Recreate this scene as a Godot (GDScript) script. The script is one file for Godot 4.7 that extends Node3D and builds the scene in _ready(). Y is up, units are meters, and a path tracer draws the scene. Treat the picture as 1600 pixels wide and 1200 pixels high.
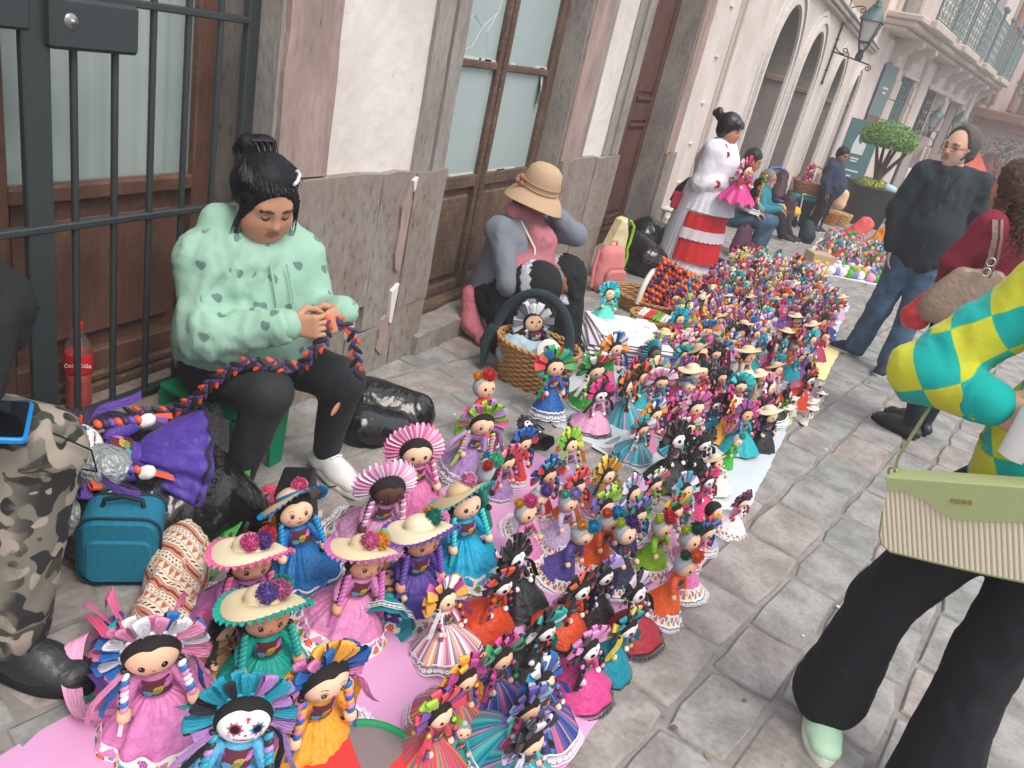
extends Node3D

const S := 0.03                      # the street falls away from the viewer
const WX := -1.9                     # plane of the near facade
var rng := RandomNumberGenerator.new()
var mats := {}
var texs := {}
var taken := {}
var noise := FastNoiseLite.new()

func _ready():
	var cam := Camera3D.new()
	cam.name = "camera"
	cam.position = Vector3(0, 1.6, 0)
	cam.rotation_degrees = Vector3(-23.85, 19.5, 13.4)
	cam.fov = 52.19
	cam.near = 0.05
	cam.far = 600.0
	add_child(cam)
	cam.current = true
	var env := Environment.new()
	env.background_mode = Environment.BG_SKY
	var sm := ProceduralSkyMaterial.new()
	sm.sky_top_color = Color(0.80, 0.84, 0.89)
	sm.sky_horizon_color = Color(0.93, 0.93, 0.94)
	sm.sky_curve = 0.2
	sm.ground_bottom_color = Color(0.42, 0.41, 0.41)
	sm.ground_horizon_color = Color(0.60, 0.59, 0.58)
	sm.sun_angle_max = 1.0
	var sky := Sky.new()
	sky.sky_material = sm
	env.sky = sky
	env.background_energy_multiplier = 1.0
	env.tonemap_mode = Environment.TONE_MAPPER_LINEAR
	env.tonemap_exposure = 2.35
	env.sdfgi_enabled = true
	env.ssao_enabled = true
	env.ssil_enabled = true
	env.fog_enabled = true
	env.fog_light_color = Color(0.93, 0.91, 0.92)
	env.fog_density = 0.007
	var we := WorldEnvironment.new()
	we.name = "world"
	we.environment = env
	add_child(we)
	var sun := DirectionalLight3D.new()
	sun.name = "sun"
	sun.light_color = Color(1.0, 0.97, 0.93)
	sun.light_energy = 0.5
	sun.light_angular_distance = 30.0
	sun.shadow_enabled = true
	sun.rotation_degrees = Vector3(-58, 62, 0)
	add_child(sun)
	rng.seed = 7
	noise.seed = 3
	noise.frequency = 1.0
	var t0 := Time.get_ticks_msec()
	make_textures()
	print("textures ", Time.get_ticks_msec() - t0)
	setting()
	print("setting ", Time.get_ticks_msec() - t0)
	people()
	print("people ", Time.get_ticks_msec() - t0)
	props()
	print("props ", Time.get_ticks_msec() - t0)
	dolls()
	print("dolls ", Time.get_ticks_msec() - t0)

func gy(z: float) -> float:
	return S * z

# ------------------------------------------------------------------ library
class MB:
	var v := PackedVector3Array()
	var uv := PackedVector2Array()
	var c := PackedColorArray()
	var ix := PackedInt32Array()
	var col := Color(1, 1, 1)
	func p(a: Vector3, t := Vector2.ZERO) -> int:
		v.push_back(a)
		uv.push_back(t)
		c.push_back(col)
		return v.size() - 1
	func tri(a: int, b: int, d: int) -> void:
		ix.push_back(a)
		ix.push_back(b)
		ix.push_back(d)
	func quad(a: int, b: int, d: int, e: int) -> void:
		tri(a, b, d)
		tri(a, d, e)
	# rows of equal length
	func grid(rows: Array, closed := false, us := 1.0, vs := 1.0) -> void:
		var nr := rows.size()
		var nc: int = rows[0].size()
		var base := v.size()
		var w := nc + (1 if closed else 0)
		for i in nr:
			var r: PackedVector3Array = rows[i]
			for j in w:
				p(r[j % nc], Vector2(us * j / float(w - 1), vs * i / float(nr - 1)))
		for i in nr - 1:
			for j in w - 1:
				var a := base + i * w + j
				quad(a, a + 1, a + w + 1, a + w)
	func fan(ring: PackedVector3Array, flip := false) -> void:
		var m := Vector3.ZERO
		for q in ring:
			m += q
		m /= ring.size()
		var k := p(m, Vector2(0.5, 0.5))
		var b := v.size()
		for q in ring:
			p(q, Vector2(0.5, 0.5))
		for i in ring.size():
			var j := (i + 1) % ring.size()
			if flip:
				tri(k, b + j, b + i)
			else:
				tri(k, b + i, b + j)
	func ell(ctr: Vector3, r: Vector3, bs := Basis.IDENTITY, seg := 16, rings := 10) -> void:
		var rows := []
		for i in rings + 1:
			var a := PI * i / rings
			var row := PackedVector3Array()
			for j in seg:
				var b := TAU * j / seg
				row.push_back(ctr + bs * Vector3(r.x * sin(a) * cos(b), r.y * cos(a), -r.z * sin(a) * sin(b)))
			rows.push_back(row)
		rows.reverse()
		grid(rows, true)
	func tube(pts: PackedVector3Array, rad, sides := 8, caps := true, us := 1.0, vs := 1.0) -> void:
		var n := pts.size()
		var rows := []
		var up := Vector3.UP
		var t0 := (pts[1] - pts[0]).normalized()
		if absf(t0.dot(up)) > 0.95:
			up = Vector3.RIGHT
		var x := t0.cross(up).normalized()
		for i in n:
			var t: Vector3
			if i == 0:
				t = pts[1] - pts[0]
			elif i == n - 1:
				t = pts[n - 1] - pts[n - 2]
			else:
				t = pts[i + 1] - pts[i - 1]
			t = t.normalized()
			x = (x - t * x.dot(t)).normalized()
			var y := t.cross(x)
			var r: float = rad if rad is float else rad[i]
			var row := PackedVector3Array()
			for j in sides:
				var a := TAU * j / sides
				row.push_back(pts[i] + x * cos(a) * r + y * sin(a) * r)
			rows.push_back(row)
		grid(rows, true, us, vs)
		if caps:
			fan(rows[0], true)
			fan(rows[n - 1])
	# a strip of width w along pts, side vectors sd (one or per point)
	func strip(pts: PackedVector3Array, sd, w: float) -> void:
		var rows := []
		for i in pts.size():
			var s: Vector3 = sd if sd is Vector3 else sd[i]
			rows.push_back(PackedVector3Array([pts[i] - s * w / 2, pts[i] + s * w / 2]))
		grid(rows)
	func lathe(prof: PackedVector2Array, seg: int, xf := Transform3D.IDENTITY, us := 1.0, vs := 1.0) -> void:
		var rows := []
		for q in prof:
			var row := PackedVector3Array()
			for j in seg:
				var a := TAU * j / seg
				row.push_back(xf * Vector3(q.x * cos(a), q.y, -q.x * sin(a)))
			rows.push_back(row)
		grid(rows, true, us, vs)
	func box(ctr: Vector3, size: Vector3, bev := 0.0, bs := Basis.IDENTITY) -> void:
		var h := size / 2
		var b: float = minf(bev, minf(h.x, minf(h.y, h.z)) * 0.8)
		var face := [[Vector3.RIGHT, Vector3.UP], [Vector3.LEFT, Vector3.UP], [Vector3.UP, Vector3.BACK], [Vector3.DOWN, Vector3.BACK], [Vector3.BACK, Vector3.UP], [Vector3.FORWARD, Vector3.UP]]
		for f in face:
			var n: Vector3 = f[0]
			var u: Vector3 = f[1]
			var s := u.cross(n)
			var o := []
			for k in [[-1, -1], [1, -1], [1, 1], [-1, 1]]:
				var q: Vector3 = n * h + s * (h - Vector3.ONE * b) * k[0] + u * (h - Vector3.ONE * b) * k[1]
				o.push_back(p(ctr + bs * q, Vector2(q.dot(s), q.dot(u))))
			quad(o[0], o[1], o[2], o[3])
		if b > 0.0:
			for ax in 3:
				var ay := (ax + 1) % 3
				var az := (ax + 2) % 3
				for sy in [-1, 1]:
					for sz in [-1, 1]:
						var o2 := []
						for k in [[-1, 0], [1, 0], [1, 1], [-1, 1]]:
							var q := Vector3.ZERO
							q[ax] = k[0] * (h[ax] - b)
							q[ay] = sy * (h[ay] - (b if k[1] == 1 else 0.0))
							q[az] = sz * (h[az] - (0.0 if k[1] == 1 else b))
							o2.push_back(p(ctr + bs * q, Vector2(q[ax], q[ay] + q[az])))
						if sy * sz > 0:
							quad(o2[0], o2[1], o2[2], o2[3])
						else:
							quad(o2[3], o2[2], o2[1], o2[0])
			for sx in [-1, 1]:
				for sy in [-1, 1]:
					for sz in [-1, 1]:
						var e := Vector3(sx, sy, sz)
						var a := p(ctr + bs * (e * Vector3(h.x, h.y - b, h.z - b)))
						var d := p(ctr + bs * (e * Vector3(h.x - b, h.y, h.z - b)))
						var g := p(ctr + bs * (e * Vector3(h.x - b, h.y - b, h.z)))
						if sx * sy * sz > 0:
							tri(a, d, g)
						else:
							tri(a, g, d)
	# polygon (in local x,y) pushed from z0 to z1, outer edges of the front bevelled
	func prism(poly: PackedVector2Array, z0: float, z1: float, xf := Transform3D.IDENTITY, bev := 0.0) -> void:
		var pl := poly
		if Geometry2D.is_polygon_clockwise(pl):
			pl.reverse()
		var n := pl.size()
		var front := pl
		if bev > 0.0:
			var off := Geometry2D.offset_polygon(pl, -bev)
			if off.size() == 1 and off[0].size() == n:
				front = off[0]
				if Geometry2D.is_polygon_clockwise(front):
					front.reverse()
				var best := 0
				for k in n:
					if front[k].distance_to(pl[0]) < front[best].distance_to(pl[0]):
						best = k
				var fr := PackedVector2Array()
				for k in n:
					fr.push_back(front[(best + k) % n])
				front = fr
			else:
				bev = 0.0
		for i in n:
			var j := (i + 1) % n
			var zb := z1 - bev
			var L := pl[i].distance_to(pl[j])
			var a := p(xf * Vector3(pl[i].x, pl[i].y, z0), Vector2(0, z0))
			var b := p(xf * Vector3(pl[j].x, pl[j].y, z0), Vector2(L, z0))
			var d := p(xf * Vector3(pl[j].x, pl[j].y, zb), Vector2(L, zb))
			var e := p(xf * Vector3(pl[i].x, pl[i].y, zb), Vector2(0, zb))
			quad(a, b, d, e)
			if bev > 0.0:
				var f := p(xf * Vector3(pl[i].x, pl[i].y, zb), pl[i])
				var g := p(xf * Vector3(pl[j].x, pl[j].y, zb), pl[j])
				var h := p(xf * Vector3(front[j].x, front[j].y, z1), pl[j])
				var k2 := p(xf * Vector3(front[i].x, front[i].y, z1), pl[i])
				quad(f, g, h, k2)
		var tr := Geometry2D.triangulate_polygon(front)
		var base := v.size()
		for q in front:
			p(xf * Vector3(q.x, q.y, z1), q)
		for i in tr.size() / 3:
			var a := base + tr[i * 3]
			var b := base + tr[i * 3 + 1]
			var d := base + tr[i * 3 + 2]
			if (v[b] - v[a]).cross(v[d] - v[a]).dot(xf.basis.z) < 0.0:
				tri(a, d, b)
			else:
				tri(a, b, d)
	func append(o: MB, xf := Transform3D.IDENTITY) -> void:
		var base := v.size()
		for q in o.v:
			v.push_back(xf * q)
		uv.append_array(o.uv)
		c.append_array(o.c)
		for k in o.ix:
			ix.push_back(base + k)
	func mesh() -> ArrayMesh:
		var n := PackedVector3Array()
		n.resize(v.size())
		# vertices at one place in one grid share normals only if they share an index, except closed seams
		for i in ix.size() / 3:
			var a := ix[i * 3]
			var b := ix[i * 3 + 1]
			var d := ix[i * 3 + 2]
			var f := (v[b] - v[a]).cross(v[d] - v[a])
			n[a] += f
			n[b] += f
			n[d] += f
		for i in n.size():
			var l := n[i].length()
			n[i] = n[i] / l if l > 1e-12 else Vector3.UP
		var out := ix.duplicate()
		for i in out.size() / 3:
			var t := out[i * 3 + 1]
			out[i * 3 + 1] = out[i * 3 + 2]
			out[i * 3 + 2] = t
		var arr := []
		arr.resize(Mesh.ARRAY_MAX)
		arr[Mesh.ARRAY_VERTEX] = v
		arr[Mesh.ARRAY_NORMAL] = n
		arr[Mesh.ARRAY_TEX_UV] = uv
		arr[Mesh.ARRAY_COLOR] = c
		arr[Mesh.ARRAY_INDEX] = out
		var m := ArrayMesh.new()
		if v.size():
			m.add_surface_from_arrays(Mesh.PRIMITIVE_TRIANGLES, arr)
		return m

func lin(hex: String) -> Color:
	return Color(hex).srgb_to_linear()

func numbered(called: String) -> String:
	var k: int = taken.get(called, -1) + 1
	taken[called] = k
	return called if k == 0 else "%s_%03d" % [called, k]

func thing(called: String, label: String, category: String, at := Vector3.ZERO, turn := 0.0, group := "") -> Node3D:
	var o := Node3D.new()
	o.name = numbered(called)
	add_child(o)
	o.position = at
	o.rotation.y = turn
	tag(o, label, category, group)
	return o

func tag(o: Node3D, label: String, category := "", group := "") -> void:
	o.set_meta("label", label)
	if category:
		o.set_meta("category", category)
	if group:
		o.set_meta("group", group)

func inst(called: String, m: Mesh, mt: Material, parent: Node = null) -> MeshInstance3D:
	var o := MeshInstance3D.new()
	o.mesh = m
	o.material_override = mt
	if parent == null:
		o.name = numbered(called)
		add_child(o)
	else:
		var used: Dictionary = parent.get_meta("_n", {})
		var k: int = used.get(called, -1) + 1
		used[called] = k
		parent.set_meta("_n", used)
		o.name = called if k == 0 else "%s_%03d" % [called, k]
		parent.add_child(o)
	return o

func obj(called: String, mb: MB, mt: Material, parent: Node = null) -> MeshInstance3D:
	return inst(called, mb.mesh(), mt, parent)

func single(called: String, mb: MB, mt: Material, label: String, category: String, group := "") -> MeshInstance3D:
	var o := obj(called, mb, mt)
	tag(o, label, category, group)
	return o

func struct(called: String, mb: MB, mt: Material) -> MeshInstance3D:
	var o := obj(called, mb, mt)
	o.set_meta("kind", "structure")
	return o

# material by sRGB colour, with options
func mat(hex: String, rough := 0.8, opt := {}) -> StandardMaterial3D:
	var key := hex + str(rough) + str(opt)
	if mats.has(key):
		return mats[key]
	var m := StandardMaterial3D.new()
	m.resource_name = "mat_%d" % mats.size()
	m.albedo_color = Color(hex)
	m.roughness = rough
	m.metallic_specular = opt.get("spec", 0.4)
	m.metallic = opt.get("metal", 0.0)
	if opt.has("tex"):
		m.albedo_texture = texs[opt.tex]
	if opt.get("vc", false):
		m.vertex_color_use_as_albedo = true
	if opt.has("bump"):
		m.heightmap_enabled = true
		m.heightmap_texture = texs[opt.bump]
		m.heightmap_scale = opt.get("bs", 0.3)
	if opt.has("scale"):
		m.uv1_scale = opt.scale if opt.scale is Vector3 else Vector3.ONE * opt.scale
	if opt.get("tri", false) or opt.get("wtri", false):
		m.uv1_triplanar = true
		m.uv1_world_triplanar = opt.get("wtri", false)
		m.uv1_triplanar_sharpness = opt.get("sharp", 4.0)
	if opt.has("alpha"):
		m.transparency = BaseMaterial3D.TRANSPARENCY_ALPHA
		m.albedo_color.a = opt.alpha
	if opt.get("cut", false):
		m.transparency = BaseMaterial3D.TRANSPARENCY_ALPHA_SCISSOR
		m.alpha_scissor_threshold = 0.5
	if opt.has("rim"):
		m.rim_enabled = true
		m.rim = opt.rim
		m.rim_tint = 0.6
	if opt.has("coat"):
		m.clearcoat_enabled = true
		m.clearcoat = opt.coat
		m.clearcoat_roughness = 0.25
	if opt.has("back"):
		m.backlight_enabled = true
		m.backlight = Color(opt.back)
	if opt.has("sss"):
		m.subsurf_scatter_enabled = true
		m.subsurf_scatter_strength = opt.sss
	m.cull_mode = BaseMaterial3D.CULL_DISABLED
	mats[key] = m
	return m

# ------------------------------------------------------------------ signed-distance bodies
# bone: [a, b, ra, rb, k, (squash axis, factor)]; smooth union, meshed as surface nets
func sdf(mb: MB, bones: Array, cell: float, xf := Transform3D.IDENTITY, paint = null, wrinkle := 0.0, wfreq := 8.0, uvf = null, bite: Array = []) -> void:
	var lo := Vector3.INF
	var hi := -Vector3.INF
	for b in bones:
		var r: float = maxf(b[2], b[3]) + cell * 2.5
		lo = lo.min((b[0] as Vector3).min(b[1]) - Vector3.ONE * r)
		hi = hi.max((b[0] as Vector3).max(b[1]) + Vector3.ONE * r)
	var nx := int(ceil((hi.x - lo.x) / cell)) + 1
	var ny := int(ceil((hi.y - lo.y) / cell)) + 1
	var nz := int(ceil((hi.z - lo.z) / cell)) + 1
	var F := PackedFloat32Array()
	F.resize(nx * ny * nz)
	F.fill(1000.0)
	var sxy := nx * ny
	for pass_n in 2:
		for b in (bones if pass_n == 0 else bite):
			var A: Vector3 = b[0]
			var B: Vector3 = b[1]
			var ra: float = b[2]
			var rb: float = b[3]
			var k: float = b[4]
			var sq: bool = b.size() > 5
			var sa: Vector3 = b[5] if sq else Vector3.UP
			var sf: float = (1.0 / b[6] - 1.0) if sq else 0.0
			var AB := B - A
			var l2: float = maxf(AB.length_squared(), 1e-10)
			var R: float = maxf(ra, rb) + k + cell * 2.0
			var mn := (A.min(B) - Vector3.ONE * R - lo) / cell
			var mx := (A.max(B) + Vector3.ONE * R - lo) / cell
			var x0: int = maxi(int(mn.x), 0)
			var y0: int = maxi(int(mn.y), 0)
			var z0: int = maxi(int(mn.z), 0)
			var x1: int = mini(int(mx.x) + 1, nx - 1)
			var y1: int = mini(int(mx.y) + 1, ny - 1)
			var z1: int = mini(int(mx.z) + 1, nz - 1)
			for z in range(z0, z1 + 1):
				for y in range(y0, y1 + 1):
					var i := z * sxy + y * nx + x0
					var q := lo + Vector3(x0, y, z) * cell - A
					for x in range(x0, x1 + 1):
						var w := q
						if sq:
							w += sa * (w.dot(sa) * sf)
						var t: float = clampf(w.dot(AB) / l2, 0.0, 1.0)
						var d: float = (w - AB * t).length() - ra - (rb - ra) * t
						var f := F[i]
						if pass_n == 0:
							var h: float = k - absf(d - f)
							f = minf(d, f)
							if h > 0.0:
								f -= h * h * 0.25 / k
						else:
							var h: float = k - absf(-d - f)
							f = maxf(-d, f)
							if h > 0.0:
								f += h * h * 0.25 / k
						F[i] = f
						i += 1
						q.x += cell
	var at := PackedInt32Array()
	at.resize(F.size())
	at.fill(-1)
	var lim := cell * 4.0
	var base_col := mb.col
	for z in nz - 1:
		for y in ny - 1:
			var i := z * sxy + y * nx
			for x in nx - 1:
				var f0 := F[i]
				if f0 < lim and f0 > -lim:
					var f1 := F[i + 1]
					var f2 := F[i + nx]
					var f3 := F[i + nx + 1]
					var f4 := F[i + sxy]
					var f5 := F[i + sxy + 1]
					var f6 := F[i + sxy + nx]
					var f7 := F[i + sxy + nx + 1]
					var s := int(f0 < 0) + int(f1 < 0) + int(f2 < 0) + int(f3 < 0) + int(f4 < 0) + int(f5 < 0) + int(f6 < 0) + int(f7 < 0)
					if s > 0 and s < 8:
						var sum := Vector3.ZERO
						var n := 0
						if (f0 < 0) != (f1 < 0):
							sum += Vector3(f0 / (f0 - f1), 0, 0); n += 1
						if (f2 < 0) != (f3 < 0):
							sum += Vector3(f2 / (f2 - f3), 1, 0); n += 1
						if (f4 < 0) != (f5 < 0):
							sum += Vector3(f4 / (f4 - f5), 0, 1); n += 1
						if (f6 < 0) != (f7 < 0):
							sum += Vector3(f6 / (f6 - f7), 1, 1); n += 1
						if (f0 < 0) != (f2 < 0):
							sum += Vector3(0, f0 / (f0 - f2), 0); n += 1
						if (f1 < 0) != (f3 < 0):
							sum += Vector3(1, f1 / (f1 - f3), 0); n += 1
						if (f4 < 0) != (f6 < 0):
							sum += Vector3(0, f4 / (f4 - f6), 1); n += 1
						if (f5 < 0) != (f7 < 0):
							sum += Vector3(1, f5 / (f5 - f7), 1); n += 1
						if (f0 < 0) != (f4 < 0):
							sum += Vector3(0, 0, f0 / (f0 - f4)); n += 1
						if (f1 < 0) != (f5 < 0):
							sum += Vector3(1, 0, f1 / (f1 - f5)); n += 1
						if (f2 < 0) != (f6 < 0):
							sum += Vector3(0, 1, f2 / (f2 - f6)); n += 1
						if (f3 < 0) != (f7 < 0):
							sum += Vector3(1, 1, f3 / (f3 - f7)); n += 1
						var P := lo + (Vector3(x, y, z) + sum / n) * cell
						if wrinkle > 0.0:
							var gr := Vector3(f1 - f0 + f3 - f2, f2 - f0 + f3 - f1, f4 - f0 + f5 - f1).normalized()
							var e1 := P.dot(Vector3(0.68, 0.62, 0.39)) * wfreq
							var e2 := P.dot(Vector3(-0.61, 0.20, 0.76)) * wfreq
							var e3 := P.dot(Vector3(0.40, -0.76, 0.51)) * wfreq * 0.3
							var wn := noise.get_noise_3d(e1, e2, e3)
							var wm := noise.get_noise_3d(P.z * wfreq * 0.4 + 9.0, P.x * wfreq * 0.4, P.y * wfreq * 0.4)
							P += gr * (wrinkle * 1.5 * ((0.7 - 2.2 * absf(wn)) * clampf(0.45 + 1.2 * wm, 0.1, 1.2)))
						if paint != null:
							mb.col = paint.call(P)
						at[i] = mb.p(xf * P, uvf.call(P) if uvf != null else Vector2.ZERO)
				i += 1
	mb.col = base_col
	for z in range(1, nz - 1):
		for y in range(1, ny - 1):
			var i := z * sxy + y * nx + 1
			for x in range(1, nx - 1):
				var f0 := F[i]
				if f0 < lim and f0 > -lim:
					var ins := f0 < 0
					if ins != (F[i + 1] < 0):
						_q(mb, at[i], at[i - nx], at[i - nx - sxy], at[i - sxy], not ins)
					if ins != (F[i + nx] < 0):
						_q(mb, at[i], at[i - sxy], at[i - sxy - 1], at[i - 1], not ins)
					if ins != (F[i + sxy] < 0):
						_q(mb, at[i], at[i - 1], at[i - 1 - nx], at[i - nx], not ins)
				i += 1

func _q(mb: MB, a: int, b: int, c: int, d: int, flip: bool) -> void:
	if a < 0 or b < 0 or c < 0 or d < 0:
		return
	if flip:
		mb.quad(a, d, c, b)
	else:
		mb.quad(a, b, c, d)

# ------------------------------------------------------------------ textures
func field(w: int, h: int, freq: float, oct: int, sd: int, kind := FastNoiseLite.TYPE_SIMPLEX_SMOOTH) -> PackedByteArray:
	var n := FastNoiseLite.new()
	n.noise_type = kind
	n.seed = sd
	n.frequency = freq
	n.fractal_octaves = oct
	n.fractal_type = FastNoiseLite.FRACTAL_FBM if oct > 1 else FastNoiseLite.FRACTAL_NONE
	var im := n.get_seamless_image(w, h)
	im.convert(Image.FORMAT_L8)
	return im.get_data()

func put_tex(called: String, w: int, h: int, data: PackedByteArray, fmt := Image.FORMAT_RGB8) -> void:
	texs[called] = ImageTexture.create_from_image(Image.create_from_data(w, h, false, fmt, data))

# two noises: broad tone between ca and cb, fine grain, and dark pits
func mottle(called: String, sz: int, ca: Color, cb: Color, f1: float, f2: float, grain: float, pit: float, sd: int) -> void:
	var a := field(sz, sz, f1, 4, sd)
	var b := field(sz, sz, f2, 3, sd + 1)
	var d := PackedByteArray()
	d.resize(sz * sz * 3)
	var hgt := PackedByteArray()
	hgt.resize(sz * sz)
	for i in sz * sz:
		var t := clampf((a[i] / 255.0 - 0.5) * 1.6 + 0.5, 0.0, 1.0)
		var g := b[i] / 255.0
		var m := 1.0 + (g - 0.5) * grain
		var hh := 0.6 + (g - 0.5) * 0.6
		if g < pit:
			m -= (pit - g) * 1.1
			hh -= (pit - g) * 1.2
		d[i * 3] = int(clampf(lerpf(ca.r, cb.r, t) * m, 0, 1) * 255)
		d[i * 3 + 1] = int(clampf(lerpf(ca.g, cb.g, t) * m, 0, 1) * 255)
		d[i * 3 + 2] = int(clampf(lerpf(ca.b, cb.b, t) * m, 0, 1) * 255)
		hgt[i] = int(clampf(hh, 0, 1) * 255)
	put_tex(called, sz, sz, d)
	put_tex(called + "_h", sz, sz, hgt, Image.FORMAT_L8)

func woodtex(called: String, ca: Color, cb: Color, worn: float, sd: int) -> void:
	var w := 256
	var h := 512
	var a := field(w, w, 0.05, 4, sd)
	var b := field(w, w, 0.012, 3, sd + 5)
	var d := PackedByteArray()
	d.resize(w * h * 3)
	for y in h:
		for x in w:
			var g := a[(y * w / 16 / 1 % w) / 1 * w + x] / 255.0 * 0.6 + a[((y / 3) % w) * w + (x * 3) % w] / 255.0 * 0.4
			var t := b[(y / 2) * w + x] / 255.0
			var c := ca.lerp(cb, clampf(g * 1.3 - 0.2 + (t - 0.5) * 0.7, 0, 1))
			if worn > 0.0 and g > 0.66 - worn * t * 0.2:
				c = c.lerp(Color(0.62, 0.56, 0.50), clampf((g - 0.6) * 5.0, 0, 0.75) * worn)
			var i := (y * w + x) * 3
			d[i] = int(c.r * 255)
			d[i + 1] = int(c.g * 255)
			d[i + 2] = int(c.b * 255)
	put_tex(called, w, h, d)

func blank(w: int, h: int, c: Color) -> Image:
	var im := Image.create(w, h, false, Image.FORMAT_RGBA8)
	im.fill(c)
	return im

func disc(im: Image, cx: float, cy: float, rx: float, ry: float, c: Color) -> void:
	var w := im.get_width()
	var h := im.get_height()
	for y in range(int(cy - ry), int(cy + ry) + 1):
		for x in range(int(cx - rx), int(cx + rx) + 1):
			var dx := (x - cx) / rx
			var dy := (y - cy) / ry
			if dx * dx + dy * dy <= 1.0:
				im.set_pixel(posmod(x, w), posmod(y, h), c)

func flower(im: Image, cx: float, cy: float, r: float, petal: Color, heart: Color, n := 6) -> void:
	for k in n:
		var a := TAU * k / n
		disc(im, cx + cos(a) * r * 0.62, cy + sin(a) * r * 0.62, r * 0.36, r * 0.36, petal)
	disc(im, cx, cy, r * 0.5, r * 0.5, heart)
	disc(im, cx, cy, r * 0.25, r * 0.25, petal)

func keep(called: String, im: Image) -> void:
	texs[called] = ImageTexture.create_from_image(im)

func make_textures() -> void:
	mottle("plaster", 512, Color("dcd6d2"), Color("cdc5bf"), 0.004, 0.03, 0.03, 0.12, 11)
	mottle("stone", 512, Color("97918c"), Color("847d79"), 0.008, 0.05, 0.14, 0.24, 21)
	mottle("pinkstone", 512, Color("a8918a"), Color("8f7d77"), 0.007, 0.05, 0.13, 0.22, 31)
	mottle("dado", 512, Color("8d8781"), Color("85786f"), 0.005, 0.045, 0.18, 0.26, 41)
	mottle("paving", 512, Color("ffffff"), Color("d2cfcc"), 0.010, 0.07, 0.15, 0.19, 51)
	mottle("grain", 256, Color("ffffff"), Color("e4e4e4"), 0.02, 0.2, 0.22, 0.2, 61)
	woodtex("wood_red", Color("5a3f36"), Color("7b5c4e"), 0.0, 71)
	woodtex("wood_old", Color("4a3830"), Color("75604f"), 1.0, 81)
	woodtex("wood_brown", Color("4b2f28"), Color("684439"), 0.15, 91)
	# satin creases, cloth weave
	var cr := field(256, 256, 0.012, 3, 101)
	var cr2 := field(256, 256, 0.05, 2, 103)
	var hh := PackedByteArray()
	hh.resize(65536)
	for i in 65536:
		var a := absf(cr[i] / 255.0 - 0.5) * 2.0
		hh[i] = int(clampf(0.8 * (1.0 - a) + 0.2 * cr2[i] / 255.0, 0, 1) * 255)
	put_tex("crease", 256, 256, hh, Image.FORMAT_L8)
	var wv := PackedByteArray()
	wv.resize(4096)
	for i in 4096:
		var x := i % 64
		var y := i / 64
		wv[i] = int(128 + 60 * sin(TAU * x / 4.0) * (1 if (y / 4) % 2 else -1) + 50 * sin(TAU * y / 4.0))
	put_tex("weave", 64, 64, wv, Image.FORMAT_L8)
	# lace: white net with holes
	var lace := blank(128, 64, Color(1, 1, 1, 1))
	for y in 64:
		for x in 128:
			var fx := x / 128.0 * 8.0
			var net := absf(sin(PI * (fx * 2.0 + y / 8.0))) < 0.38 or absf(sin(PI * (fx * 2.0 - y / 8.0))) < 0.38
			var fl := Vector2(fmod(fx, 1.0) - 0.5, (y - 26) / 26.0)
			if fl.length() < 0.42 and fl.length() > 0.16:
				net = true
			if y < 6 or y > 54:
				net = true
			lace.set_pixel(x, y, Color(1, 1, 1, 1.0 if net else 0.0))
	keep("lace", lace)
	# flowered hem print
	var fp := [Color("d23a4a"), Color("2aa7b8"), Color("e9962f"), Color("8a4fb0"), Color("3f9a4a"), Color("e46aa5")]
	var hem := blank(256, 64, Color("eee6df"))
	for k in 8:
		var c: Color = fp[k % 6]
		flower(hem, 16 + 32 * k, 24 + (k % 2) * 16, 15, c, fp[(k + 2) % 6])
		disc(hem, 32 + 32 * k, 50 - (k % 2) * 30, 5, 5, fp[(k + 4) % 6])
		disc(hem, 30 + 32 * k, 14 + (k % 2) * 34, 4, 3, fp[4])
	keep("hem", hem)
	# embroidered bodice
	var bo := blank(64, 64, Color("5b2d38"))
	for k in 5:
		flower(bo, 12 + (k * 23) % 50, 12 + (k * 17) % 46, 11, fp[(k + 1) % 6], fp[(k + 3) % 6])
	keep("bodice", bo)
	# woven stripes
	serape("stripes_blue", ["2b62a8", "8a4fb0", "1f3f80", "d8605c", "3fa0a8", "43307a"], 1)
	serape("stripes_red", ["c8453f", "e0813c", "5d5570", "d4434f", "3c8f7c", "a23a6a"], 2)
	serape("stripes_teal", ["19a0a8", "127f8c", "59c0b8", "2e6f9c", "19a0a8", "d77a9c"], 3)
	serape("stripes_white", ["ded6dc", "d98a9c", "6d86a8", "e8dfe2", "8f5f96", "d9a25a"], 4)
	serape("stripes_orange", ["e0863c", "b8405a", "57688c", "d9a33c", "8a4f7a", "c05a3a"], 5)
	# camouflage
	var c1 := field(256, 256, 0.012, 2, 111)
	var c2 := field(256, 256, 0.014, 2, 112)
	var c3 := field(256, 256, 0.016, 2, 113)
	var cm := PackedByteArray()
	cm.resize(65536 * 3)
	for i in 65536:
		var c := Color("6e6a60")
		if c1[i] > 140:
			c = Color("3f4136")
		if c2[i] > 150:
			c = Color("2a2a2a")
		if c3[i] > 165:
			c = Color("968c80")
		cm[i * 3] = int(c.r * 255)
		cm[i * 3 + 1] = int(c.g * 255)
		cm[i * 3 + 2] = int(c.b * 255)
	put_tex("camo", 256, 256, cm)
	# hearts on mint
	var ht := blank(256, 256, Color("92b8a5"))
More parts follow.
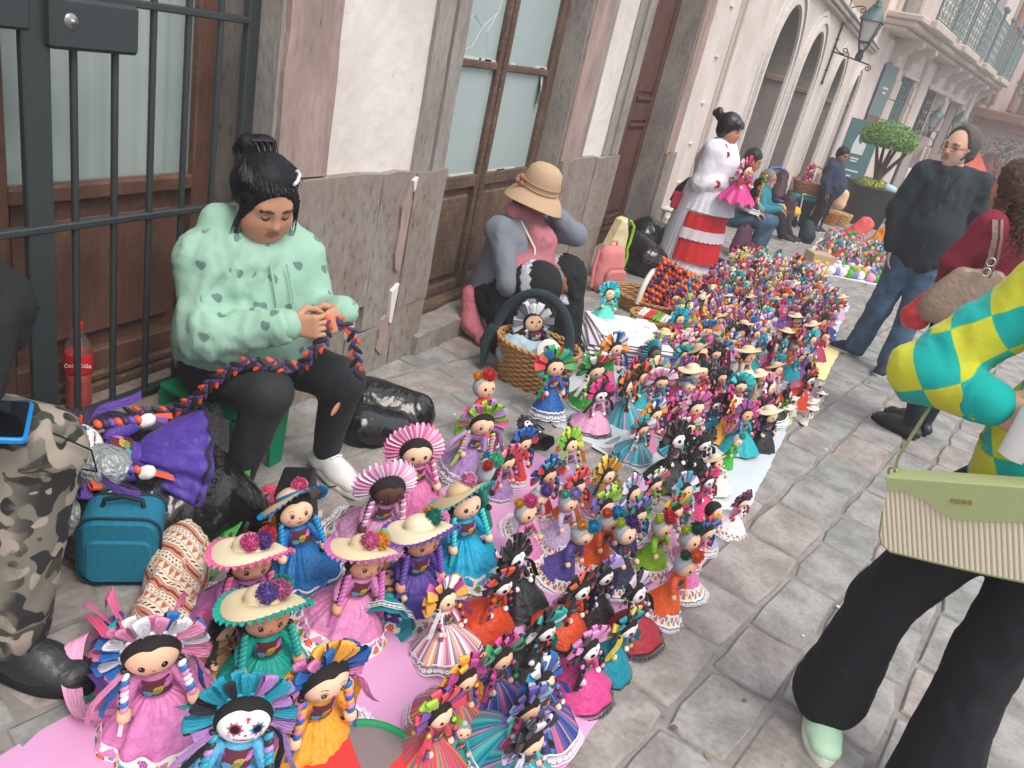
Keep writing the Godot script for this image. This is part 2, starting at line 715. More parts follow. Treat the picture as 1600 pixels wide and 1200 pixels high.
	for k in 7:
		var hx := 30 + (k % 3) * 84 + (k / 3) * 38
		var hy := 36 + (k / 3) * 86 + (k % 3) * 14
		for y in range(-14, 15):
			for x in range(-16, 17):
				var X := x / 12.0
				var Y := -y / 12.0
				if pow(X * X + Y * Y - 1.0, 3.0) - X * X * Y * Y * Y < 0.0:
					ht.set_pixel(posmod(hx + x + y / 4, 256), posmod(hy + y, 256), Color("607f7a"))
	keep("hearts", ht)
	# two-colour checks
	var ck := blank(64, 64, Color("c6c637"))
	ck.fill_rect(Rect2i(32, 0, 32, 32), Color("12a79f"))
	ck.fill_rect(Rect2i(0, 32, 32, 32), Color("12a79f"))
	keep("checks", ck)
	# andean bands
	var an := blank(256, 256, Color("d8c8b4"))
	for y in 256:
		var b := y / 32
		for x in 256:
			var q := y % 32
			var c := Color("d8c8b4")
			match b % 4:
				0:
					if absf(fposmod(x, 32.0) - 16.0) > q * 0.5 and q > 4:
						c = Color("a5654f")
				1:
					if q > 10 and q < 24 and posmod(x + q, 24) < 10:
						c = Color("3a3440")
				2:
					c = Color("c0856a") if q < 12 or q > 22 else Color("7a3d3c")
				3:
					if absf(q - 16.0 + 6.0 * (1 if posmod(x, 20) < 10 else -1)) < 3.0:
						c = Color("4a4560")
			if q < 2:
				c = Color("8a4a44")
			an.set_pixel(x, y, c)
	keep("andean", an)
	# red flower border on white
	var bl := blank(128, 64, Color("e9e7ea"))
	flower(bl, 32, 32, 22, Color("c9262c"), Color("e0584a"), 8)
	flower(bl, 96, 32, 22, Color("c9262c"), Color("e0584a"), 8)
	disc(bl, 64, 14, 9, 5, Color("2f7a45"))
	disc(bl, 64, 48, 9, 5, Color("2f7a45"))
	disc(bl, 2, 40, 8, 5, Color("2f7a45"))
	keep("redflowers", bl)
	# embroidered cotton napkins
	var nk := blank(256, 256, Color("ece8ea"))
	for k in 9:
		flower(nk, 30 + (k * 83) % 220, 24 + (k * 57) % 216, 12, [Color("c23a5c"), Color("3a4f8f"), Color("3f8f5a"), Color("d98a9c")][k % 4], Color("eadfca"))
		disc(nk, (k * 97) % 250, (k * 39 + 60) % 250, 5, 3, Color("37506a"))
	for x in 256:
		for q in [122, 123, 124, 131, 132, 133]:
			nk.set_pixel(x, q, Color("b58fb0"))
			nk.set_pixel(q, x, Color("b58fb0"))
	keep("napkin", nk)
	# denim
	var dn := field(256, 256, 0.3, 2, 131)
	var d2 := field(256, 256, 0.01, 3, 132)
	var dd := PackedByteArray()
	dd.resize(65536 * 3)
	for i in 65536:
		var t := 0.75 + dn[i] / 255.0 * 0.25 + (d2[i] / 255.0 - 0.5) * 0.35
		dd[i * 3] = int(clampf(0.30 * t, 0, 1) * 255)
		dd[i * 3 + 1] = int(clampf(0.42 * t, 0, 1) * 255)
		dd[i * 3 + 2] = int(clampf(0.53 * t, 0, 1) * 255)
	put_tex("denim", 256, 256, dd)
	# ribs
	var rb := PackedByteArray()
	rb.resize(64 * 4)
	for i in 256:
		rb[i] = int(255 * absf(sin(PI * (i % 64) / 16.0)))
	put_tex("ribs", 64, 4, rb, Image.FORMAT_L8)

func serape(called: String, cols: Array, sd: int) -> void:
	var r := RandomNumberGenerator.new()
	r.seed = sd
	var im := blank(256, 8, Color.WHITE)
	var x := 0
	while x < 256:
		var w := r.randi_range(4, 22)
		im.fill_rect(Rect2i(x, 0, w, 8), Color(cols[r.randi() % cols.size()]))
		if w > 12:
			im.fill_rect(Rect2i(x + w / 2 - 1, 0, 2, 8), Color(cols[r.randi() % cols.size()]))
		x += w
	keep(called, im)

# ------------------------------------------------------------------ setting
var F0: Transform3D
var F1: Transform3D
var F2: Transform3D

func facade(o: Vector3, dx: float, dz: float) -> Transform3D:
	var u := Vector3(dx, 0, dz).normalized()
	return Transform3D(Basis(u, Vector3.UP, u.cross(Vector3.UP)), o)

# slab in facade coordinates: u, y, out
func slab(f: Transform3D, u0: float, u1: float, y0: float, y1: float, o0: float, o1: float, bev := 0.004) -> MB:
	var mb := MB.new()
	mb.box(f * Vector3((u0 + u1) / 2, (y0 + y1) / 2, (o0 + o1) / 2), Vector3(u1 - u0, y1 - y0, o1 - o0).abs(), bev, f.basis)
	return mb

func slab_in(mb: MB, f: Transform3D, u0: float, u1: float, y0: float, y1: float, o0: float, o1: float, bev := 0.004) -> void:
	mb.box(f * Vector3((u0 + u1) / 2, (y0 + y1) / 2, (o0 + o1) / 2), Vector3(u1 - u0, y1 - y0, o1 - o0).abs(), bev, f.basis)

# a stone slab whose vertical edges are worn: outline jittered
func worn(f: Transform3D, u0: float, u1: float, y0: float, y1: float, o0: float, o1: float, j := 0.008) -> MB:
	var poly := PackedVector2Array()
	var n: int = maxi(2, int((y1 - y0) / 0.12))
	var m: int = maxi(1, int((u1 - u0) / 0.12))
	for i in m:
		poly.push_back(Vector2(lerpf(u0, u1, i / float(m)), y0 + rng.randf_range(-j, j)))
	for i in n:
		poly.push_back(Vector2(u1 + rng.randf_range(-j, j * 0.4), lerpf(y0, y1, i / float(n))))
	for i in m:
		poly.push_back(Vector2(lerpf(u1, u0, i / float(m)), y1 + rng.randf_range(-j, j)))
	for i in n:
		poly.push_back(Vector2(u0 + rng.randf_range(-j * 0.4, j), lerpf(y1, y0, i / float(n))))
	var mb := MB.new()
	mb.prism(poly, o0, o1, f, 0.008)
	return mb

func setting() -> void:
	F0 = facade(Vector3(WX, 0, 0), 0, -1)
	F1 = facade(Vector3(-1.9, 0, -8.6), 0.0557, -0.9984)
	F2 = facade(Vector3(-0.985, 0, -25.0), 0.2142, -0.9768)
	street()
	near_house()
	arcade_house()
	balcony_house()
	far_houses()

func street() -> void:
	var g := MB.new()
	var rows := []
	for z in [260.0, 20.0, 0.0, -10.0, -20.0, -40.0, -70.0, -320.0]:
		rows.push_back(PackedVector3Array([Vector3(-260, gy(z) - 0.009, z), Vector3(-2.5, gy(z) - 0.009, z), Vector3(6, gy(z) - 0.009, z), Vector3(260, gy(z) - 0.009, z)]))
	g.grid(rows)
	var road := struct("street", g, mat("918d8a", 0.9, {"tex": "paving", "wtri": true, "scale": 0.5, "bump": "paving_h", "bs": 0.4}))
	# paving stones in courses that run a little askew to the houses
	var a := Vector2(0.974, 0.225)
	var b := Vector2(0.225, -0.974)
	var tones := ["989694", "9b9896", "939593", "9f9996", "a29a96", "909291", "9a9796", "9f9895"]
	var pmats := []
	for t in tones:
		pmats.push_back(mat(t, 0.82, {"tex": "paving", "wtri": true, "scale": 1.0, "bump": "paving_h", "bs": 0.25}))
	var near := []
	var r := RandomNumberGenerator.new()
	r.seed = 12
	var s := -4.6
	while s < 14.0:
		var w := r.randf_range(0.20, 0.31)
		var t := -1.6 - r.randf() * 0.5
		while t < 34.0:
			var l := r.randf_range(0.30, 0.50)
			var c := a * (s + w / 2) + b * (t + l / 2)
			var keepit := c.x > -2.1 and c.x < 9.0 and c.y > -30.0 and c.y < 1.0
			if c.y < -8.6:
				keepit = keepit and c.x > -1.95 + (-c.y - 8.6) * 0.05
			if keepit:
				var visible := c.y < -0.5 and c.x < 0.55 - c.y * 0.16 and c.x > -2.0
				near.push_back([c.length() if visible else c.length() + 40.0, c, w, l])
			t += l
		s += w
	near.sort_custom(func(p, q): return p[0] < q[0])
	var rest := MB.new()
	for i in near.size():
		var c: Vector2 = near[i][1]
		var w: float = near[i][2]
		var l: float = near[i][3]
		var mb := MB.new()
		var outline := PackedVector2Array()
		var gap := 0.006
		for k in 4:
			var sx: float = [-1, 1, 1, -1][k]
			var sy: float = [-1, -1, 1, 1][k]
			var nx2: float = [1, 1, -1, -1][k]
			var ny2: float = [-1, 1, 1, -1][k]
			for q in 3:
				var ex := lerpf(sx, nx2, q / 3.0) * (w / 2 - gap)
				var ey := lerpf(sy, ny2, q / 3.0) * (l / 2 - gap)
				if q == 0:
					ex *= r.randf_range(0.88, 0.98)
					ey *= r.randf_range(0.90, 0.98)
				outline.push_back(Vector2(ex + r.randf_range(-0.008, 0.006), ey + r.randf_range(-0.008, 0.006)))
		var lift := r.randf_range(-0.003, 0.003)
		var ringo := PackedVector3Array()
		var ringm := PackedVector3Array()
		var ringi := PackedVector3Array()
		for q in outline:
			var wp := c + a * q.x + b * q.y
			var wq := c + a * q.x * 0.985 + b * q.y * 0.985
			var wi := c + a * q.x * 0.93 + b * q.y * 0.93
			ringo.push_back(Vector3(wp.x, gy(wp.y) - 0.014, wp.y))
			ringm.push_back(Vector3(wq.x, gy(wq.y) - 0.004 + lift, wq.y))
			ringi.push_back(Vector3(wi.x, gy(wi.y) + lift + r.randf_range(-0.0015, 0.0015), wi.y))
		mb.grid([ringo, ringm, ringi], true)
		mb.fan(ringi)
		if i < 298:
			obj("paving_stone", mb, pmats[r.randi() % pmats.size()], road)
		else:
			rest.append(mb)
	var ro := obj("paving_stones", rest, pmats[1], road)
	ro.set_meta("kind", "stuff")
	# bits of litter lie on the stones: paper scraps, leaves
	for k in 26:
		var z := r.randf_range(-7.0, -1.6)
		var x := r.randf_range(0.05, 1.2) if k % 3 else r.randf_range(-1.85, -1.2)
		if k % 3 == 0:
			z = r.randf_range(-3.6, -2.7)
		var lm := MB.new()
		var ring := PackedVector3Array()
		var q0 := r.randf() * TAU
		var sc := r.randf_range(0.004, 0.013)
		for q in 5:
			var an := q0 + TAU * q / 5.0
			ring.push_back(Vector3(x + cos(an) * sc * r.randf_range(0.5, 1.4), gy(z) + 0.004 + r.randf() * 0.004, z + sin(an) * sc))
		lm.fan(ring)
		var lo := obj("scrap", lm, mat(["c9c2b4", "8a7a5f", "b9b5b0", "6a5a48"][k % 4], 0.9), road)

func near_house() -> void:
	var h := thing("plaster_house", "cream plaster house with stone jambs, grille door and worn wooden shutters along the pavement", "house")
	var pl := mat("ffffff", 0.9, {"tex": "plaster", "wtri": true, "scale": 0.55, "bump": "plaster_h", "bs": 0.5})
	var st := mat("ffffff", 0.9, {"tex": "stone", "wtri": true, "scale": Vector3(1.3, 0.5, 1.3), "bump": "stone_h", "bs": 0.3})
	var pk := mat("ffffff", 0.9, {"tex": "pinkstone", "wtri": true, "scale": Vector3(1.2, 0.35, 1.2), "bump": "pinkstone_h", "bs": 0.25})
	var da := mat("ffffff", 0.92, {"tex": "dado", "wtri": true, "scale": Vector3(1.0, 0.5, 1.0), "bump": "dado_h", "bs": 0.4})
	var T := 4.4
	# plain wall behind: pieces between the openings, and above them
	var wall := MB.new()
	for q in [[-3.0, 0.9, -0.6, T], [2.31, 3.56, -0.6, T], [5.22, 6.52, -0.6, T], [8.24, 8.68, -0.6, T], [0.9, 2.31, 2.7, T], [3.56, 5.22, 2.9, T], [6.52, 8.24, 2.9, T]]:
		slab_in(wall, F0, q[0], q[1], q[2], q[3], -0.45, 0.0, 0.0)
	obj("wall", wall, pl, h)
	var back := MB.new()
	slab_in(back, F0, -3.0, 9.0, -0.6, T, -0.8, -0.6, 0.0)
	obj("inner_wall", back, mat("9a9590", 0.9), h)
	# stone jambs and dado
	obj("stone_jamb", worn(F0, 2.303, 2.60, 0.925, 2.7, -0.02, 0.022, 0.010), pk, h)
	obj("stone_jamb", worn(F0, 3.27, 3.42, 0.90, 2.9, -0.02, 0.020, 0.008), st, h)
	obj("stone_jamb", worn(F0, 3.425, 3.50, 0.90, 2.9, -0.02, 0.032, 0.005), st, h)
	obj("stone_jamb", worn(F0, 3.505, 3.568, 0.90, 2.9, -0.02, 0.020, 0.006), st, h)
	obj("stone_jamb", worn(F0, 5.212, 5.56, 0.865, 2.9, -0.02, 0.024, 0.008), pk, h)
	obj("stone_jamb", worn(F0, 5.565, 5.68, 0.865, 2.9, -0.02, 0.012, 0.006), st, h)
	obj("stone_jamb", worn(F0, 6.16, 6.33, 0.85, 2.9, -0.02, 0.014, 0.006), st, h)
	obj("stone_jamb", worn(F0, 6.335, 6.525, 0.85, 2.9, -0.02, 0.028, 0.006), st, h)
	obj("stone_jamb", worn(F0, 8.232, 8.60, 0.79, 2.9, -0.02, 0.024, 0.008), pk, h)
	for q in [[2.303, 2.987, 0.295, 0.915, 0.042], [2.991, 3.272, 0.157, 0.908, 0.038], [3.276, 3.568, 0.217, 0.902, 0.044], [2.303, 2.862, -0.2, 0.292, 0.039], [2.866, 3.272, -0.2, 0.154, 0.042], [3.276, 3.568, -0.2, 0.214, 0.040],
		[5.212, 5.93, 0.30, 0.862, 0.045], [5.938, 6.525, 0.25, 0.852, 0.05], [5.212, 5.80, -0.3, 0.292, 0.04], [5.808, 6.525, -0.3, 0.242, 0.044], [8.232, 8.67, 0.2, 0.785, 0.045], [8.232, 8.67, -0.45, 0.192, 0.05]]:
		obj("dado_stone", worn(F0, q[0], q[1], q[2], q[3], -0.02, q[4], 0.008), da, h)
	# exposed pink render patches where the dado stone has chipped
	for q in [[3.16, 3.26, 0.40, 0.88], [3.12, 3.24, -0.02, 0.20]]:
		var poly := PackedVector2Array()
		for k in 12:
			var an := TAU * k / 12
			poly.push_back(Vector2((q[0] + q[1]) / 2 + cos(an) * (q[1] - q[0]) / 2 * rng.randf_range(0.5, 1.0), (q[2] + q[3]) / 2 + sin(an) * (q[3] - q[2]) / 2 * rng.randf_range(0.75, 1.05)))
		var pm := MB.new()
		pm.prism(poly, 0.02, 0.052, F0, 0.003)
		obj("patch", pm, pk, h)
	var pw := MB.new()
	pw.prism(PackedVector2Array([Vector2(3.232, 0.87), Vector2(3.25, 0.815), Vector2(3.262, 0.83), Vector2(3.268, 0.885)]), 0.02, 0.055, F0, 0.002)
	pw.prism(PackedVector2Array([Vector2(3.19, 0.33), Vector2(3.21, 0.16), Vector2(3.235, 0.15), Vector2(3.25, 0.36)]), 0.02, 0.056, F0, 0.002)
	obj("patch", pw, mat("d9d2cf", 0.9), h)
	# reveals of the openings (grey stone)
	for q in [[2.29, 2.309, 2.7, 0.0], [3.562, 3.575, 2.9, 0.0], [5.205, 5.218, 2.9, 0.0], [6.518, 6.533, 2.9, 0.0], [8.222, 8.238, 2.9, 0.0], [0.89, 0.905, 2.7, 0.0]]:
		obj("stone_reveal", slab(F0, q[0], q[1], -0.35, q[2], -0.44, 0.004, 0.004), st, h)
	# thresholds
	var th := MB.new()
	slab_in(th, F0, 0.9, 2.305, -0.3, 0.150, -0.5, 0.03, 0.014)
	obj("threshold", th, da, h)
	obj("threshold", worn(F0, 3.50, 4.38, -0.4, 0.005, -0.3, 0.075, 0.010), st, h)
	obj("threshold", worn(F0, 4.388, 5.24, -0.4, 0.000, -0.3, 0.070, 0.010), st, h)
	obj("threshold", worn(F0, 6.5, 8.25, -0.5, -0.17, -0.3, 0.06, 0.008), da, h)
	# ---- door one behind the grille
	var wr := mat("ffffff", 0.55, {"tex": "wood_red", "scale": Vector3(1.2, 1.0, 1)})
	var d1 := MB.new()
	var o := -0.25
	for q in [[0.9, 1.50], [2.19, 2.29]]:
		slab_in(d1, F0, q[0], q[1], 0.20, 2.7, o - 0.05, o, 0.006)
	slab_in(d1, F0, 1.50, 2.19, 0.83, 0.885, o - 0.05, o + 0.004, 0.008)
	slab_in(d1, F0, 1.50, 2.19, 0.20, 0.30, o - 0.05, o + 0.002, 0.006)
	slab_in(d1, F0, 1.50, 2.19, 2.3, 2.7, o - 0.05, o, 0.006)
	var door := obj("door", d1, wr, h)
	var p1 := MB.new()
	slab_in(p1, F0, 1.52, 2.17, 0.30, 0.83, o - 0.045, o - 0.03, 0.0)
	slab_in(p1, F0, 1.58, 2.11, 0.36, 0.77, o - 0.03, o - 0.006, 0.014)
	obj("panel", p1, wr, door)
	var mo := MB.new()
	slab_in(mo, F0, 0.9, 2.29, 0.150, 0.185, o - 0.05, o + 0.03, 0.006)
	slab_in(mo, F0, 0.9, 2.29, 0.187, 0.22, o - 0.05, o + 0.018, 0.008)
	obj("moulding", mo, mat("ffffff", 0.7, {"tex": "wood_old", "scale": Vector3(3, 0.7, 1)}), door)
	var ga := MB.new()
	slab_in(ga, F0, 1.495, 2.195, 0.88, 2.31, o - 0.032, o - 0.028, 0.0)
	obj("glass", ga, mat("c4d6d2", 0.12, {"alpha": 0.28, "spec": 0.5}), door)
	var cu := MB.new()
	var rows := []
	for i in 2:
		var row := PackedVector3Array()
		for j in 121:
			var uu := 1.3 + j * 0.00845
			row.push_back(F0 * Vector3(uu, 0.75 + i * 1.7, o - 0.115 + 0.034 * sin(j * 0.52 + sin(j * 0.185) * 1.4) * (0.6 + 0.4 * sin(j * 0.105))))
		rows.push_back(row)
	cu.grid(rows)
	obj("curtain", cu, mat("dde6e2", 0.9, {"back": "606664"}), door)
	# black iron grille
	var iron := mat("32383a", 0.42, {"spec": 0.5, "bump": "grain_h", "bs": 0.03, "tri": true, "scale": 6.0})
	var gr := MB.new()
	var go := -0.10
	slab_in(gr, F0, 1.438, 1.518, 0.150, 2.6, go - 0.012, go + 0.012, 0.004)
	var grille := obj("grille", gr, iron, h)
	var pst := MB.new()
	slab_in(pst, F0, 2.235, 2.290, 0.150, 2.6, go - 0.015, go + 0.015, 0.004)
	obj("post", pst, iron, grille)
	for y in [0.178, 0.815, 1.435]:
		var rl := MB.new()
		slab_in(rl, F0, 0.92, 2.24, y - 0.011, y + 0.011, go - 0.016, go + 0.016, 0.004)
		obj("rail", rl, iron, grille)
	for k in 10:
		var uu := 1.061 + 0.1325 * k
		if absf(uu - 1.478) < 0.06:
			continue
		var br := MB.new()
		br.tube(PackedVector3Array([F0 * Vector3(uu, 0.17, go), F0 * Vector3(uu, 1.0, go), F0 * Vector3(uu, 2.6, go)]), 0.0105, 10)
		obj("bar", br, iron, grille)
	var lk := MB.new()
	slab_in(lk, F0, 1.50, 1.775, 1.30, 1.43, go - 0.022, go + 0.040, 0.010)
	slab_in(lk, F0, 1.05, 1.46, 1.335, 1.44, go - 0.022, go + 0.020, 0.008)
	var lock := obj("lock_box", lk, iron, grille)
	var ey := MB.new()
	var lx := Transform3D(F0.basis * Basis(Vector3.RIGHT, PI / 2), F0 * Vector3(1.556, 1.372, go + 0.040))
	ey.lathe(PackedVector2Array([Vector2(0.0, 0.012), Vector2(0.006, 0.012), Vector2(0.007, 0.006), Vector2(0.012, 0.007), Vector2(0.019, 0.003), Vector2(0.021, 0.0)]), 24, lx)
	obj("lock_cylinder", ey, mat("9a9894", 0.3, {"metal": 0.9}), grille)
	# ---- worn wooden window door
	var wo := mat("ffffff", 0.8, {"tex": "wood_old", "scale": Vector3(1.5, 0.8, 1)})
	var wf := MB.new()
	var w := -0.15
	slab_in(wf, F0, 3.575, 3.655, 0.05, 2.9, w - 0.06, w, 0.006)
	slab_in(wf, F0, 5.10, 5.206, 0.05, 2.9, w - 0.06, w, 0.006)
	for lf in [[3.655, 4.33], [4.43, 5.10]]:
		for y in [[0.700, 0.775], [1.365, 1.405], [0.05, 0.115], [2.0, 2.05]]:
			slab_in(wf, F0, lf[0], lf[1], y[0], y[1], w - 0.055, w - 0.006, 0.006)
	slab_in(wf, F0, 4.33, 4.378, 0.05, 2.9, w - 0.06, w - 0.002, 0.006)
	slab_in(wf, F0, 4.382, 4.43, 0.05, 2.9, w - 0.06, w + 0.012, 0.010)
	var wd := obj("shutter_window", wf, wo, h)
	for lf in [[3.655, 4.33], [4.43, 5.10]]:
		var pn := MB.new()
		slab_in(pn, F0, lf[0], lf[1], 0.115, 0.70, w - 0.05, w - 0.036, 0.0)
		slab_in(pn, F0, lf[0] + 0.045, lf[1] - 0.045, 0.16, 0.655, w - 0.036, w - 0.014, 0.012)
		obj("panel", pn, wo, wd)
		for y in [[0.775, 1.365], [1.405, 2.0]]:
			var gl := MB.new()
			slab_in(gl, F0, lf[0] - 0.004, lf[1] + 0.004, y[0] - 0.004, y[1] + 0.004, w - 0.036, w - 0.032, 0.0)
			obj("glass", gl, mat("9fb0b0", 0.22, {"spec": 0.55}), wd)
			# remains of putty and peeling paper round the pane
			var pt := MB.new()
			for k in 3:
				var uu := rng.randf_range(lf[0], lf[1] - 0.1)
				slab_in(pt, F0, uu, uu + rng.randf_range(0.06, 0.3), y[0] - 0.002, y[0] + rng.randf_range(0.006, 0.014), w - 0.031, w - 0.026, 0.0)
			obj("putty", pt, mat("c9c6bd", 0.9), wd)
	var sl := MB.new()
	slab_in(sl, F0, 3.575, 5.206, 0.004, 0.048, w - 0.06, w + 0.06, 0.01)
	obj("sill", sl, wo, wd)
	# cracked pane: white crack lines with thickness, and a torn paper flap
	var ck := MB.new()
	var cp := [[Vector2(3.70, 1.60), Vector2(3.86, 1.56), Vector2(3.98, 1.62), Vector2(4.10, 1.57), Vector2(4.25, 1.66), Vector2(4.31, 1.82)], [Vector2(4.10, 1.57), Vector2(4.02, 1.47), Vector2(3.86, 1.42)], [Vector2(4.25, 1.66), Vector2(4.16, 1.55), Vector2(4.20, 1.46)]]
	for ln in cp:
		for k in ln.size() - 1:
			ck.tube(PackedVector3Array([F0 * Vector3(ln[k].x, ln[k].y, w - 0.031), F0 * Vector3(ln[k + 1].x, ln[k + 1].y, w - 0.031)]), 0.0014, 4)
	obj("crack", ck, mat("d6dcdb", 0.5), wd)
	var fl := MB.new()
	fl.grid([PackedVector3Array([F0 * Vector3(5.07, 1.36, w - 0.03), F0 * Vector3(5.01, 1.36, w - 0.02)]), PackedVector3Array([F0 * Vector3(5.08, 1.27, w - 0.028), F0 * Vector3(5.0, 1.26, w + 0.01)]), PackedVector3Array([F0 * Vector3(5.06, 1.19, w - 0.026), F0 * Vector3(5.03, 1.18, w + 0.0)])])
	obj("torn_paper", fl, mat("cbbfae", 0.9), wd)
	# ---- brown panelled door
	var wb := mat("ffffff", 0.6, {"tex": "wood_brown", "scale": Vector3(1.2, 0.8, 1)})
	var db := MB.new()
	var q2 := -0.23
	slab_in(db, F0, 6.53, 8.225, -0.17, 2.9, q2 - 0.06, q2 - 0.025, 0.0)
	for uu in [[6.53, 6.63], [7.29, 7.41], [7.415, 7.53], [8.10, 8.225]]:
		slab_in(db, F0, uu[0], uu[1], -0.16, 2.9, q2 - 0.026, q2, 0.006)
	for y in [[-0.16, 0.02], [1.06, 1.22], [2.7, 2.9]]:
		for uu in [[6.63, 7.29], [7.53, 8.10]]:
			slab_in(db, F0, uu[0], uu[1], y[0], y[1], q2 - 0.026, q2 - 0.003, 0.006)
	var dd := obj("door", db, wb, h)
	for uu in [[6.66, 7.26], [7.56, 8.07]]:
		for y in [[1.25, 1.28], [1.00, 1.03], [0.045, 0.085], [0.09, 0.13], [-0.02, 0.0]]:
			var mm := MB.new()
			slab_in(mm, F0, uu[0], uu[1], y[0], y[1], q2 - 0.026, q2 + 0.014, 0.006)
			obj("moulding", mm, wb, dd)
		for y in [[0.16, 0.97], [1.32, 2.66]]:
			var pp := MB.new()
			slab_in(pp, F0, uu[0], uu[1], y[0], y[1], q2 - 0.026, q2 - 0.008, 0.012)
			obj("panel", pp, wb, dd)

func arch_poly(u0: float, u1: float, a0: float, a1: float, yb: float, ys: float, yt: float) -> PackedVector2Array:
	var p := PackedVector2Array([Vector2(u0, yb), Vector2(u0, yt), Vector2(u1, yt), Vector2(u1, yb), Vector2(a1, yb), Vector2(a1, ys)])
	var r := (a1 - a0) / 2
	for k in range(1, 20):
		var an := PI * k / 20
		p.push_back(Vector2((a0 + a1) / 2 + cos(an) * r, ys + sin(an) * r * 1.02))
	p.push_back(Vector2(a0, ys))
	p.push_back(Vector2(a0, yb))
	return p

func arch_ring(a0: float, a1: float, yb: float, ys: float, w0: float, w1: float) -> PackedVector2Array:
	var p := PackedVector2Array()
	var r := (a1 - a0) / 2
	var m := (a0 + a1) / 2
	p.push_back(Vector2(a1 + w1, yb))
	for k in range(0, 21):
		var an := PI * k / 20
		p.push_back(Vector2(m + cos(an) * (r + w1), ys + sin(an) * (r * 1.02 + w1)))
	p.push_back(Vector2(a0 - w1, yb))
	p.push_back(Vector2(a0 - w0, yb))
	for k in range(20, -1, -1):
		var an := PI * k / 20
		p.push_back(Vector2(m + cos(an) * (r + w0), ys + sin(an) * (r * 1.02 + w0)))
	p.push_back(Vector2(a1 + w0, yb))
	return p

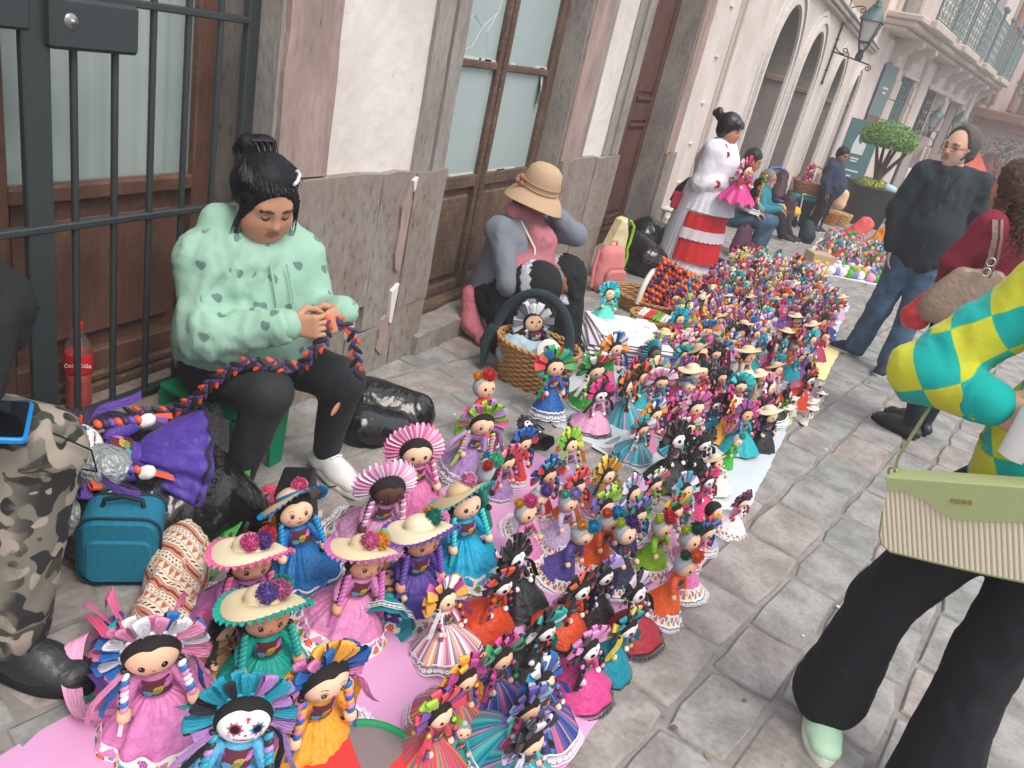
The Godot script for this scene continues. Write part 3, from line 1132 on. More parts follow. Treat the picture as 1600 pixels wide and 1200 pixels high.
func arcade_house() -> void:
	var h := thing("arcade_house", "cream house with four tall moulded stone arches and a cornice", "house")
	var pl := mat("fbf7f4", 0.9, {"tex": "plaster", "wtri": true, "scale": 0.5, "bump": "plaster_h", "bs": 0.5})
	var st := mat("dad4cf", 0.9, {"tex": "plaster", "wtri": true, "scale": 0.8, "bump": "plaster_h", "bs": 0.3})
	var pk := mat("f3ebe8", 0.9, {"tex": "pinkstone", "wtri": true, "scale": 0.8, "bump": "pinkstone_h", "bs": 0.25})
	var ar := [[3.2, 4.94], [5.93, 7.65], [10.1, 11.7], [14.25, 15.55]]
	var cuts := [0.05, 5.44, 8.9, 13.0, 16.43]
	for k in 4:
		var a0: float = ar[k][0]
		var a1: float = ar[k][1]
		var g := gy(-8.6 - (a0 + a1) / 2)
		var apex := g + 3.10
		var ys := apex - (a1 - a0) / 2 * 1.02
		var mb := MB.new()
		mb.prism(arch_poly(cuts[k], cuts[k + 1], a0, a1, -1.4, ys, 3.35), -0.30, 0.0, F1)
		obj("wall", mb, pl, h)
		var rv := MB.new()
		rv.prism(arch_ring(a0, a1, -1.0, ys, -0.012, 0.03), -0.32, 0.012, F1)
		obj("stone_reveal", rv, mat("b0aca8", 0.9, {"tex": "plaster", "wtri": true, "scale": 0.8}), h)
		for q in [[0.02, 0.13, 0.045], [0.15, 0.24, 0.075], [0.26, 0.34, 0.03]]:
			var m2 := MB.new()
			m2.prism(arch_ring(a0, a1, g + 0.62, ys, q[0], q[1]), -0.02, q[2], F1, 0.012)
			obj("arch_moulding", m2, mat("dcd5d0", 0.85, {"tex": "grain", "wtri": true, "scale": 2.0}), h)
		for sd in [-1, 1]:
			var c: float = (a0 - 0.18) if sd < 0 else (a1 + 0.18)
			obj("pier_base", worn(F1, c - 0.20, c + 0.20, -1.2, g + 0.62, -0.02, 0.095, 0.006), pk, h)
			# impost where the arch springs
			obj("impost", slab(F1, a0 - 0.0 if sd < 0 else a1 - 0.05, a0 + 0.05 if sd < 0 else a1, ys - 0.10, ys - 0.02, -0.28, 0.02, 0.01), pk, h)
		# door leaves stand back in the arch
		var dm := MB.new()
		slab_in(dm, F1, a0 - 0.05, a1 + 0.05, g - 0.1, apex + 0.05, -0.40, -0.335, 0.0)
		var dr := obj("door", dm, mat("54392f", 0.6, {"tex": "wood_brown", "scale": 1.0}), h)
		for q in 4:
			var pm := MB.new()
			var du := (a1 - a0) / 4.0
			slab_in(pm, F1, a0 + du * q + 0.05, a0 + du * (q + 1) - 0.05, g + 0.1, g + 1.9, -0.336, -0.315, 0.01)
			obj("panel", pm, mat("5e4136", 0.6, {"tex": "wood_brown", "scale": 1.0}), dr)
	# strips of wall left of the arches: stone ledges, a groove pipe, grey pilaster
	var lg := 0
	for y in [2.28, 1.78, 1.30, 0.86, 0.42, 0.0]:
		obj("ledge", slab(F1, 0.52, 0.70, y, y + 0.022, -0.02, 0.022, 0.004), pl, h)
		lg += 1
	obj("corner_strip", slab(F1, 0.06, 0.55, -0.7, 3.3, -0.02, 0.012, 0.006), pl, h)
	obj("corner_strip", slab(F1, 1.02, 1.12, -0.7, 3.3, -0.02, 0.018, 0.008), st, h)
	obj("corner_strip", slab(F1, 1.20, 1.24, -0.7, 3.3, -0.02, 0.03, 0.012), st, h)
	obj("stone_base", worn(F1, 0.06, 0.34, -0.7, 0.05, -0.02, 0.06, 0.006), pk, h)
	for q in [[2.9, 0.0, 0.1, 3.02, 3.08], [2.9, 0.0, 0.15, 3.085, 3.16], [2.9, 0.0, 0.19, 3.165, 3.21]]:
		obj("cornice", slab(F1, 0.0, 16.43, q[3], q[4], -0.1, q[2], 0.012), st, h)
	obj("upper_wall", slab(F1, 0.0, 16.43, 3.36, 7.0, -0.4, -0.02, 0.0), mat("cdb9a8", 0.95, {"tex": "plaster", "wtri": true, "scale": 0.8, "bump": "stone_h", "bs": 1.2}), h)
	obj("parapet", slab(F1, 0.0, 16.43, 3.21, 3.40, -0.3, 0.03, 0.0), pl, h)
	obj("inner_wall", slab(F1, -0.2, 16.6, -1.4, 6.9, -0.75, -0.6, 0.0), mat("9a9590", 0.9), h)
	lantern("wall_lantern", "large green street lantern on a scrolled iron bracket above the arches", F1, 8.9, 2.44, 0.52, 1.0, 1)

func spiral(c: Vector3, ex: Vector3, ey: Vector3, r0: float, turns: float, n := 22) -> PackedVector3Array:
	var p := PackedVector3Array()
	for k in n + 1:
		var t := k / float(n)
		var a := TAU * turns * t
		var r := r0 * (1.0 - 0.8 * t)
		p.push_back(c + ex * cos(a) * r + ey * sin(a) * r)
	return p

# lantern whose foot is at height y, out from facade f at u
func lantern(called: String, label: String, f: Transform3D, u: float, y: float, out: float, s: float, style: int) -> void:
	var t := thing(called, label, "street lamp", f * Vector3(u, y, 0), atan2(f.basis.x.z, -f.basis.x.x) * 0.0, "green wall lanterns")
	t.basis = f.basis
	var iron := mat("1f2a30", 0.5, {"spec": 0.5})
	var green := mat("3b5a5c", 0.45, {"spec": 0.5})
	var br := MB.new()
	var O := Vector3(0, 0, 0)
	br.tube(PackedVector3Array([Vector3(0, -0.55 * s, 0.03), Vector3(0, 1.1 * s, 0.03)]), 0.018 * s, 6)
	br.tube(PackedVector3Array([Vector3(0, 1.1 * s, 0.03), Vector3(0, 1.28 * s, 0.03)]), PackedFloat32Array([0.018 * s, 0.003]), 6)
	br.tube(PackedVector3Array([Vector3(0, 0.07 * s, -0.02), Vector3(0, 0.0, out), Vector3(0, -0.03, out + 0.22 * s)]), 0.016 * s, 6)
	for q in [[0.75, 0.26, 1.0], [0.22, 0.2, -1.0]]:
		var arm := PackedVector3Array()
		for k in 9:
			var a := PI * 0.5 * k / 8.0
			arm.push_back(Vector3(0, q[0] * s + q[2] * 0.16 * s * sin(a), 0.03 + q[1] * s * (1.0 - cos(a))))
		br.tube(arm, 0.012 * s, 5)
		br.tube(spiral(Vector3(0, (q[0] + q[2] * 0.10) * s, 0.03 + q[1] * s), Vector3(0, q[2], 0), Vector3(0, 0, 1), 0.06 * s, 1.3), 0.011 * s, 5)
	br.tube(spiral(Vector3(0, -0.09 * s, out + 0.22 * s), Vector3(0, 1, 0), Vector3(0, 0, 1), 0.06 * s, 1.4), 0.011 * s, 5)
	for yy in [-0.5, -0.28, 0.28]:
		br.tube(PackedVector3Array([Vector3(0, yy * s, -0.03), Vector3(0, yy * s, 0.06)]), 0.014 * s, 5)
	obj("bracket", br, iron, t)
	var xf := Transform3D(Basis(Vector3.UP, PI / 4), Vector3(0, 0, out))
	var b2 := MB.new()
	b2.lathe(PackedVector2Array([Vector2(0.06, 0.0), Vector2(0.075, 0.07), Vector2(0.05, 0.17), Vector2(0.06, 0.20)]), 6, xf.scaled_local(Vector3.ONE * s))
	for k in 4:
		var a := TAU * k / 4 + PI / 4
		var d := Vector3(cos(a), 0, sin(a))
		b2.tube(PackedVector3Array([Vector3(0, 0.15, out) * Vector3(s, s, 1) + d * 0.05 * s, Vector3(0, 0.29 * s, out) + d * 0.115 * s, Vector3(0, 0.33 * s, out) + d * 0.135 * s]), 0.013 * s, 5)
		b2.tube(PackedVector3Array([Vector3(0, 0.33 * s, out) + d * 0.135 * s, Vector3(0, 0.70 * s, out) + d * 0.25 * s]), 0.014 * s, 5)
		var d2 := Vector3(cos(a + PI / 2), 0, sin(a + PI / 2))
		b2.tube(PackedVector3Array([Vector3(0, 0.33 * s, out) + d * 0.135 * s, Vector3(0, 0.33 * s, out) + d2 * 0.135 * s]), 0.016 * s, 5)
		b2.tube(PackedVector3Array([Vector3(0, 0.70 * s, out) + d * 0.25 * s, Vector3(0, 0.70 * s, out) + d2 * 0.25 * s]), 0.018 * s, 5)
	obj("frame", b2, iron, t)
	var gl := MB.new()
	gl.lathe(PackedVector2Array([Vector2(0.13, 0.335), Vector2(0.245, 0.695)]), 4, xf.scaled_local(Vector3.ONE * s))
	obj("glass", gl, mat("cfd3d2", 0.3, {"alpha": 0.75}), t)
	var rf := MB.new()
	rf.lathe(PackedVector2Array([Vector2(0.30, 0.69), Vector2(0.30, 0.71), Vector2(0.16, 0.90), Vector2(0.10, 0.96)]), 4, xf.scaled_local(Vector3.ONE * s))
	rf.lathe(PackedVector2Array([Vector2(0.10, 0.955), Vector2(0.085, 0.985), Vector2(0.05, 1.0), Vector2(0.07, 1.03), Vector2(0.03, 1.06), Vector2(0.035, 1.09), Vector2(0.0, 1.14)]), 8, xf.scaled_local(Vector3.ONE * s))
	obj("roof", rf, green, t)

func curl_panel(f: Transform3D, u0: float, u1: float, y0: float, y1: float, o: float, nu: int, ny: int, rad: float) -> MB:
	var mb := MB.new()
	for i in nu:
		for j in ny:
			var c := f * Vector3(lerpf(u0, u1, (i + 0.5) / nu), lerpf(y0, y1, (j + 0.5) / ny), o)
			var ex := f.basis.x * ((u1 - u0) / nu * 0.46)
			var ey := f.basis.y * ((y1 - y0) / ny * 0.46)
			var sgn := 1.0 if (i + j) % 2 else -1.0
			var p := PackedVector3Array()
			for k in 15:
				var t := k / 14.0
				var a := TAU * 1.25 * t
				var r := 1.0 - 0.75 * t
				p.push_back(c + ex * cos(a) * r * sgn + ey * sin(a) * r)
			mb.tube(p, rad, 4, false)
	for i in nu + 1:
		var u := lerpf(u0, u1, i / float(nu))
		mb.tube(PackedVector3Array([f * Vector3(u, y0, o), f * Vector3(u, y1, o)]), rad * 1.1, 4)
	for y in [y0, y1]:
		mb.tube(PackedVector3Array([f * Vector3(u0, y, o), f * Vector3(u1, y, o)]), rad * 1.8, 5)
	return mb

func balcony_house() -> void:
	var h := thing("balcony_house", "pale pink stone house with a long corbelled balcony and green ironwork", "house")
	var pl := mat("fbf3f0", 0.9, {"tex": "plaster", "wtri": true, "scale": 0.4, "bump": "plaster_h", "bs": 0.6})
	var st := mat("ece4df", 0.9, {"tex": "plaster", "wtri": true, "scale": 0.5, "bump": "plaster_h", "bs": 0.6})
	var iron := mat("4a6a6c", 0.5, {"spec": 0.5})
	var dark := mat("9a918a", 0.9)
	# wall pieces around the openings
	var wins := [[4.45, 6.6, 0.9, 2.86], [9.0, 13.0, -1.9, 2.83], [13.9, 17.7, -1.9, 2.78]]
	var u := 0.0
	var wall := MB.new()
	for w in wins:
		slab_in(wall, F2, u, w[0], -3.0, 3.6, -0.5, 0.0, 0.0)
		slab_in(wall, F2, w[0], w[1], w[3], 3.6, -0.5, 0.0, 0.0)
		slab_in(wall, F2, w[0], w[1], -3.0, w[2], -0.5, 0.0, 0.0)
		u = w[1]
	slab_in(wall, F2, u, 21.0, -3.0, 3.6, -0.5, 0.0, 0.0)
	var uppers := [[1.0, 3.0], [8.0, 10.6], [14.5, 17.0]]
	u = 0.0
	for w in uppers:
		slab_in(wall, F2, u, w[0], 3.6, 11.0, -0.5, 0.0, 0.0)
		slab_in(wall, F2, w[0], w[1], 7.6, 11.0, -0.5, 0.0, 0.0)
		u = w[1]
	slab_in(wall, F2, u, 21.0, 3.6, 11.0, -0.5, 0.0, 0.0)
	slab_in(wall, F2, -0.4, 0.0, -3.0, 11.0, -4.0, 0.0, 0.0)
	obj("wall", wall, pl, h)
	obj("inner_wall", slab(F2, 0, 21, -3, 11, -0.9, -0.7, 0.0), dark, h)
	# rusticated blocks round the ground-floor openings
	for w in wins:
		for sd in [0, 1]:
			var k := 0
			var y := -1.6
			while y < 2.7:
				var hh := 0.62
				var wd: float = 1.15 if k % 2 else 0.8
				var ua: float = w[0] - wd if sd == 0 else w[1]
				var ub: float = w[0] if sd == 0 else w[1] + wd
				if y + hh < 2.9 and ua > 2.9 and (w[0] < 5.0 or sd == 1 or w[0] > 13.0):
					obj("quoin", slab(F2, ua, ub, y, y + hh - 0.04, -0.02, 0.06, 0.02), st, h)
				y += hh
				k += 1
		obj("window_surround", slab(F2, w[0] - 0.1, w[1] + 0.1, w[3], w[3] + 0.10, -0.05, 0.10, 0.02), st, h)
	# pilasters
	for q in [[6.9, 7.55], [18.6, 19.5]]:
		obj("pilaster", slab(F2, q[0], q[1], -2.0, 3.55, -0.02, 0.16, 0.03), st, h)
	var wg := obj("window_grille", curl_panel(F2, 4.5, 6.55, 0.95, 2.82, -0.08, 5, 9, 0.022), iron, h)
	var dg := obj("window_grille", curl_panel(F2, 9.1, 11.2, 0.6, 2.78, -0.1, 4, 6, 0.022), mat("3a3f40", 0.5), h)
	# half-open carriage door
	var dm := MB.new()
	slab_in(dm, F2, 11.3, 13.0, -1.9, 2.8, -0.35, -0.28, 0.02)
	slab_in(dm, F2, 13.9, 15.4, -1.9, 2.75, -0.35, -0.28, 0.02)
	obj("door", dm, mat("a39a95", 0.7), h)
	# balcony slab, in three stepped mouldings, and corbels
	for q in [[0.0, 21.2, 4.0, 4.16, 0.95], [0.05, 21.1, 3.84, 4.0, 0.82], [0.1, 21.0, 3.72, 3.84, 0.60]]:
		obj("balcony_slab", slab(F2, q[0], q[1], q[2], q[3], -0.1, q[4], 0.03), st, h)
	for q in [1.0, 6.4, 11.8, 17.2]:
		obj("balcony_slab", slab(F2, q, q + 3.2, 3.98, 4.20, -0.1, 1.12, 0.03), st, h)
	for uc in [2.3, 4.3, 9.3, 11.9, 14.3, 17.2, 19.8]:
		var cb := MB.new()
		var poly := PackedVector2Array([Vector2(0, 0), Vector2(0.72, 0), Vector2(0.74, -0.12), Vector2(0.60, -0.22), Vector2(0.50, -0.20), Vector2(0.40, -0.34), Vector2(0.22, -0.46), Vector2(0.20, -0.58), Vector2(0.10, -0.68), Vector2(0, -0.70)])
		var xf := Transform3D(Basis(F2.basis.z, Vector3.UP, -F2.basis.x), F2 * Vector3(uc, 3.72, 0))
		cb.prism(poly, -0.22, 0.22, xf, 0.02)
		obj("corbel", cb, st, h)
	# upper doors with surrounds
	for w in uppers:
		var um := MB.new()
		slab_in(um, F2, w[0], w[1], 4.1, 7.6, -0.4, -0.3, 0.02)
		obj("upper_door", um, mat("6d6664", 0.6), h)
		for s2 in [w[0] - 0.35, w[1] + 0.02]:
			obj("window_surround", slab(F2, s2, s2 + 0.33, 4.15, 7.7, -0.02, 0.10, 0.02), st, h)
	# iron railings with ball finials
	for q in [[1.2, 6.2, 3], [6.6, 11.6, 3], [12.0, 16.6, 3], [17.4, 20.6, 2]]:
		var rl := obj("railing", curl_panel(F2, q[0], q[1], 4.28, 5.75, 1.0, 9, 6, 0.013), mat("6f8a8a", 0.5), h)
		for uu in [q[0], (q[0] + q[1]) / 2, q[1]]:
			var pm := MB.new()
			pm.tube(PackedVector3Array([F2 * Vector3(uu, 4.2, 1.0), F2 * Vector3(uu, 5.95, 1.0)]), 0.035, 6)
			pm.ell(F2 * Vector3(uu, 6.02, 1.0), Vector3.ONE * 0.10, Basis.IDENTITY, 8, 6)
			obj("post", pm, iron, rl)
	# banner at the corner and the tall board
	var bn := MB.new()
	slab_in(bn, F2, 1.7, 3.3, 1.55, 3.0, 0.06, 0.09, 0.0)
	var bo := single("wall_banner", bn, mat("6b7d80", 0.8), "grey green shop banner with white shell emblem by the barred window", "banner")
	var em := MB.new()
	var cc := F2 * Vector3(2.5, 2.45, 0.096)
	for k in 9:
		var a := PI * (k + 0.5) / 9.0
		em.tube(PackedVector3Array([cc + F2.basis.x * cos(a) * 0.16 + F2.basis.y * sin(a) * 0.10, cc + F2.basis.x * cos(a) * 0.48 + F2.basis.y * sin(a) * 0.30]), 0.028, 4)
	for k in 2:
		em = MB.new()
		em.box(cc - F2.basis.y * (0.10 + 0.13 * k), Vector3(0.6 - 0.2 * k, 0.05, 0.01), 0.0, F2.basis)
		obj("text_line", em, mat("d8dcdc", 0.8), bo)
	var lo := MB.new()
	slab_in(lo, F2, 1.75, 3.25, -0.2, 1.54, 0.055, 0.08, 0.0)
	obj("print", lo, mat("c2a58c", 0.8, {"tex": "pinkstone"}), bo)
	lantern("wall_lantern", "left one of two small green lanterns by the dark doorway", F2, 10.5, 1.25, 0.38, 1.05, 0)
	lantern("wall_lantern", "right one of two small green lanterns, beyond the dark doorway", F2, 16.5, 1.25, 0.30, 1.2, 0)

func far_houses() -> void:
	var F3 := facade(F2 * Vector3(20.9, 0, 0.12), 0.38, -0.925)
	var h := thing("terracotta_house", "pale pink house with terracotta window frames and a red flower balcony", "house")
	var pl := mat("e3d3d2", 0.9, {"tex": "plaster", "wtri": true, "scale": 0.3})
	var tc := mat("9c6a58", 0.8, {"tex": "grain", "wtri": true})
	obj("wall", slab(F3, 0.0, 24.0, -4.0, 14.0, -0.6, 0.0, 0.0), pl, h)
	for q in [[0.1, 0.5], [1.3, 1.7], [4.4, 4.9], [6.0, 6.5]]:
		obj("window_frame", slab(F3, q[0], q[1], 3.2, 9.0, 0.0, 0.16, 0.02), tc, h)
	for q in [[0.5, 1.3], [4.9, 6.0]]:
		obj("window", slab(F3, q[0], q[1], 3.2, 9.0, 0.0, 0.05, 0.0), mat("857f82", 0.4), h)
	obj("balcony_slab", slab(F3, -0.6, 12.0, 2.55, 2.95, 0.0, 2.4, 0.05), tc, h)
	obj("balcony_slab", slab(F3, 0.2, 12.0, 2.2, 2.54, 0.0, 1.7, 0.05), tc, h)
	for k in 3:
		var u0 := 0.5 + k * 2.3
		obj("planter_box", slab(F3, u0, u0 + 2.1, 2.95, 3.9, 1.6, 2.3, 0.03), mat("7d5548", 0.8), h)
		leaves("balcony_plant", "bushy green plant in the terracotta balcony box, number %s from the street corner" % ["one", "two", "three"][k], "plant", F3 * Vector3(u0 + 1.0, 4.3, 1.9), Vector3(1.1, 0.75, 0.6), 420, 0.20, ["5c7a4c", "73905c", "4a6640"], 300 + k, "plants in the terracotta balcony boxes")
	leaves("climbing_plant", "green climber hanging under the terracotta balcony", "plant", F3 * Vector3(2.0, 1.0, 1.5), Vector3(1.4, 1.0, 0.6), 420, 0.18, ["5f7a50", "8a9068", "47603c"], 310)
	# red round shop sign and its bracket
	var sg := thing("round_sign", "small red round sign with a white curl on an iron bracket", "sign", F3 * Vector3(-0.3, 5.7, 0.9))
	sg.basis = F3.basis
	var sd := MB.new()
	sd.lathe(PackedVector2Array([Vector2(0, -0.05), Vector2(0.62, -0.05), Vector2(0.65, 0), Vector2(0.62, 0.05), Vector2(0, 0.05)]), 24, Transform3D(Basis(Vector3.FORWARD, PI / 2), Vector3(0, 0, 1.1)))
	obj("disc", sd, mat("d8413f", 0.6), sg)
	var sw := MB.new()
	sw.tube(spiral(Vector3(-0.065, 0, 1.1), Vector3(0, 1, 0), Vector3(0, 0, 1), 0.34, 0.7), 0.06, 5)
	obj("curl", sw, mat("eeeeee", 0.6), sg)
	var sb := MB.new()
	sb.tube(PackedVector3Array([Vector3(0, 0.7, 0.0), Vector3(0, 0.7, 1.3)]), 0.05, 6)
	obj("bracket", sb, mat("2a2a2c", 0.5), sg)
	# white house that closes the street
	var F4 := facade(Vector3(3.0, 0, -72.0), 0.98, -0.05)
	var w := thing("white_house", "white house with an arched window at the far end of the street", "house")
	obj("wall", slab(F4, -12.0, 60.0, -5.0, 24.0, -0.6, 0.0, 0.0), mat("d9dee2", 0.9, {"tex": "plaster", "wtri": true, "scale": 0.2}), w)
	var am := MB.new()
	am.prism(arch_poly(7.6, 9.9, 8.0, 9.5, 0.6, 2.2, 3.4), -0.02, 0.12, F4)
	obj("window_frame", am, mat("c5c2c2", 0.9), w)
	obj("window", slab(F4, 7.95, 9.55, 0.5, 3.2, 0.0, 0.04, 0.0), mat("6d6a70", 0.4), w)
	obj("cornice", slab(F4, -12.0, 60.0, 5.2, 5.6, 0.0, 0.3, 0.05), mat("c9c6c4", 0.9), w)

# a mass of separate leaves filling an ellipsoid unevenly
func leaves(called: String, label: String, category: String, at: Vector3, rad: Vector3, n: int, size: float, tones: Array, sd: int, group := "") -> Node3D:
	var t := thing(called, label, category, at, 0.0, group)
	leaf_part("foliage", t, Vector3.ZERO, rad, n, size, tones, sd)
	var st := MB.new()
	var r := RandomNumberGenerator.new()
	r.seed = sd + 9
	for k in 7:
		st.tube(PackedVector3Array([Vector3(0, -rad.y * 1.1, 0), Vector3(r.randf_range(-1, 1) * rad.x * 0.4, 0, r.randf_range(-1, 1) * rad.z * 0.4), Vector3(r.randf_range(-1, 1) * rad.x * 0.8, rad.y * 0.6, r.randf_range(-1, 1) * rad.z * 0.8)]), rad.y * 0.03, 4)
	obj("stems", st, mat("5a5142", 0.9), t)
	return t

func leaf_part(called: String, t: Node3D, c: Vector3, rad: Vector3, n: int, size: float, tones: Array, sd: int, shell := 0.55, flat_bottom := false) -> void:
	var r := RandomNumberGenerator.new()
	r.seed = sd
	var mb := MB.new()
	var cols := []
	for q in tones:
		cols.push_back(lin(q))
	for k in n:
		var d := Vector3(r.randfn(), r.randfn(), r.randfn()).normalized()
		var lump := 1.0 + 0.16 * noise.get_noise_3d(d.x * 2.2 + sd, d.y * 2.2, d.z * 2.2)
		var rr := lerpf(shell, 1.0, sqrt(r.randf())) * lump
		var p := c + d * rad * rr
		if flat_bottom and p.y < c.y - rad.y * 0.45:
			p.y = c.y - rad.y * 0.45 - r.randf() * rad.y * 0.12
		var nn := (d + Vector3(r.randfn(), r.randfn() + 0.6, r.randfn()) * 0.55).normalized()
		var s := nn.cross(Vector3(r.randfn(), r.randfn(), r.randfn())).normalized()
		var q := nn.cross(s)
		var L := size * r.randf_range(0.6, 1.2)
		mb.col = (cols[r.randi() % cols.size()] as Color) * r.randf_range(0.75, 1.2)
		var a := mb.p(p - s * L * 0.5)
		var b := mb.p(p + q * L * 0.27 + nn * L * 0.06)
		var e := mb.p(p + s * L * 0.5)
		var f := mb.p(p - q * L * 0.27 + nn * L * 0.06)
		mb.quad(a, f, e, b)
	var o := obj(called, mb, mat("ffffff", 0.6, {"vc": true, "back": "30401c"}), t)
	o.set_meta("kind", "stuff")

# ------------------------------------------------------------------ people
func frame_at(o: Vector3, look: Vector3, up := Vector3.UP) -> Transform3D:
	var z := look.normalized()
	var x := up.cross(z).normalized()
	return Transform3D(Basis(x, z.cross(x), z), o)

# head in local metres, face towards +z; adds to the body's mesh
func head_part(mb: MB, xf: Transform3D, skin: Color, cell: float, o := {}) -> void:
	var X := Vector3.RIGHT
	var b := [[Vector3(0, 0.035, -0.015), Vector3(0, 0.030, -0.01), 0.092, 0.092, 0.02, X, 0.86], [Vector3(0, 0.0, 0.02), Vector3(0, -0.055, 0.028), 0.070, 0.056, 0.03, X, 0.95],
		[Vector3(-0.032, -0.06, 0.0), Vector3(0, -0.09, 0.048), 0.036, 0.026, 0.03], [Vector3(0.032, -0.06, 0.0), Vector3(0, -0.09, 0.048), 0.036, 0.026, 0.03],
		[Vector3(-0.036, -0.028, 0.050), Vector3(-0.030, -0.045, 0.052), 0.028, 0.026, 0.03], [Vector3(0.036, -0.028, 0.050), Vector3(0.030, -0.045, 0.052), 0.028, 0.026, 0.03],
		[Vector3(-0.034, 0.026, 0.062), Vector3(0.034, 0.026, 0.062), 0.019, 0.019, 0.02], [Vector3(0, 0.018, 0.078), Vector3(0, -0.022, 0.096), 0.009, 0.014, 0.015],
		[Vector3(-0.012, -0.027, 0.085), Vector3(0.012, -0.027, 0.085), 0.010, 0.010, 0.01],
		[Vector3(-0.018, -0.052, 0.078), Vector3(0.018, -0.052, 0.078), 0.009, 0.009, 0.01], [Vector3(-0.014, -0.062, 0.077), Vector3(0.014, -0.062, 0.077), 0.010, 0.010, 0.01],
		[Vector3(0, -0.088, 0.062), Vector3(0, -0.090, 0.060), 0.020, 0.020, 0.02],
		[Vector3(-0.080, 0.012, -0.008), Vector3(-0.076, -0.022, -0.002), 0.020, 0.014, 0.008, X, 0.45], [Vector3(0.080, 0.012, -0.008), Vector3(0.076, -0.022, -0.002), 0.020, 0.014, 0.008, X, 0.45]]
	if o.get("chub", 0.0) > 0.0:
		for s in [-1, 1]:
			b.push_back([Vector3(s * 0.04, -0.05, 0.03), Vector3(s * 0.03, -0.085, 0.03), 0.030 + 0.012 * o.chub, 0.026 + 0.012 * o.chub, 0.04])
	var bite := [[Vector3(-0.032, 0.006, 0.090), Vector3(-0.030, 0.006, 0.090), 0.012, 0.012, 0.014], [Vector3(0.032, 0.006, 0.090), Vector3(0.030, 0.006, 0.090), 0.012, 0.012, 0.014], [Vector3(-0.022, -0.0575, 0.094), Vector3(0.022, -0.0575, 0.094), 0.003, 0.003, 0.004]]
	var lip: Color = o.get("lip", skin.lerp(lin("7a2f2f"), 0.55))
	var brow: Color = lin("1c1614")
	var beard: float = o.get("beard", 0.0)
	var bc: Color = o.get("beard_col", lin("bdbab6"))
	sdf(mb, b, cell, xf, func(p: Vector3):
		if p.z > 0.06 and absf(p.x) < 0.026 * (1.0 - pow(absf(p.y + 0.057) / 0.016, 2.0)) and absf(p.y + 0.057) < 0.016:
			return lip
		if p.z > 0.045 and absf(absf(p.x) - 0.034) < 0.021 and absf(p.y - 0.033 + 0.004 * absf(absf(p.x) - 0.03) / 0.02) < 0.0055:
			return skin.lerp(brow, 0.85)
		if beard > 0.0 and p.y < -0.035 and p.z > 0.0 and not (absf(p.x) < 0.02 and p.y > -0.066 and p.y < -0.05):
			return skin.lerp(bc, beard)
		if p.z > 0.03 and absf(p.x) > 0.02 and p.y < -0.01 and p.y > -0.055:
			return skin * Color(1.04, 0.95, 0.93)
		return skin, 0.0, 8.0, null, bite)

func eyes_part(t: Node3D, xf: Transform3D, shut: bool, skin: Color) -> void:
	for s in [-1, 1]:
		var mb := MB.new()
		mb.col = Color(0.72, 0.70, 0.68)
		mb.ell(Vector3(s * 0.032, 0.006, 0.071), Vector3(0.013, 0.010, 0.010), Basis.IDENTITY, 12, 8)
		mb.col = lin("1b120d")
		mb.ell(Vector3(s * 0.032, 0.005, 0.0785), Vector3(0.006, 0.006, 0.0035), Basis.IDENTITY, 10, 6)
		mb.col = skin * 0.92
		mb.ell(Vector3(s * 0.032, 0.0115 if not shut else 0.007, 0.0715), Vector3(0.0155, 0.0075 if not shut else 0.0115, 0.0125), Basis.IDENTITY, 12, 8)
		mb.col = lin("140e0c")
		mb.tube(PackedVector3Array([Vector3(s * 0.018, 0.004, 0.081), Vector3(s * 0.032, 0.007 if not shut else -0.003, 0.0845), Vector3(s * 0.047, 0.003, 0.077)]), 0.0018, 5)
		for i in mb.v.size():
			mb.v[i] = xf * mb.v[i]
		obj("eye", mb, mat("ffffff", 0.4, {"vc": true}), t)

# hand: origin at the wrist, fingers along +y, palm faces +z, thumb on the side sx
func hand_part(mb: MB, xf: Transform3D, sx: float, curl: Array, cell: float, scale := 1.0, thumb := 0.6) -> void:
	var b := []
	var r := 0.0085 * scale
	for k in 4:
		var x := (-0.031 + 0.0205 * k) * -sx * scale
		b.push_back([Vector3(x * 0.55, 0.0, 0), Vector3(x, 0.085 * scale, 0), 0.018 * scale, 0.0125 * scale, 0.018 * scale, Vector3.BACK, 0.8])
		var p := Vector3(x, 0.086 * scale, 0)
		var a := 0.15
		var L: float = [0.058, 0.073, 0.079, 0.070][k] * scale
		for j in 3:
			a += curl[k] * [0.9, 1.1, 0.7][j]
			var q: Vector3 = p + Vector3(x * 0.10 * (1 if j == 0 else 0), cos(a), sin(a)) * L * [0.45, 0.32, 0.25][j]
			b.push_back([p, q, r * [1.05, 0.98, 0.9][j], r * [0.98, 0.9, 0.78][j], 0.003])
			p = q
	var t0 := Vector3(sx * 0.022, 0.022, 0.008) * scale
	var t1 := t0 + Vector3(sx * 0.026, 0.026, 0.012 + 0.02 * thumb) * scale
	var t2 := t1 + Vector3(sx * (0.012 - 0.02 * thumb), 0.026, 0.008 + 0.012 * thumb) * scale
	var t3 := t2 + Vector3(-sx * 0.014 * thumb, 0.020, 0.006) * scale
	b.push_back([t0, t1, 0.015 * scale, 0.0115 * scale, 0.014 * scale])
	b.push_back([t1, t2, 0.0108 * scale, 0.0095 * scale, 0.004])
	b.push_back([t2, t3, 0.0095 * scale, 0.0078 * scale, 0.004])
	b.push_back([Vector3(0, -0.05, 0) * scale, Vector3(0, 0.01, 0) * scale, 0.024 * scale, 0.024 * scale, 0.02 * scale, Vector3.BACK, 0.85])
	sdf(mb, b, cell, xf)

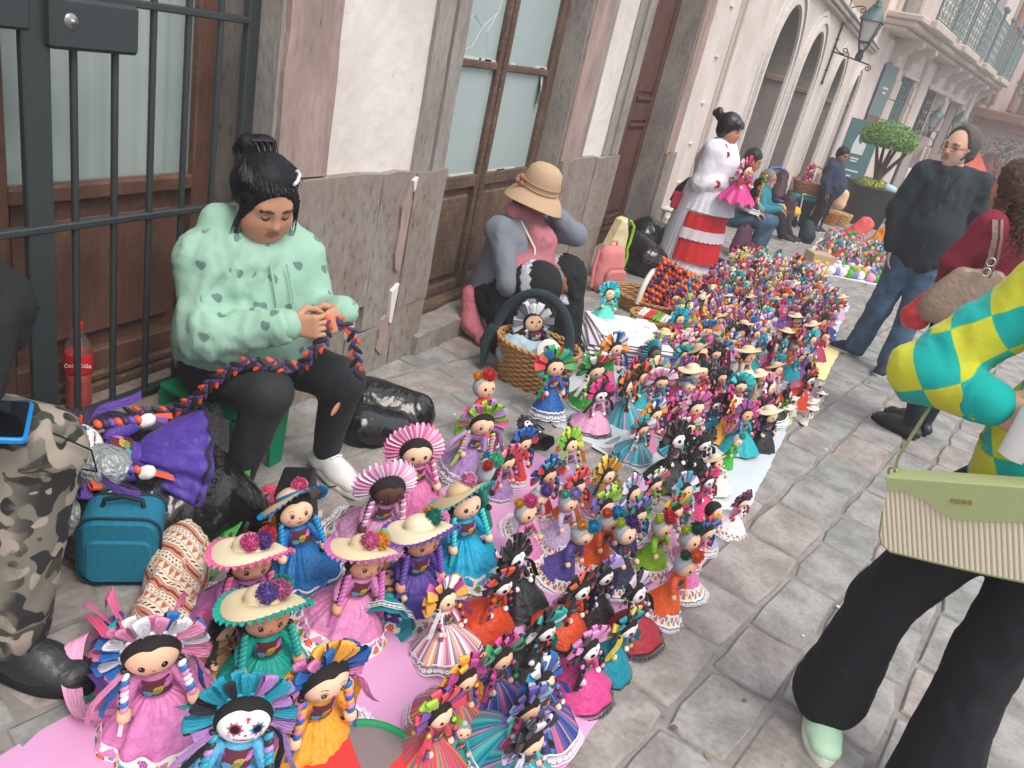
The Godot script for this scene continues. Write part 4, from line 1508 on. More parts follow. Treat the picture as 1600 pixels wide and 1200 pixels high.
func shoe(t: Node3D, ankle: Vector3, toe: Vector3, gyy: float, upper: Material, sole: Material, s := 1.0, high := 0.0, lace: Material = null) -> void:
	var d := toe - ankle
	d.y = 0
	var L := d.length()
	d = d.normalized()
	var sd := d.cross(Vector3.UP)
	var heel := Vector3(ankle.x, gyy, ankle.z) - d * 0.045 * s
	var tip := heel + d * (L + 0.05 * s)
	var mb := MB.new()
	sdf(mb, [[heel + Vector3(0, 0.045, 0) * s, heel.lerp(tip, 0.55) + Vector3(0, 0.045, 0) * s, 0.036 * s, 0.046 * s, 0.03, Vector3.UP, 0.9], [heel.lerp(tip, 0.5) + Vector3(0, 0.042, 0) * s, heel.lerp(tip, 0.82) + Vector3(0, 0.036, 0) * s, 0.048 * s, 0.047 * s, 0.03, Vector3.UP, 0.66],
		[heel + d * 0.03 + Vector3(0, 0.05, 0) * s, heel + d * 0.035 + Vector3(0, 0.10 * s + high, 0), 0.038 * s, 0.040 * s, 0.03], [heel + d * 0.05 + Vector3(0, 0.09, 0) * s, heel.lerp(tip, 0.6) + Vector3(0, 0.06, 0) * s, 0.034 * s, 0.034 * s, 0.03]], 0.008 if s > 0.9 else 0.012)
	obj("shoe_upper", mb, upper, t)
	var sl := MB.new()
	var rows := []
	for q in [[0.0, 0.0], [0.012, 0.004], [0.024, 0.003], [0.030, -0.003]]:
		var row := PackedVector3Array()
		for k in 28:
			var a := TAU * k / 28
			var f := (1.0 - cos(a)) * 0.5
			var w: float = lerpf(0.040, 0.050, smoothstep(0.2, 0.65, f)) * s + q[1]
			row.push_back(heel.lerp(tip, f) + d * (-cos(a)) * 0.012 + sd * sin(a) * w * (1.0 if f < 0.85 else 1.0) + Vector3(0, q[0] * s, 0))
		rows.push_back(row)
	sl.grid(rows, true)
	sl.fan(rows[3])
	obj("sole", sl, sole, t)
	if lace != null:
		var lm := MB.new()
		for k in 5:
			var c := heel.lerp(tip, 0.34 + 0.07 * k) + Vector3(0, (0.128 - 0.011 * k) * s, 0)
			lm.tube(PackedVector3Array([c - sd * 0.026 * s - Vector3(0, 0.012, 0), c + d * 0.006, c + sd * 0.026 * s - Vector3(0, 0.012, 0)]), 0.0042 * s, 5)
		obj("laces", lm, lace, t)

# J: joints in world space; o: girths, materials
func person(label: String, base: Vector3, J: Dictionary, o: Dictionary) -> Node3D:
	var t := thing("person", label, "person", base)
	var P := {}
	for k in J:
		P[k] = (J[k] - base) if not k in ["look", "face"] else J[k]
	var skin: Color = lin(o.skin)
	var w: float = o.get("w", 1.0)
	var cell: float = o.get("cell", 0.018)
	# skin body: one surface, limbs tapering, then the finer head and hands
	var body := MB.new()
	body.col = skin
	var f: float = 0.86
	var bb := [[P.chest, P.neck, 0.12 * w * f, 0.058, 0.06], [P.belly, P.chest, 0.13 * w * f, 0.13 * w * f, 0.08], [P.pelvis, P.belly, 0.11 * w * f, 0.12 * w * f, 0.08], [P.neck, P.head + (P.neck - P.head).normalized() * 0.05, 0.054, 0.056, 0.03]]
	for s in ["l", "r"]:
		if P.has("s" + s):
			bb.push_back([P.chest.lerp(P["s" + s], 0.4), P["s" + s], 0.06, 0.055 * w, 0.06])
			bb.push_back([P["s" + s], P["e" + s], 0.052 * w, 0.043 * w, 0.03])
			bb.push_back([P["e" + s], P["w" + s], 0.042 * w, 0.028, 0.03])
		if P.has("h" + s):
			var hf: float = 1.0 if o.has("bottom") else 0.55
			bb.push_back([P.pelvis, P["h" + s], 0.10 * w * hf, 0.09 * w * hf, 0.06])
			bb.push_back([P["h" + s], P["k" + s], 0.085 * w * hf, 0.058 * w, 0.04])
			bb.push_back([P["k" + s], P["a" + s], 0.056 * w, 0.036, 0.04])
	sdf(body, bb, maxf(cell, 0.02))
	var hx := frame_at(P.head, P.get("face", P.look), o.get("headup", Vector3.UP))
	var hs: float = o.get("head", 1.0)
	hx.basis = hx.basis * hs
	body.col = skin
	head_part(body, hx, skin, o.get("hcell", 0.007), o)
	body.col = skin
	for s in ["l", "r"]:
		if o.has("hand" + s):
			var h: Array = o["hand" + s]
			var y: Vector3 = (h[0] as Vector3).normalized()
			var z: Vector3 = h[1]
			z = (z - y * z.dot(y)).normalized()
			hand_part(body, Transform3D(Basis(y.cross(z), y, z), P["w" + s]), h[2], h[3], o.get("fcell", 0.006), o.get("hand", 1.0), h[4] if h.size() > 4 else 0.6)
	obj("body", body, mat("ffffff", 0.55, {"vc": true, "spec": 0.35, "sss": 0.05}), t)
	eyes_part(t, hx, o.get("shut", false), skin)
	# clothes
	if o.has("top"):
		var tp: Array = o.top          # material, ease, wrinkle
		var e: float = tp[1]
		var tb := [[P.chest, P.neck.lerp(P.chest, 0.3), 0.135 * w + e, 0.075 + e, 0.06], [P.belly, P.chest, o.get("bellyr", 0.15) * w + e, 0.145 * w + e, 0.08]]
		if o.get("long", true):
			tb.push_back([P.pelvis.lerp(P.belly, 0.25), P.belly, o.get("bellyr", 0.15) * w + e, o.get("bellyr", 0.15) * w + e, 0.06])
		var sl := []
		for s in ["l", "r"]:
			if P.has("s" + s):
				tb.push_back([P.chest.lerp(P["s" + s], 0.3), P["s" + s], 0.085 * w + e, 0.066 * w + e, 0.06])
				sl.push_back([P["s" + s], P["e" + s], 0.066 * w + e, 0.056 * w + e, 0.03])
				var wr: Vector3 = P["e" + s].lerp(P["w" + s], 0.94)
				sl.push_back([P["e" + s], wr, 0.056 * w + e, 0.037 + e, 0.03])
		var extra: Array = o.get("topx", [])
		for q in extra:
			tb.push_back([q[0] - base, q[1] - base, q[2], q[3], q[4]])
		var mb := MB.new()
		if o.has("checks"):
			var allb := tb + sl
			sdf(mb, allb, cell, Transform3D.IDENTITY, null, tp[2], 7.0, func(q: Vector3):
				var uv := Vector2((q.x + q.y) * 0.707 + 0.35 * q.z, (q.y - q.x) * 0.707 + 0.2 * q.z) / 0.175 + Vector2(0.2, 0.1)
				return uv)
		else:
			sdf(mb, tb + sl, cell, Transform3D.IDENTITY, null, tp[2], 7.0)
		obj(o.get("topname", "shirt"), mb, tp[0], t)
		if o.has("cuff"):
			for s in ["l", "r"]:
				if P.has("s" + s):
					var cb := MB.new()
					var a: Vector3 = P["e" + s].lerp(P["w" + s], 0.86)
					var b2: Vector3 = P["e" + s].lerp(P["w" + s], 0.99)
					sdf(cb, [[a, b2, 0.042 + e, 0.036 + e, 0.01]], minf(cell, 0.01))
					obj("cuff", cb, o.cuff, t)
	if o.has("bottom"):
		var bp: Array = o.bottom       # material, ease, wrinkle, hem radius
		var e2: float = bp[1]
		var lb := [[P.pelvis, P.belly.lerp(P.pelvis, 0.5), 0.14 * w + e2, 0.135 * w + e2, 0.06]]
		for s in ["l", "r"]:
			if P.has("h" + s):
				lb.push_back([P.pelvis.lerp(P["h" + s], 0.6), P["h" + s], 0.11 * w + e2, 0.10 * w + e2, 0.05])
				lb.push_back([P["h" + s], P["k" + s], 0.096 * w + e2, 0.068 * w + e2, 0.035])
				lb.push_back([P["k" + s], P["a" + s].lerp(P["k" + s], bp[4] if bp.size() > 4 else 0.06), 0.066 * w + e2, bp[3], 0.035])
		var m2 := MB.new()
		sdf(m2, lb, cell, Transform3D.IDENTITY, null, bp[2], 7.0)
		obj("trousers", m2, bp[0], t)
	if o.has("shoe"):
		for s in ["l", "r"]:
			if P.has("t" + s):
				shoe(t, P["a" + s], P["t" + s], o.get("ground" + s, gy(J["a" + s].z)) - base.y, o.shoe[0], o.shoe[1], o.get("shoes", 1.0), o.get("shoehigh", 0.0), o.shoe[2] if o.shoe.size() > 2 else null)
	t.set_meta("_hx", hx)
	return t

func hair(t: Node3D, bones: Array, bite: Array, cell: float, m: Material, called := "hair", wr := 0.004, wf := 45.0) -> void:
	var mb := MB.new()
	sdf(mb, bones, cell, t.get_meta("_hx"), null, wr, wf, null, bite)
	obj(called, mb, m, t)

# loose hairs: many thin curved strands from root to tip points, in head space
func strands(t: Node3D, roots: Array, n: int, spread: float, rad: float, m: Material, sd: int) -> void:
	var r := RandomNumberGenerator.new()
	r.seed = sd
	var mb := MB.new()
	var hx: Transform3D = t.get_meta("_hx")
	for k in n:
		var q: Array = roots[k % roots.size()]
		var j := func(): return Vector3(r.randfn(), r.randfn(), r.randfn()) * spread
		var pts := PackedVector3Array()
		var a: Vector3 = q[0] + j.call()
		var b: Vector3 = q[1] + j.call()
		var c: Vector3 = q[2] + j.call() * 1.5
		for i in 7:
			var tt := i / 6.0
			pts.push_back(hx * (a * (1 - tt) * (1 - tt) + b * 2.0 * tt * (1 - tt) + c * tt * tt))
		mb.tube(pts, PackedFloat32Array([rad, rad, rad, rad, rad * 0.9, rad * 0.7, rad * 0.3]), 4, false)
	var o := obj("loose_hair", mb, m, t)
	o.set_meta("kind", "stuff")

func people() -> void:
	mint_woman()
	hat_woman()
	blouse_woman()
	camo_person()
	hoodie_man()
	red_woman()
	checked_woman()
	far_people()

func mint_woman() -> void:
	var blk := mat("141314", 0.42, {"spec": 0.5})
	var J := {"look": Vector3(0.85, -0.42, 0.36), "head": Vector3(-1.625, 0.955, -1.955), "neck": Vector3(-1.68, 0.845, -1.975), "chest": Vector3(-1.70, 0.66, -1.985), "belly": Vector3(-1.70, 0.50, -1.985), "pelvis": Vector3(-1.76, 0.37, -2.0),
		"sr": Vector3(-1.745, 0.745, -1.835), "er": Vector3(-1.66, 0.53, -1.775), "wr": Vector3(-1.425, 0.63, -1.87), "sl": Vector3(-1.60, 0.76, -2.11), "el": Vector3(-1.51, 0.575, -2.12), "wl": Vector3(-1.35, 0.66, -2.045),
		"hr": Vector3(-1.74, 0.36, -1.90), "kr": Vector3(-1.45, 0.395, -1.835), "ar": Vector3(-1.52, 0.03, -1.80), "tr": Vector3(-1.36, -0.05, -1.78), "hl": Vector3(-1.70, 0.36, -2.12), "kl": Vector3(-1.37, 0.375, -2.13), "al": Vector3(-1.44, 0.02, -2.19), "tl": Vector3(-1.24, -0.06, -2.14)}
	var hood := mat("ffffff", 0.9, {"tex": "hearts", "tri": true, "scale": 3.5, "sharp": 12.0, "rim": 0.15})
	var white := mat("dddcdc", 0.7)
	var t := person("woman in mint hoodie with grey hearts, seated on green stool braiding ribbon", Vector3(-1.72, gy(-2.0), -2.0), J, {"skin": "b98a70", "w": 1.04, "bellyr": 0.175, "cell": 0.013, "hcell": 0.0042, "fcell": 0.0042, "shut": true, "chub": 1.0, "head": 0.98, "headup": Vector3(-0.1, 1, 0),
		"top": [hood, 0.014, 0.017], "topname": "hoodie", "cuff": mat("8fb5a2", 0.9, {"bump": "ribs", "bs": 0.15}), "bottom": [mat("282a2e", 0.75, {"rim": 0.2}), 0.004, 0.004, 0.05], "shoe": [white, mat("e6e4e2", 0.6), mat("e8e8e8", 0.7)], "shoes": 0.94,
		"handr": [Vector3(0.8, 0.12, -0.35), Vector3(-0.35, 0.0, -0.9), 1.0, [0.62, 0.60, 0.55, 0.5], 0.9], "handl": [Vector3(0.15, -0.15, 0.9), Vector3(-0.9, -0.4, 0.15), -1.0, [0.55, 0.6, 0.6, 0.55], 0.9], "hand": 0.95,
		"topx": [[Vector3(-1.76, 0.86, -1.90), Vector3(-1.66, 0.84, -2.09), 0.055, 0.055, 0.05], [Vector3(-1.80, 0.82, -1.97), Vector3(-1.76, 0.85, -2.04), 0.06, 0.06, 0.05], [Vector3(-1.67, 0.80, -1.87), Vector3(-1.60, 0.77, -1.95), 0.035, 0.03, 0.04], [Vector3(-1.62, 0.475, -1.87), Vector3(-1.585, 0.475, -2.07), 0.095, 0.095, 0.03], [Vector3(-1.645, 0.60, -1.715), Vector3(-1.60, 0.50, -1.735), 0.02, 0.015, 0.02], [Vector3(-1.62, 0.615, -1.735), Vector3(-1.565, 0.52, -1.755), 0.018, 0.014, 0.02], [Vector3(-1.71, 0.62, -1.735), Vector3(-1.67, 0.49, -1.715), 0.02, 0.016, 0.02], [Vector3(-1.585, 0.72, -1.90), Vector3(-1.57, 0.58, -1.93), 0.016, 0.012, 0.02], [Vector3(-1.60, 0.69, -2.04), Vector3(-1.55, 0.55, -2.06), 0.018, 0.014, 0.02]]})
	var hm := mat("17161b", 0.55, {"spec": 0.3})
	hair(t, [[Vector3(0, 0.045, -0.028), Vector3(0, 0.035, -0.02), 0.107, 0.105, 0.03, Vector3.RIGHT, 0.92], [Vector3(0, 0.0, -0.07), Vector3(0, -0.06, -0.075), 0.075, 0.045, 0.04], [Vector3(0, 0.085, -0.118), Vector3(0.015, 0.10, -0.122), 0.050, 0.046, 0.015], [Vector3(-0.03, 0.11, -0.145), Vector3(0.03, 0.125, -0.125), 0.030, 0.026, 0.012],
		[Vector3(0.072, 0.03, 0.03), Vector3(0.082, -0.03, 0.035), 0.018, 0.008, 0.02], [Vector3(-0.072, 0.03, 0.03), Vector3(-0.082, -0.03, 0.035), 0.018, 0.008, 0.02]],
		[[Vector3(0, 0.005, 0.115), Vector3(0, -0.06, 0.11), 0.082, 0.085, 0.02]], 0.0055, hm, "hair", 0.004, 60.0)
	var roots := []
	for k in 30:
		var f := lerpf(-2.1, 2.1, k / 29.0)
		var c := Vector3(0, 0.038, -0.024)
		var top := cos(f) > -0.1
		roots.push_back([c + Vector3(sin(f), 0.62, cos(f)).normalized() * 0.103, c + (Vector3(sin(f) * 0.9, 1.2, -0.15) if top else Vector3(sin(f), 0.5, -0.8)).normalized() * 0.128, Vector3(0.01 * sin(k * 3.0), 0.085, -0.12)])
	for q in [[Vector3(0.0, 0.13, -0.13), Vector3(0.07, 0.13, -0.17), Vector3(0.06, 0.07, -0.15)], [Vector3(0.0, 0.13, -0.13), Vector3(-0.07, 0.12, -0.17), Vector3(-0.05, 0.06, -0.15)], [Vector3(0.088, 0.03, 0.03), Vector3(0.098, -0.03, 0.035), Vector3(0.09, -0.10, 0.03)], [Vector3(-0.088, 0.03, 0.03), Vector3(-0.098, -0.03, 0.035), Vector3(-0.09, -0.12, 0.03)]]:
		roots.push_back(q)
	strands(t, roots, 900, 0.006, 0.0013, mat("1c1a1e", 0.38, {"spec": 0.5}), 21)
	var hx: Transform3D = t.get_meta("_hx")
	var clip := MB.new()
	clip.tube(PackedVector3Array([hx * Vector3(0.045, 0.115, 0.055), hx * Vector3(0.065, 0.112, 0.035), hx * Vector3(0.085, 0.112, 0.005), hx * Vector3(0.075, 0.125, 0.0)]), 0.0055, 6)
	obj("hair_slide", clip, mat("cdd6dd", 0.35), t)
	var cl := MB.new()
	for k in 4:
		cl.tube(PackedVector3Array([hx * Vector3(-0.03 + 0.02 * k, 0.150, -0.10), hx * Vector3(-0.03 + 0.02 * k, 0.152, -0.075), hx * Vector3(-0.025 + 0.018 * k, 0.138, -0.06)]), 0.004, 5)
	cl.tube(PackedVector3Array([hx * Vector3(-0.04, 0.152, -0.105), hx * Vector3(0.04, 0.152, -0.105)]), 0.006, 6)
	obj("hair_clip", cl, mat("1c1c1e", 0.3), t)
	var wb := MB.new()
	sdf(wb, [[Vector3(-1.745, 0.425, -2.0) - t.position, Vector3(-1.74, 0.45, -2.0) - t.position, 0.205, 0.207, 0.03]], 0.012, Transform3D.IDENTITY, null, 0.0, 8.0, func(p: Vector3): return Vector2(atan2(p.z, p.x) * 0.3, p.y))
	obj("waistband", wb, mat("8fb5a2", 0.9, {"bump": "ribs", "bs": 0.2, "scale": Vector3(30, 1, 1)}), t)
	var dr := MB.new()
	for q in [[Vector3(-1.565, 0.775, -1.93), Vector3(-1.525, 0.66, -1.93), Vector3(-1.515, 0.575, -1.915)], [Vector3(-1.545, 0.775, -1.985), Vector3(-1.505, 0.68, -1.985), Vector3(-1.49, 0.60, -1.965)]]:
		var pts := PackedVector3Array()
		for p in q:
			pts.push_back(p + Vector3(0.012, 0.0, 0.012) - t.position)
		dr.tube(pts, 0.0045, 6)
	obj("drawstring", dr, mat("8fb5a2", 0.9), t)
	var pt := MB.new()
	pt.ell(Vector3(-1.335, 0.30, -2.055) - t.position, Vector3(0.006, 0.014, 0.03), Basis(Vector3.RIGHT, 0.7), 10, 6)
	obj("torn_knee", pt, mat("b98268", 0.7), t)
	# braided streamer of orange, purple and black ribbon
	var s := thing("braided_streamer", "long orange, purple and black braided ribbon hanging from her hands over her knees", "ribbon", Vector3(-1.4, 0.4, -1.9))
	var path := [Vector3(-1.335, 0.655, -1.94), Vector3(-1.33, 0.60, -1.93), Vector3(-1.36, 0.53, -1.90), Vector3(-1.385, 0.485, -1.90), Vector3(-1.44, 0.50, -1.83), Vector3(-1.52, 0.485, -1.79), Vector3(-1.585, 0.42, -1.755), Vector3(-1.64, 0.33, -1.72), Vector3(-1.70, 0.275, -1.68), Vector3(-1.78, 0.27, -1.60)]
	braid_path(s, path, 20)
	braid_path(s, [Vector3(-1.33, 0.655, -1.98), Vector3(-1.29, 0.62, -2.02), Vector3(-1.275, 0.53, -2.04), Vector3(-1.27, 0.46, -2.05)], 5)

func braid_path(s: Node3D, path: Array, n: int) -> void:
	var cv := Curve3D.new()
	for i in path.size():
		var a: Vector3 = path[maxi(i - 1, 0)]
		var b: Vector3 = path[mini(i + 1, path.size() - 1)]
		cv.add_point(path[i] - s.position, (a - b) / 6.0, (b - a) / 6.0)
	var L := cv.get_baked_length()
	var cols := ["e8552a", "4f3a72", "232328"]
	for st in 3:
		var mb := MB.new()
		for i in range(st, n * 3, 3):
			var d := L * i / (n * 3 - 1.0)
			var p := cv.sample_baked(d)
			var tg := (cv.sample_baked(minf(d + 0.01, L)) - cv.sample_baked(maxf(d - 0.01, 0))).normalized()
			var sd := tg.cross(Vector3(0.5, 0.3, 0.8)).normalized()
			var nn := sd.cross(tg)
			var sg := 1.0 if i % 2 else -1.0
			var ax := (tg + sd * sg * 0.75).normalized()
			mb.ell(p + sd * sg * 0.0055 + nn * 0.003 * (i % 3), Vector3(0.027, 0.0085, 0.004), Basis(ax, nn.cross(ax), nn), 12, 8)
		obj("strand", mb, mat(cols[st], 0.4, {"spec": 0.5, "bump": "crease", "bs": 0.2}), s)

# short hairs lying over a cropped head
func fuzz(t: Node3D, n: int, m: Material, sd: int, front: float) -> void:
	var r := RandomNumberGenerator.new()
	r.seed = sd
	var hx: Transform3D = t.get_meta("_hx")
	var mb := MB.new()
	for k in n:
		var d := Vector3(r.randfn(), r.randfn() + 0.5, r.randfn() - 0.5).normalized()
		if d.y < -0.15 or d.z > front + d.y * 0.35:
			continue
		var p := Vector3(0, 0.03, -0.03) + d * Vector3(0.098, 0.106, 0.104)
		var g := (Vector3(d.x * 0.3, -0.5, -0.6) - d * Vector3(d.x * 0.3, -0.5, -0.6).dot(d)).normalized() * 0.022 + Vector3(r.randfn(), r.randfn(), r.randfn()) * 0.004
		mb.tube(PackedVector3Array([hx * (p - g * 0.5), hx * (p + d * 0.005), hx * (p + g * 0.6 + d * 0.003)]), PackedFloat32Array([0.0014, 0.0013, 0.0005]), 3, false)
	var o := obj("short_hair", mb, m, t)
	o.set_meta("kind", "stuff")

func hat_woman() -> void:
	var J := {"look": Vector3(0.9, -0.5, 0.0), "head": Vector3(-1.645, 0.745, -4.30), "neck": Vector3(-1.70, 0.635, -4.28), "chest": Vector3(-1.70, 0.46, -4.26), "belly": Vector3(-1.70, 0.30, -4.24), "pelvis": Vector3(-1.74, 0.16, -4.22),
		"sr": Vector3(-1.745, 0.555, -4.10), "er": Vector3(-1.58, 0.29, -4.02), "wr": Vector3(-1.385, 0.36, -4.26), "sl": Vector3(-1.66, 0.545, -4.47), "el": Vector3(-1.40, 0.58, -4.45), "wl": Vector3(-1.53, 0.685, -4.36),
		"hr": Vector3(-1.70, 0.16, -4.10), "kr": Vector3(-1.42, 0.36, -4.08), "ar": Vector3(-1.38, -0.08, -4.10), "hl": Vector3(-1.68, 0.16, -4.34), "kl": Vector3(-1.38, 0.36, -4.42), "al": Vector3(-1.32, -0.08, -4.44), "tr": Vector3(-1.2, -0.1, -4.1), "tl": Vector3(-1.14, -0.1, -4.44)}
	var knit := mat("747b85", 0.92, {"bump": "weave", "bs": 0.06, "tri": true, "scale": 16.0, "rim": 0.2})
	var t := person("woman in grey cardigan and tan brimmed hat, hand over her face, seated on step", Vector3(-1.66, gy(-4.25), -4.25), J, {"skin": "8f6350", "w": 0.9, "cell": 0.014, "hcell": 0.007, "fcell": 0.006, "shut": true, "bellyr": 0.175,
		"top": [knit, 0.012, 0.014], "topname": "cardigan", "shoe": [mat("1b1a1a", 0.5), mat("111111", 0.7)], "shoes": 0.9,
		"handr": [Vector3(0.3, -0.85, -0.25), Vector3(-0.4, -0.1, -0.9), 1.0, [0.3, 0.28, 0.25, 0.25]], "handl": [Vector3(-0.8, 0.45, 0.3), Vector3(-0.5, -0.5, 0.6), 1.0, [0.2, 0.18, 0.16, 0.2]]})
	var pos := t.position
	hair(t, [[Vector3(0, 0.03, -0.03), Vector3(0, -0.03, -0.05), 0.105, 0.085, 0.03]], [[Vector3(0, 0.0, 0.12), Vector3(0, -0.06, 0.11), 0.085, 0.085, 0.02]], 0.009, mat("161416", 0.5))
	# scarf blouse between the cardigan edges
	var sc := MB.new()
	sdf(sc, [[Vector3(-1.675, 0.64, -4.29) - pos, Vector3(-1.56, 0.50, -4.29) - pos, 0.075, 0.10, 0.05], [Vector3(-1.56, 0.50, -4.28) - pos, Vector3(-1.55, 0.34, -4.26) - pos, 0.10, 0.12, 0.05], [Vector3(-1.58, 0.34, -4.14) - pos, Vector3(-1.52, 0.37, -4.24) - pos, 0.11, 0.10, 0.05], [Vector3(-1.72, 0.66, -4.20) - pos, Vector3(-1.70, 0.66, -4.36) - pos, 0.05, 0.05, 0.04]], 0.014, Transform3D.IDENTITY, null, 0.010, 12.0)
	obj("pink_blouse", sc, mat("b5717c", 0.85, {"tex": "grain", "tri": true, "scale": 14.0, "bump": "crease", "bs": 0.2}), t)
	# skirt: black with a white lace band over the knees, pink underskirt
	var sk := MB.new()
	var bones := [[Vector3(-1.70, 0.16, -4.20) - pos, Vector3(-1.45, 0.33, -4.10) - pos, 0.17, 0.12, 0.06], [Vector3(-1.68, 0.16, -4.34) - pos, Vector3(-1.41, 0.33, -4.43) - pos, 0.17, 0.12, 0.06], [Vector3(-1.43, 0.32, -4.10) - pos, Vector3(-1.42, -0.08, -4.08) - pos, 0.12, 0.15, 0.06], [Vector3(-1.39, 0.32, -4.42) - pos, Vector3(-1.36, -0.08, -4.46) - pos, 0.12, 0.15, 0.06], [Vector3(-1.55, 0.10, -4.1) - pos, Vector3(-1.52, -0.06, -4.1) - pos, 0.14, 0.14, 0.08]]
	sdf(sk, bones, 0.008, Transform3D.IDENTITY, func(p: Vector3):
		var d := (p + pos - Vector3(-1.485, 0.42, -4.2)).dot(Vector3(0.82, 0.50, 0.1).normalized())
		var e := 0.030 + 0.005 * sin(p.z * 190.0 + p.x * 60.0)
		return lin("d3d6e2") * (0.8 + 0.25 * sin(p.z * 420.0) * sin(p.x * 300.0 + p.y * 300.0)) if absf(d) < e and p.y + pos.y > 0.2 else lin("212224"), 0.012, 10.0)
	obj("skirt", sk, mat("ffffff", 0.9, {"vc": true}), t)
	var us := MB.new()
	sdf(us, [[Vector3(-1.84, 0.14, -4.08) - pos, Vector3(-1.78, -0.02, -4.05) - pos, 0.045, 0.05, 0.05], [Vector3(-1.78, -0.02, -4.05) - pos, Vector3(-1.62, -0.10, -4.00) - pos, 0.05, 0.035, 0.05]], 0.014, Transform3D.IDENTITY, null, 0.014, 18.0)
	obj("underskirt", us, mat("c2707c", 0.7, {"bump": "crease", "bs": 0.3, "tri": true, "scale": 5.0}), t)
	var stp := MB.new()
	stp.tube(PackedVector3Array([Vector3(-1.66, 0.62, -4.19) - pos, Vector3(-1.535, 0.50, -4.17) - pos, Vector3(-1.49, 0.38, -4.15) - pos]), 0.007, 6)
	obj("bag_strap", stp, mat("cdbfae", 0.7), t)
	# the hat is worn, so it is a thing of its own
	var h := thing("sun_hat", "tan felt hat with wide drooping brim and a cloth flower", "hat", Vector3(-1.64, 0.785, -4.30))
	h.basis = Basis(Vector3(0.0, 0, 1), -0.20) * Basis(Vector3.RIGHT, 0.05)
	var hm := mat("b99c80", 0.85, {"bump": "weave", "bs": 0.015, "scale": 14.0, "rim": 0.2})
	var br := MB.new()
	var rows := []
	for q in [[0.185, -0.042], [0.182, -0.036], [0.155, -0.012], [0.125, 0.008], [0.113, 0.02], [0.112, 0.05], [0.110, 0.09], [0.098, 0.135], [0.07, 0.160], [0.035, 0.170], [0.001, 0.172]]:
		var row := PackedVector3Array()
		for k in 48:
			var a := TAU * k / 48
			var ou: float = clampf((q[0] - 0.113) / 0.072, 0, 1)
			row.push_back(Vector3(q[0] * cos(a) * 0.98, q[1] - ou * ou * 0.03 * (0.5 + 0.5 * sin(2 * a + 1.0)), -q[0] * sin(a)))
		rows.push_back(row)
	br.grid(rows, true)
	obj("felt", br, hm, h)
	var bd := MB.new()
	for y in [0.028, 0.060]:
		var pts := PackedVector3Array()
		for k in 41:
			pts.push_back(Vector3(cos(TAU * k / 40) * 0.115, y, sin(TAU * k / 40) * 0.115))
		bd.tube(pts, 0.0035, 5, false)
	obj("band", bd, mat("b08a64", 0.8), h)
	var fl := MB.new()
	for k in 9:
		var a := TAU * k / 9
		fl.ell(Vector3(-0.09 + 0.02 * cos(a), 0.045 + 0.022 * sin(a), 0.085 + 0.008 * (k % 3)), Vector3(0.016, 0.014, 0.006), Basis(Vector3.BACK, a), 8, 5)
	obj("cloth_flower", fl, mat("b5826a", 0.8), h)

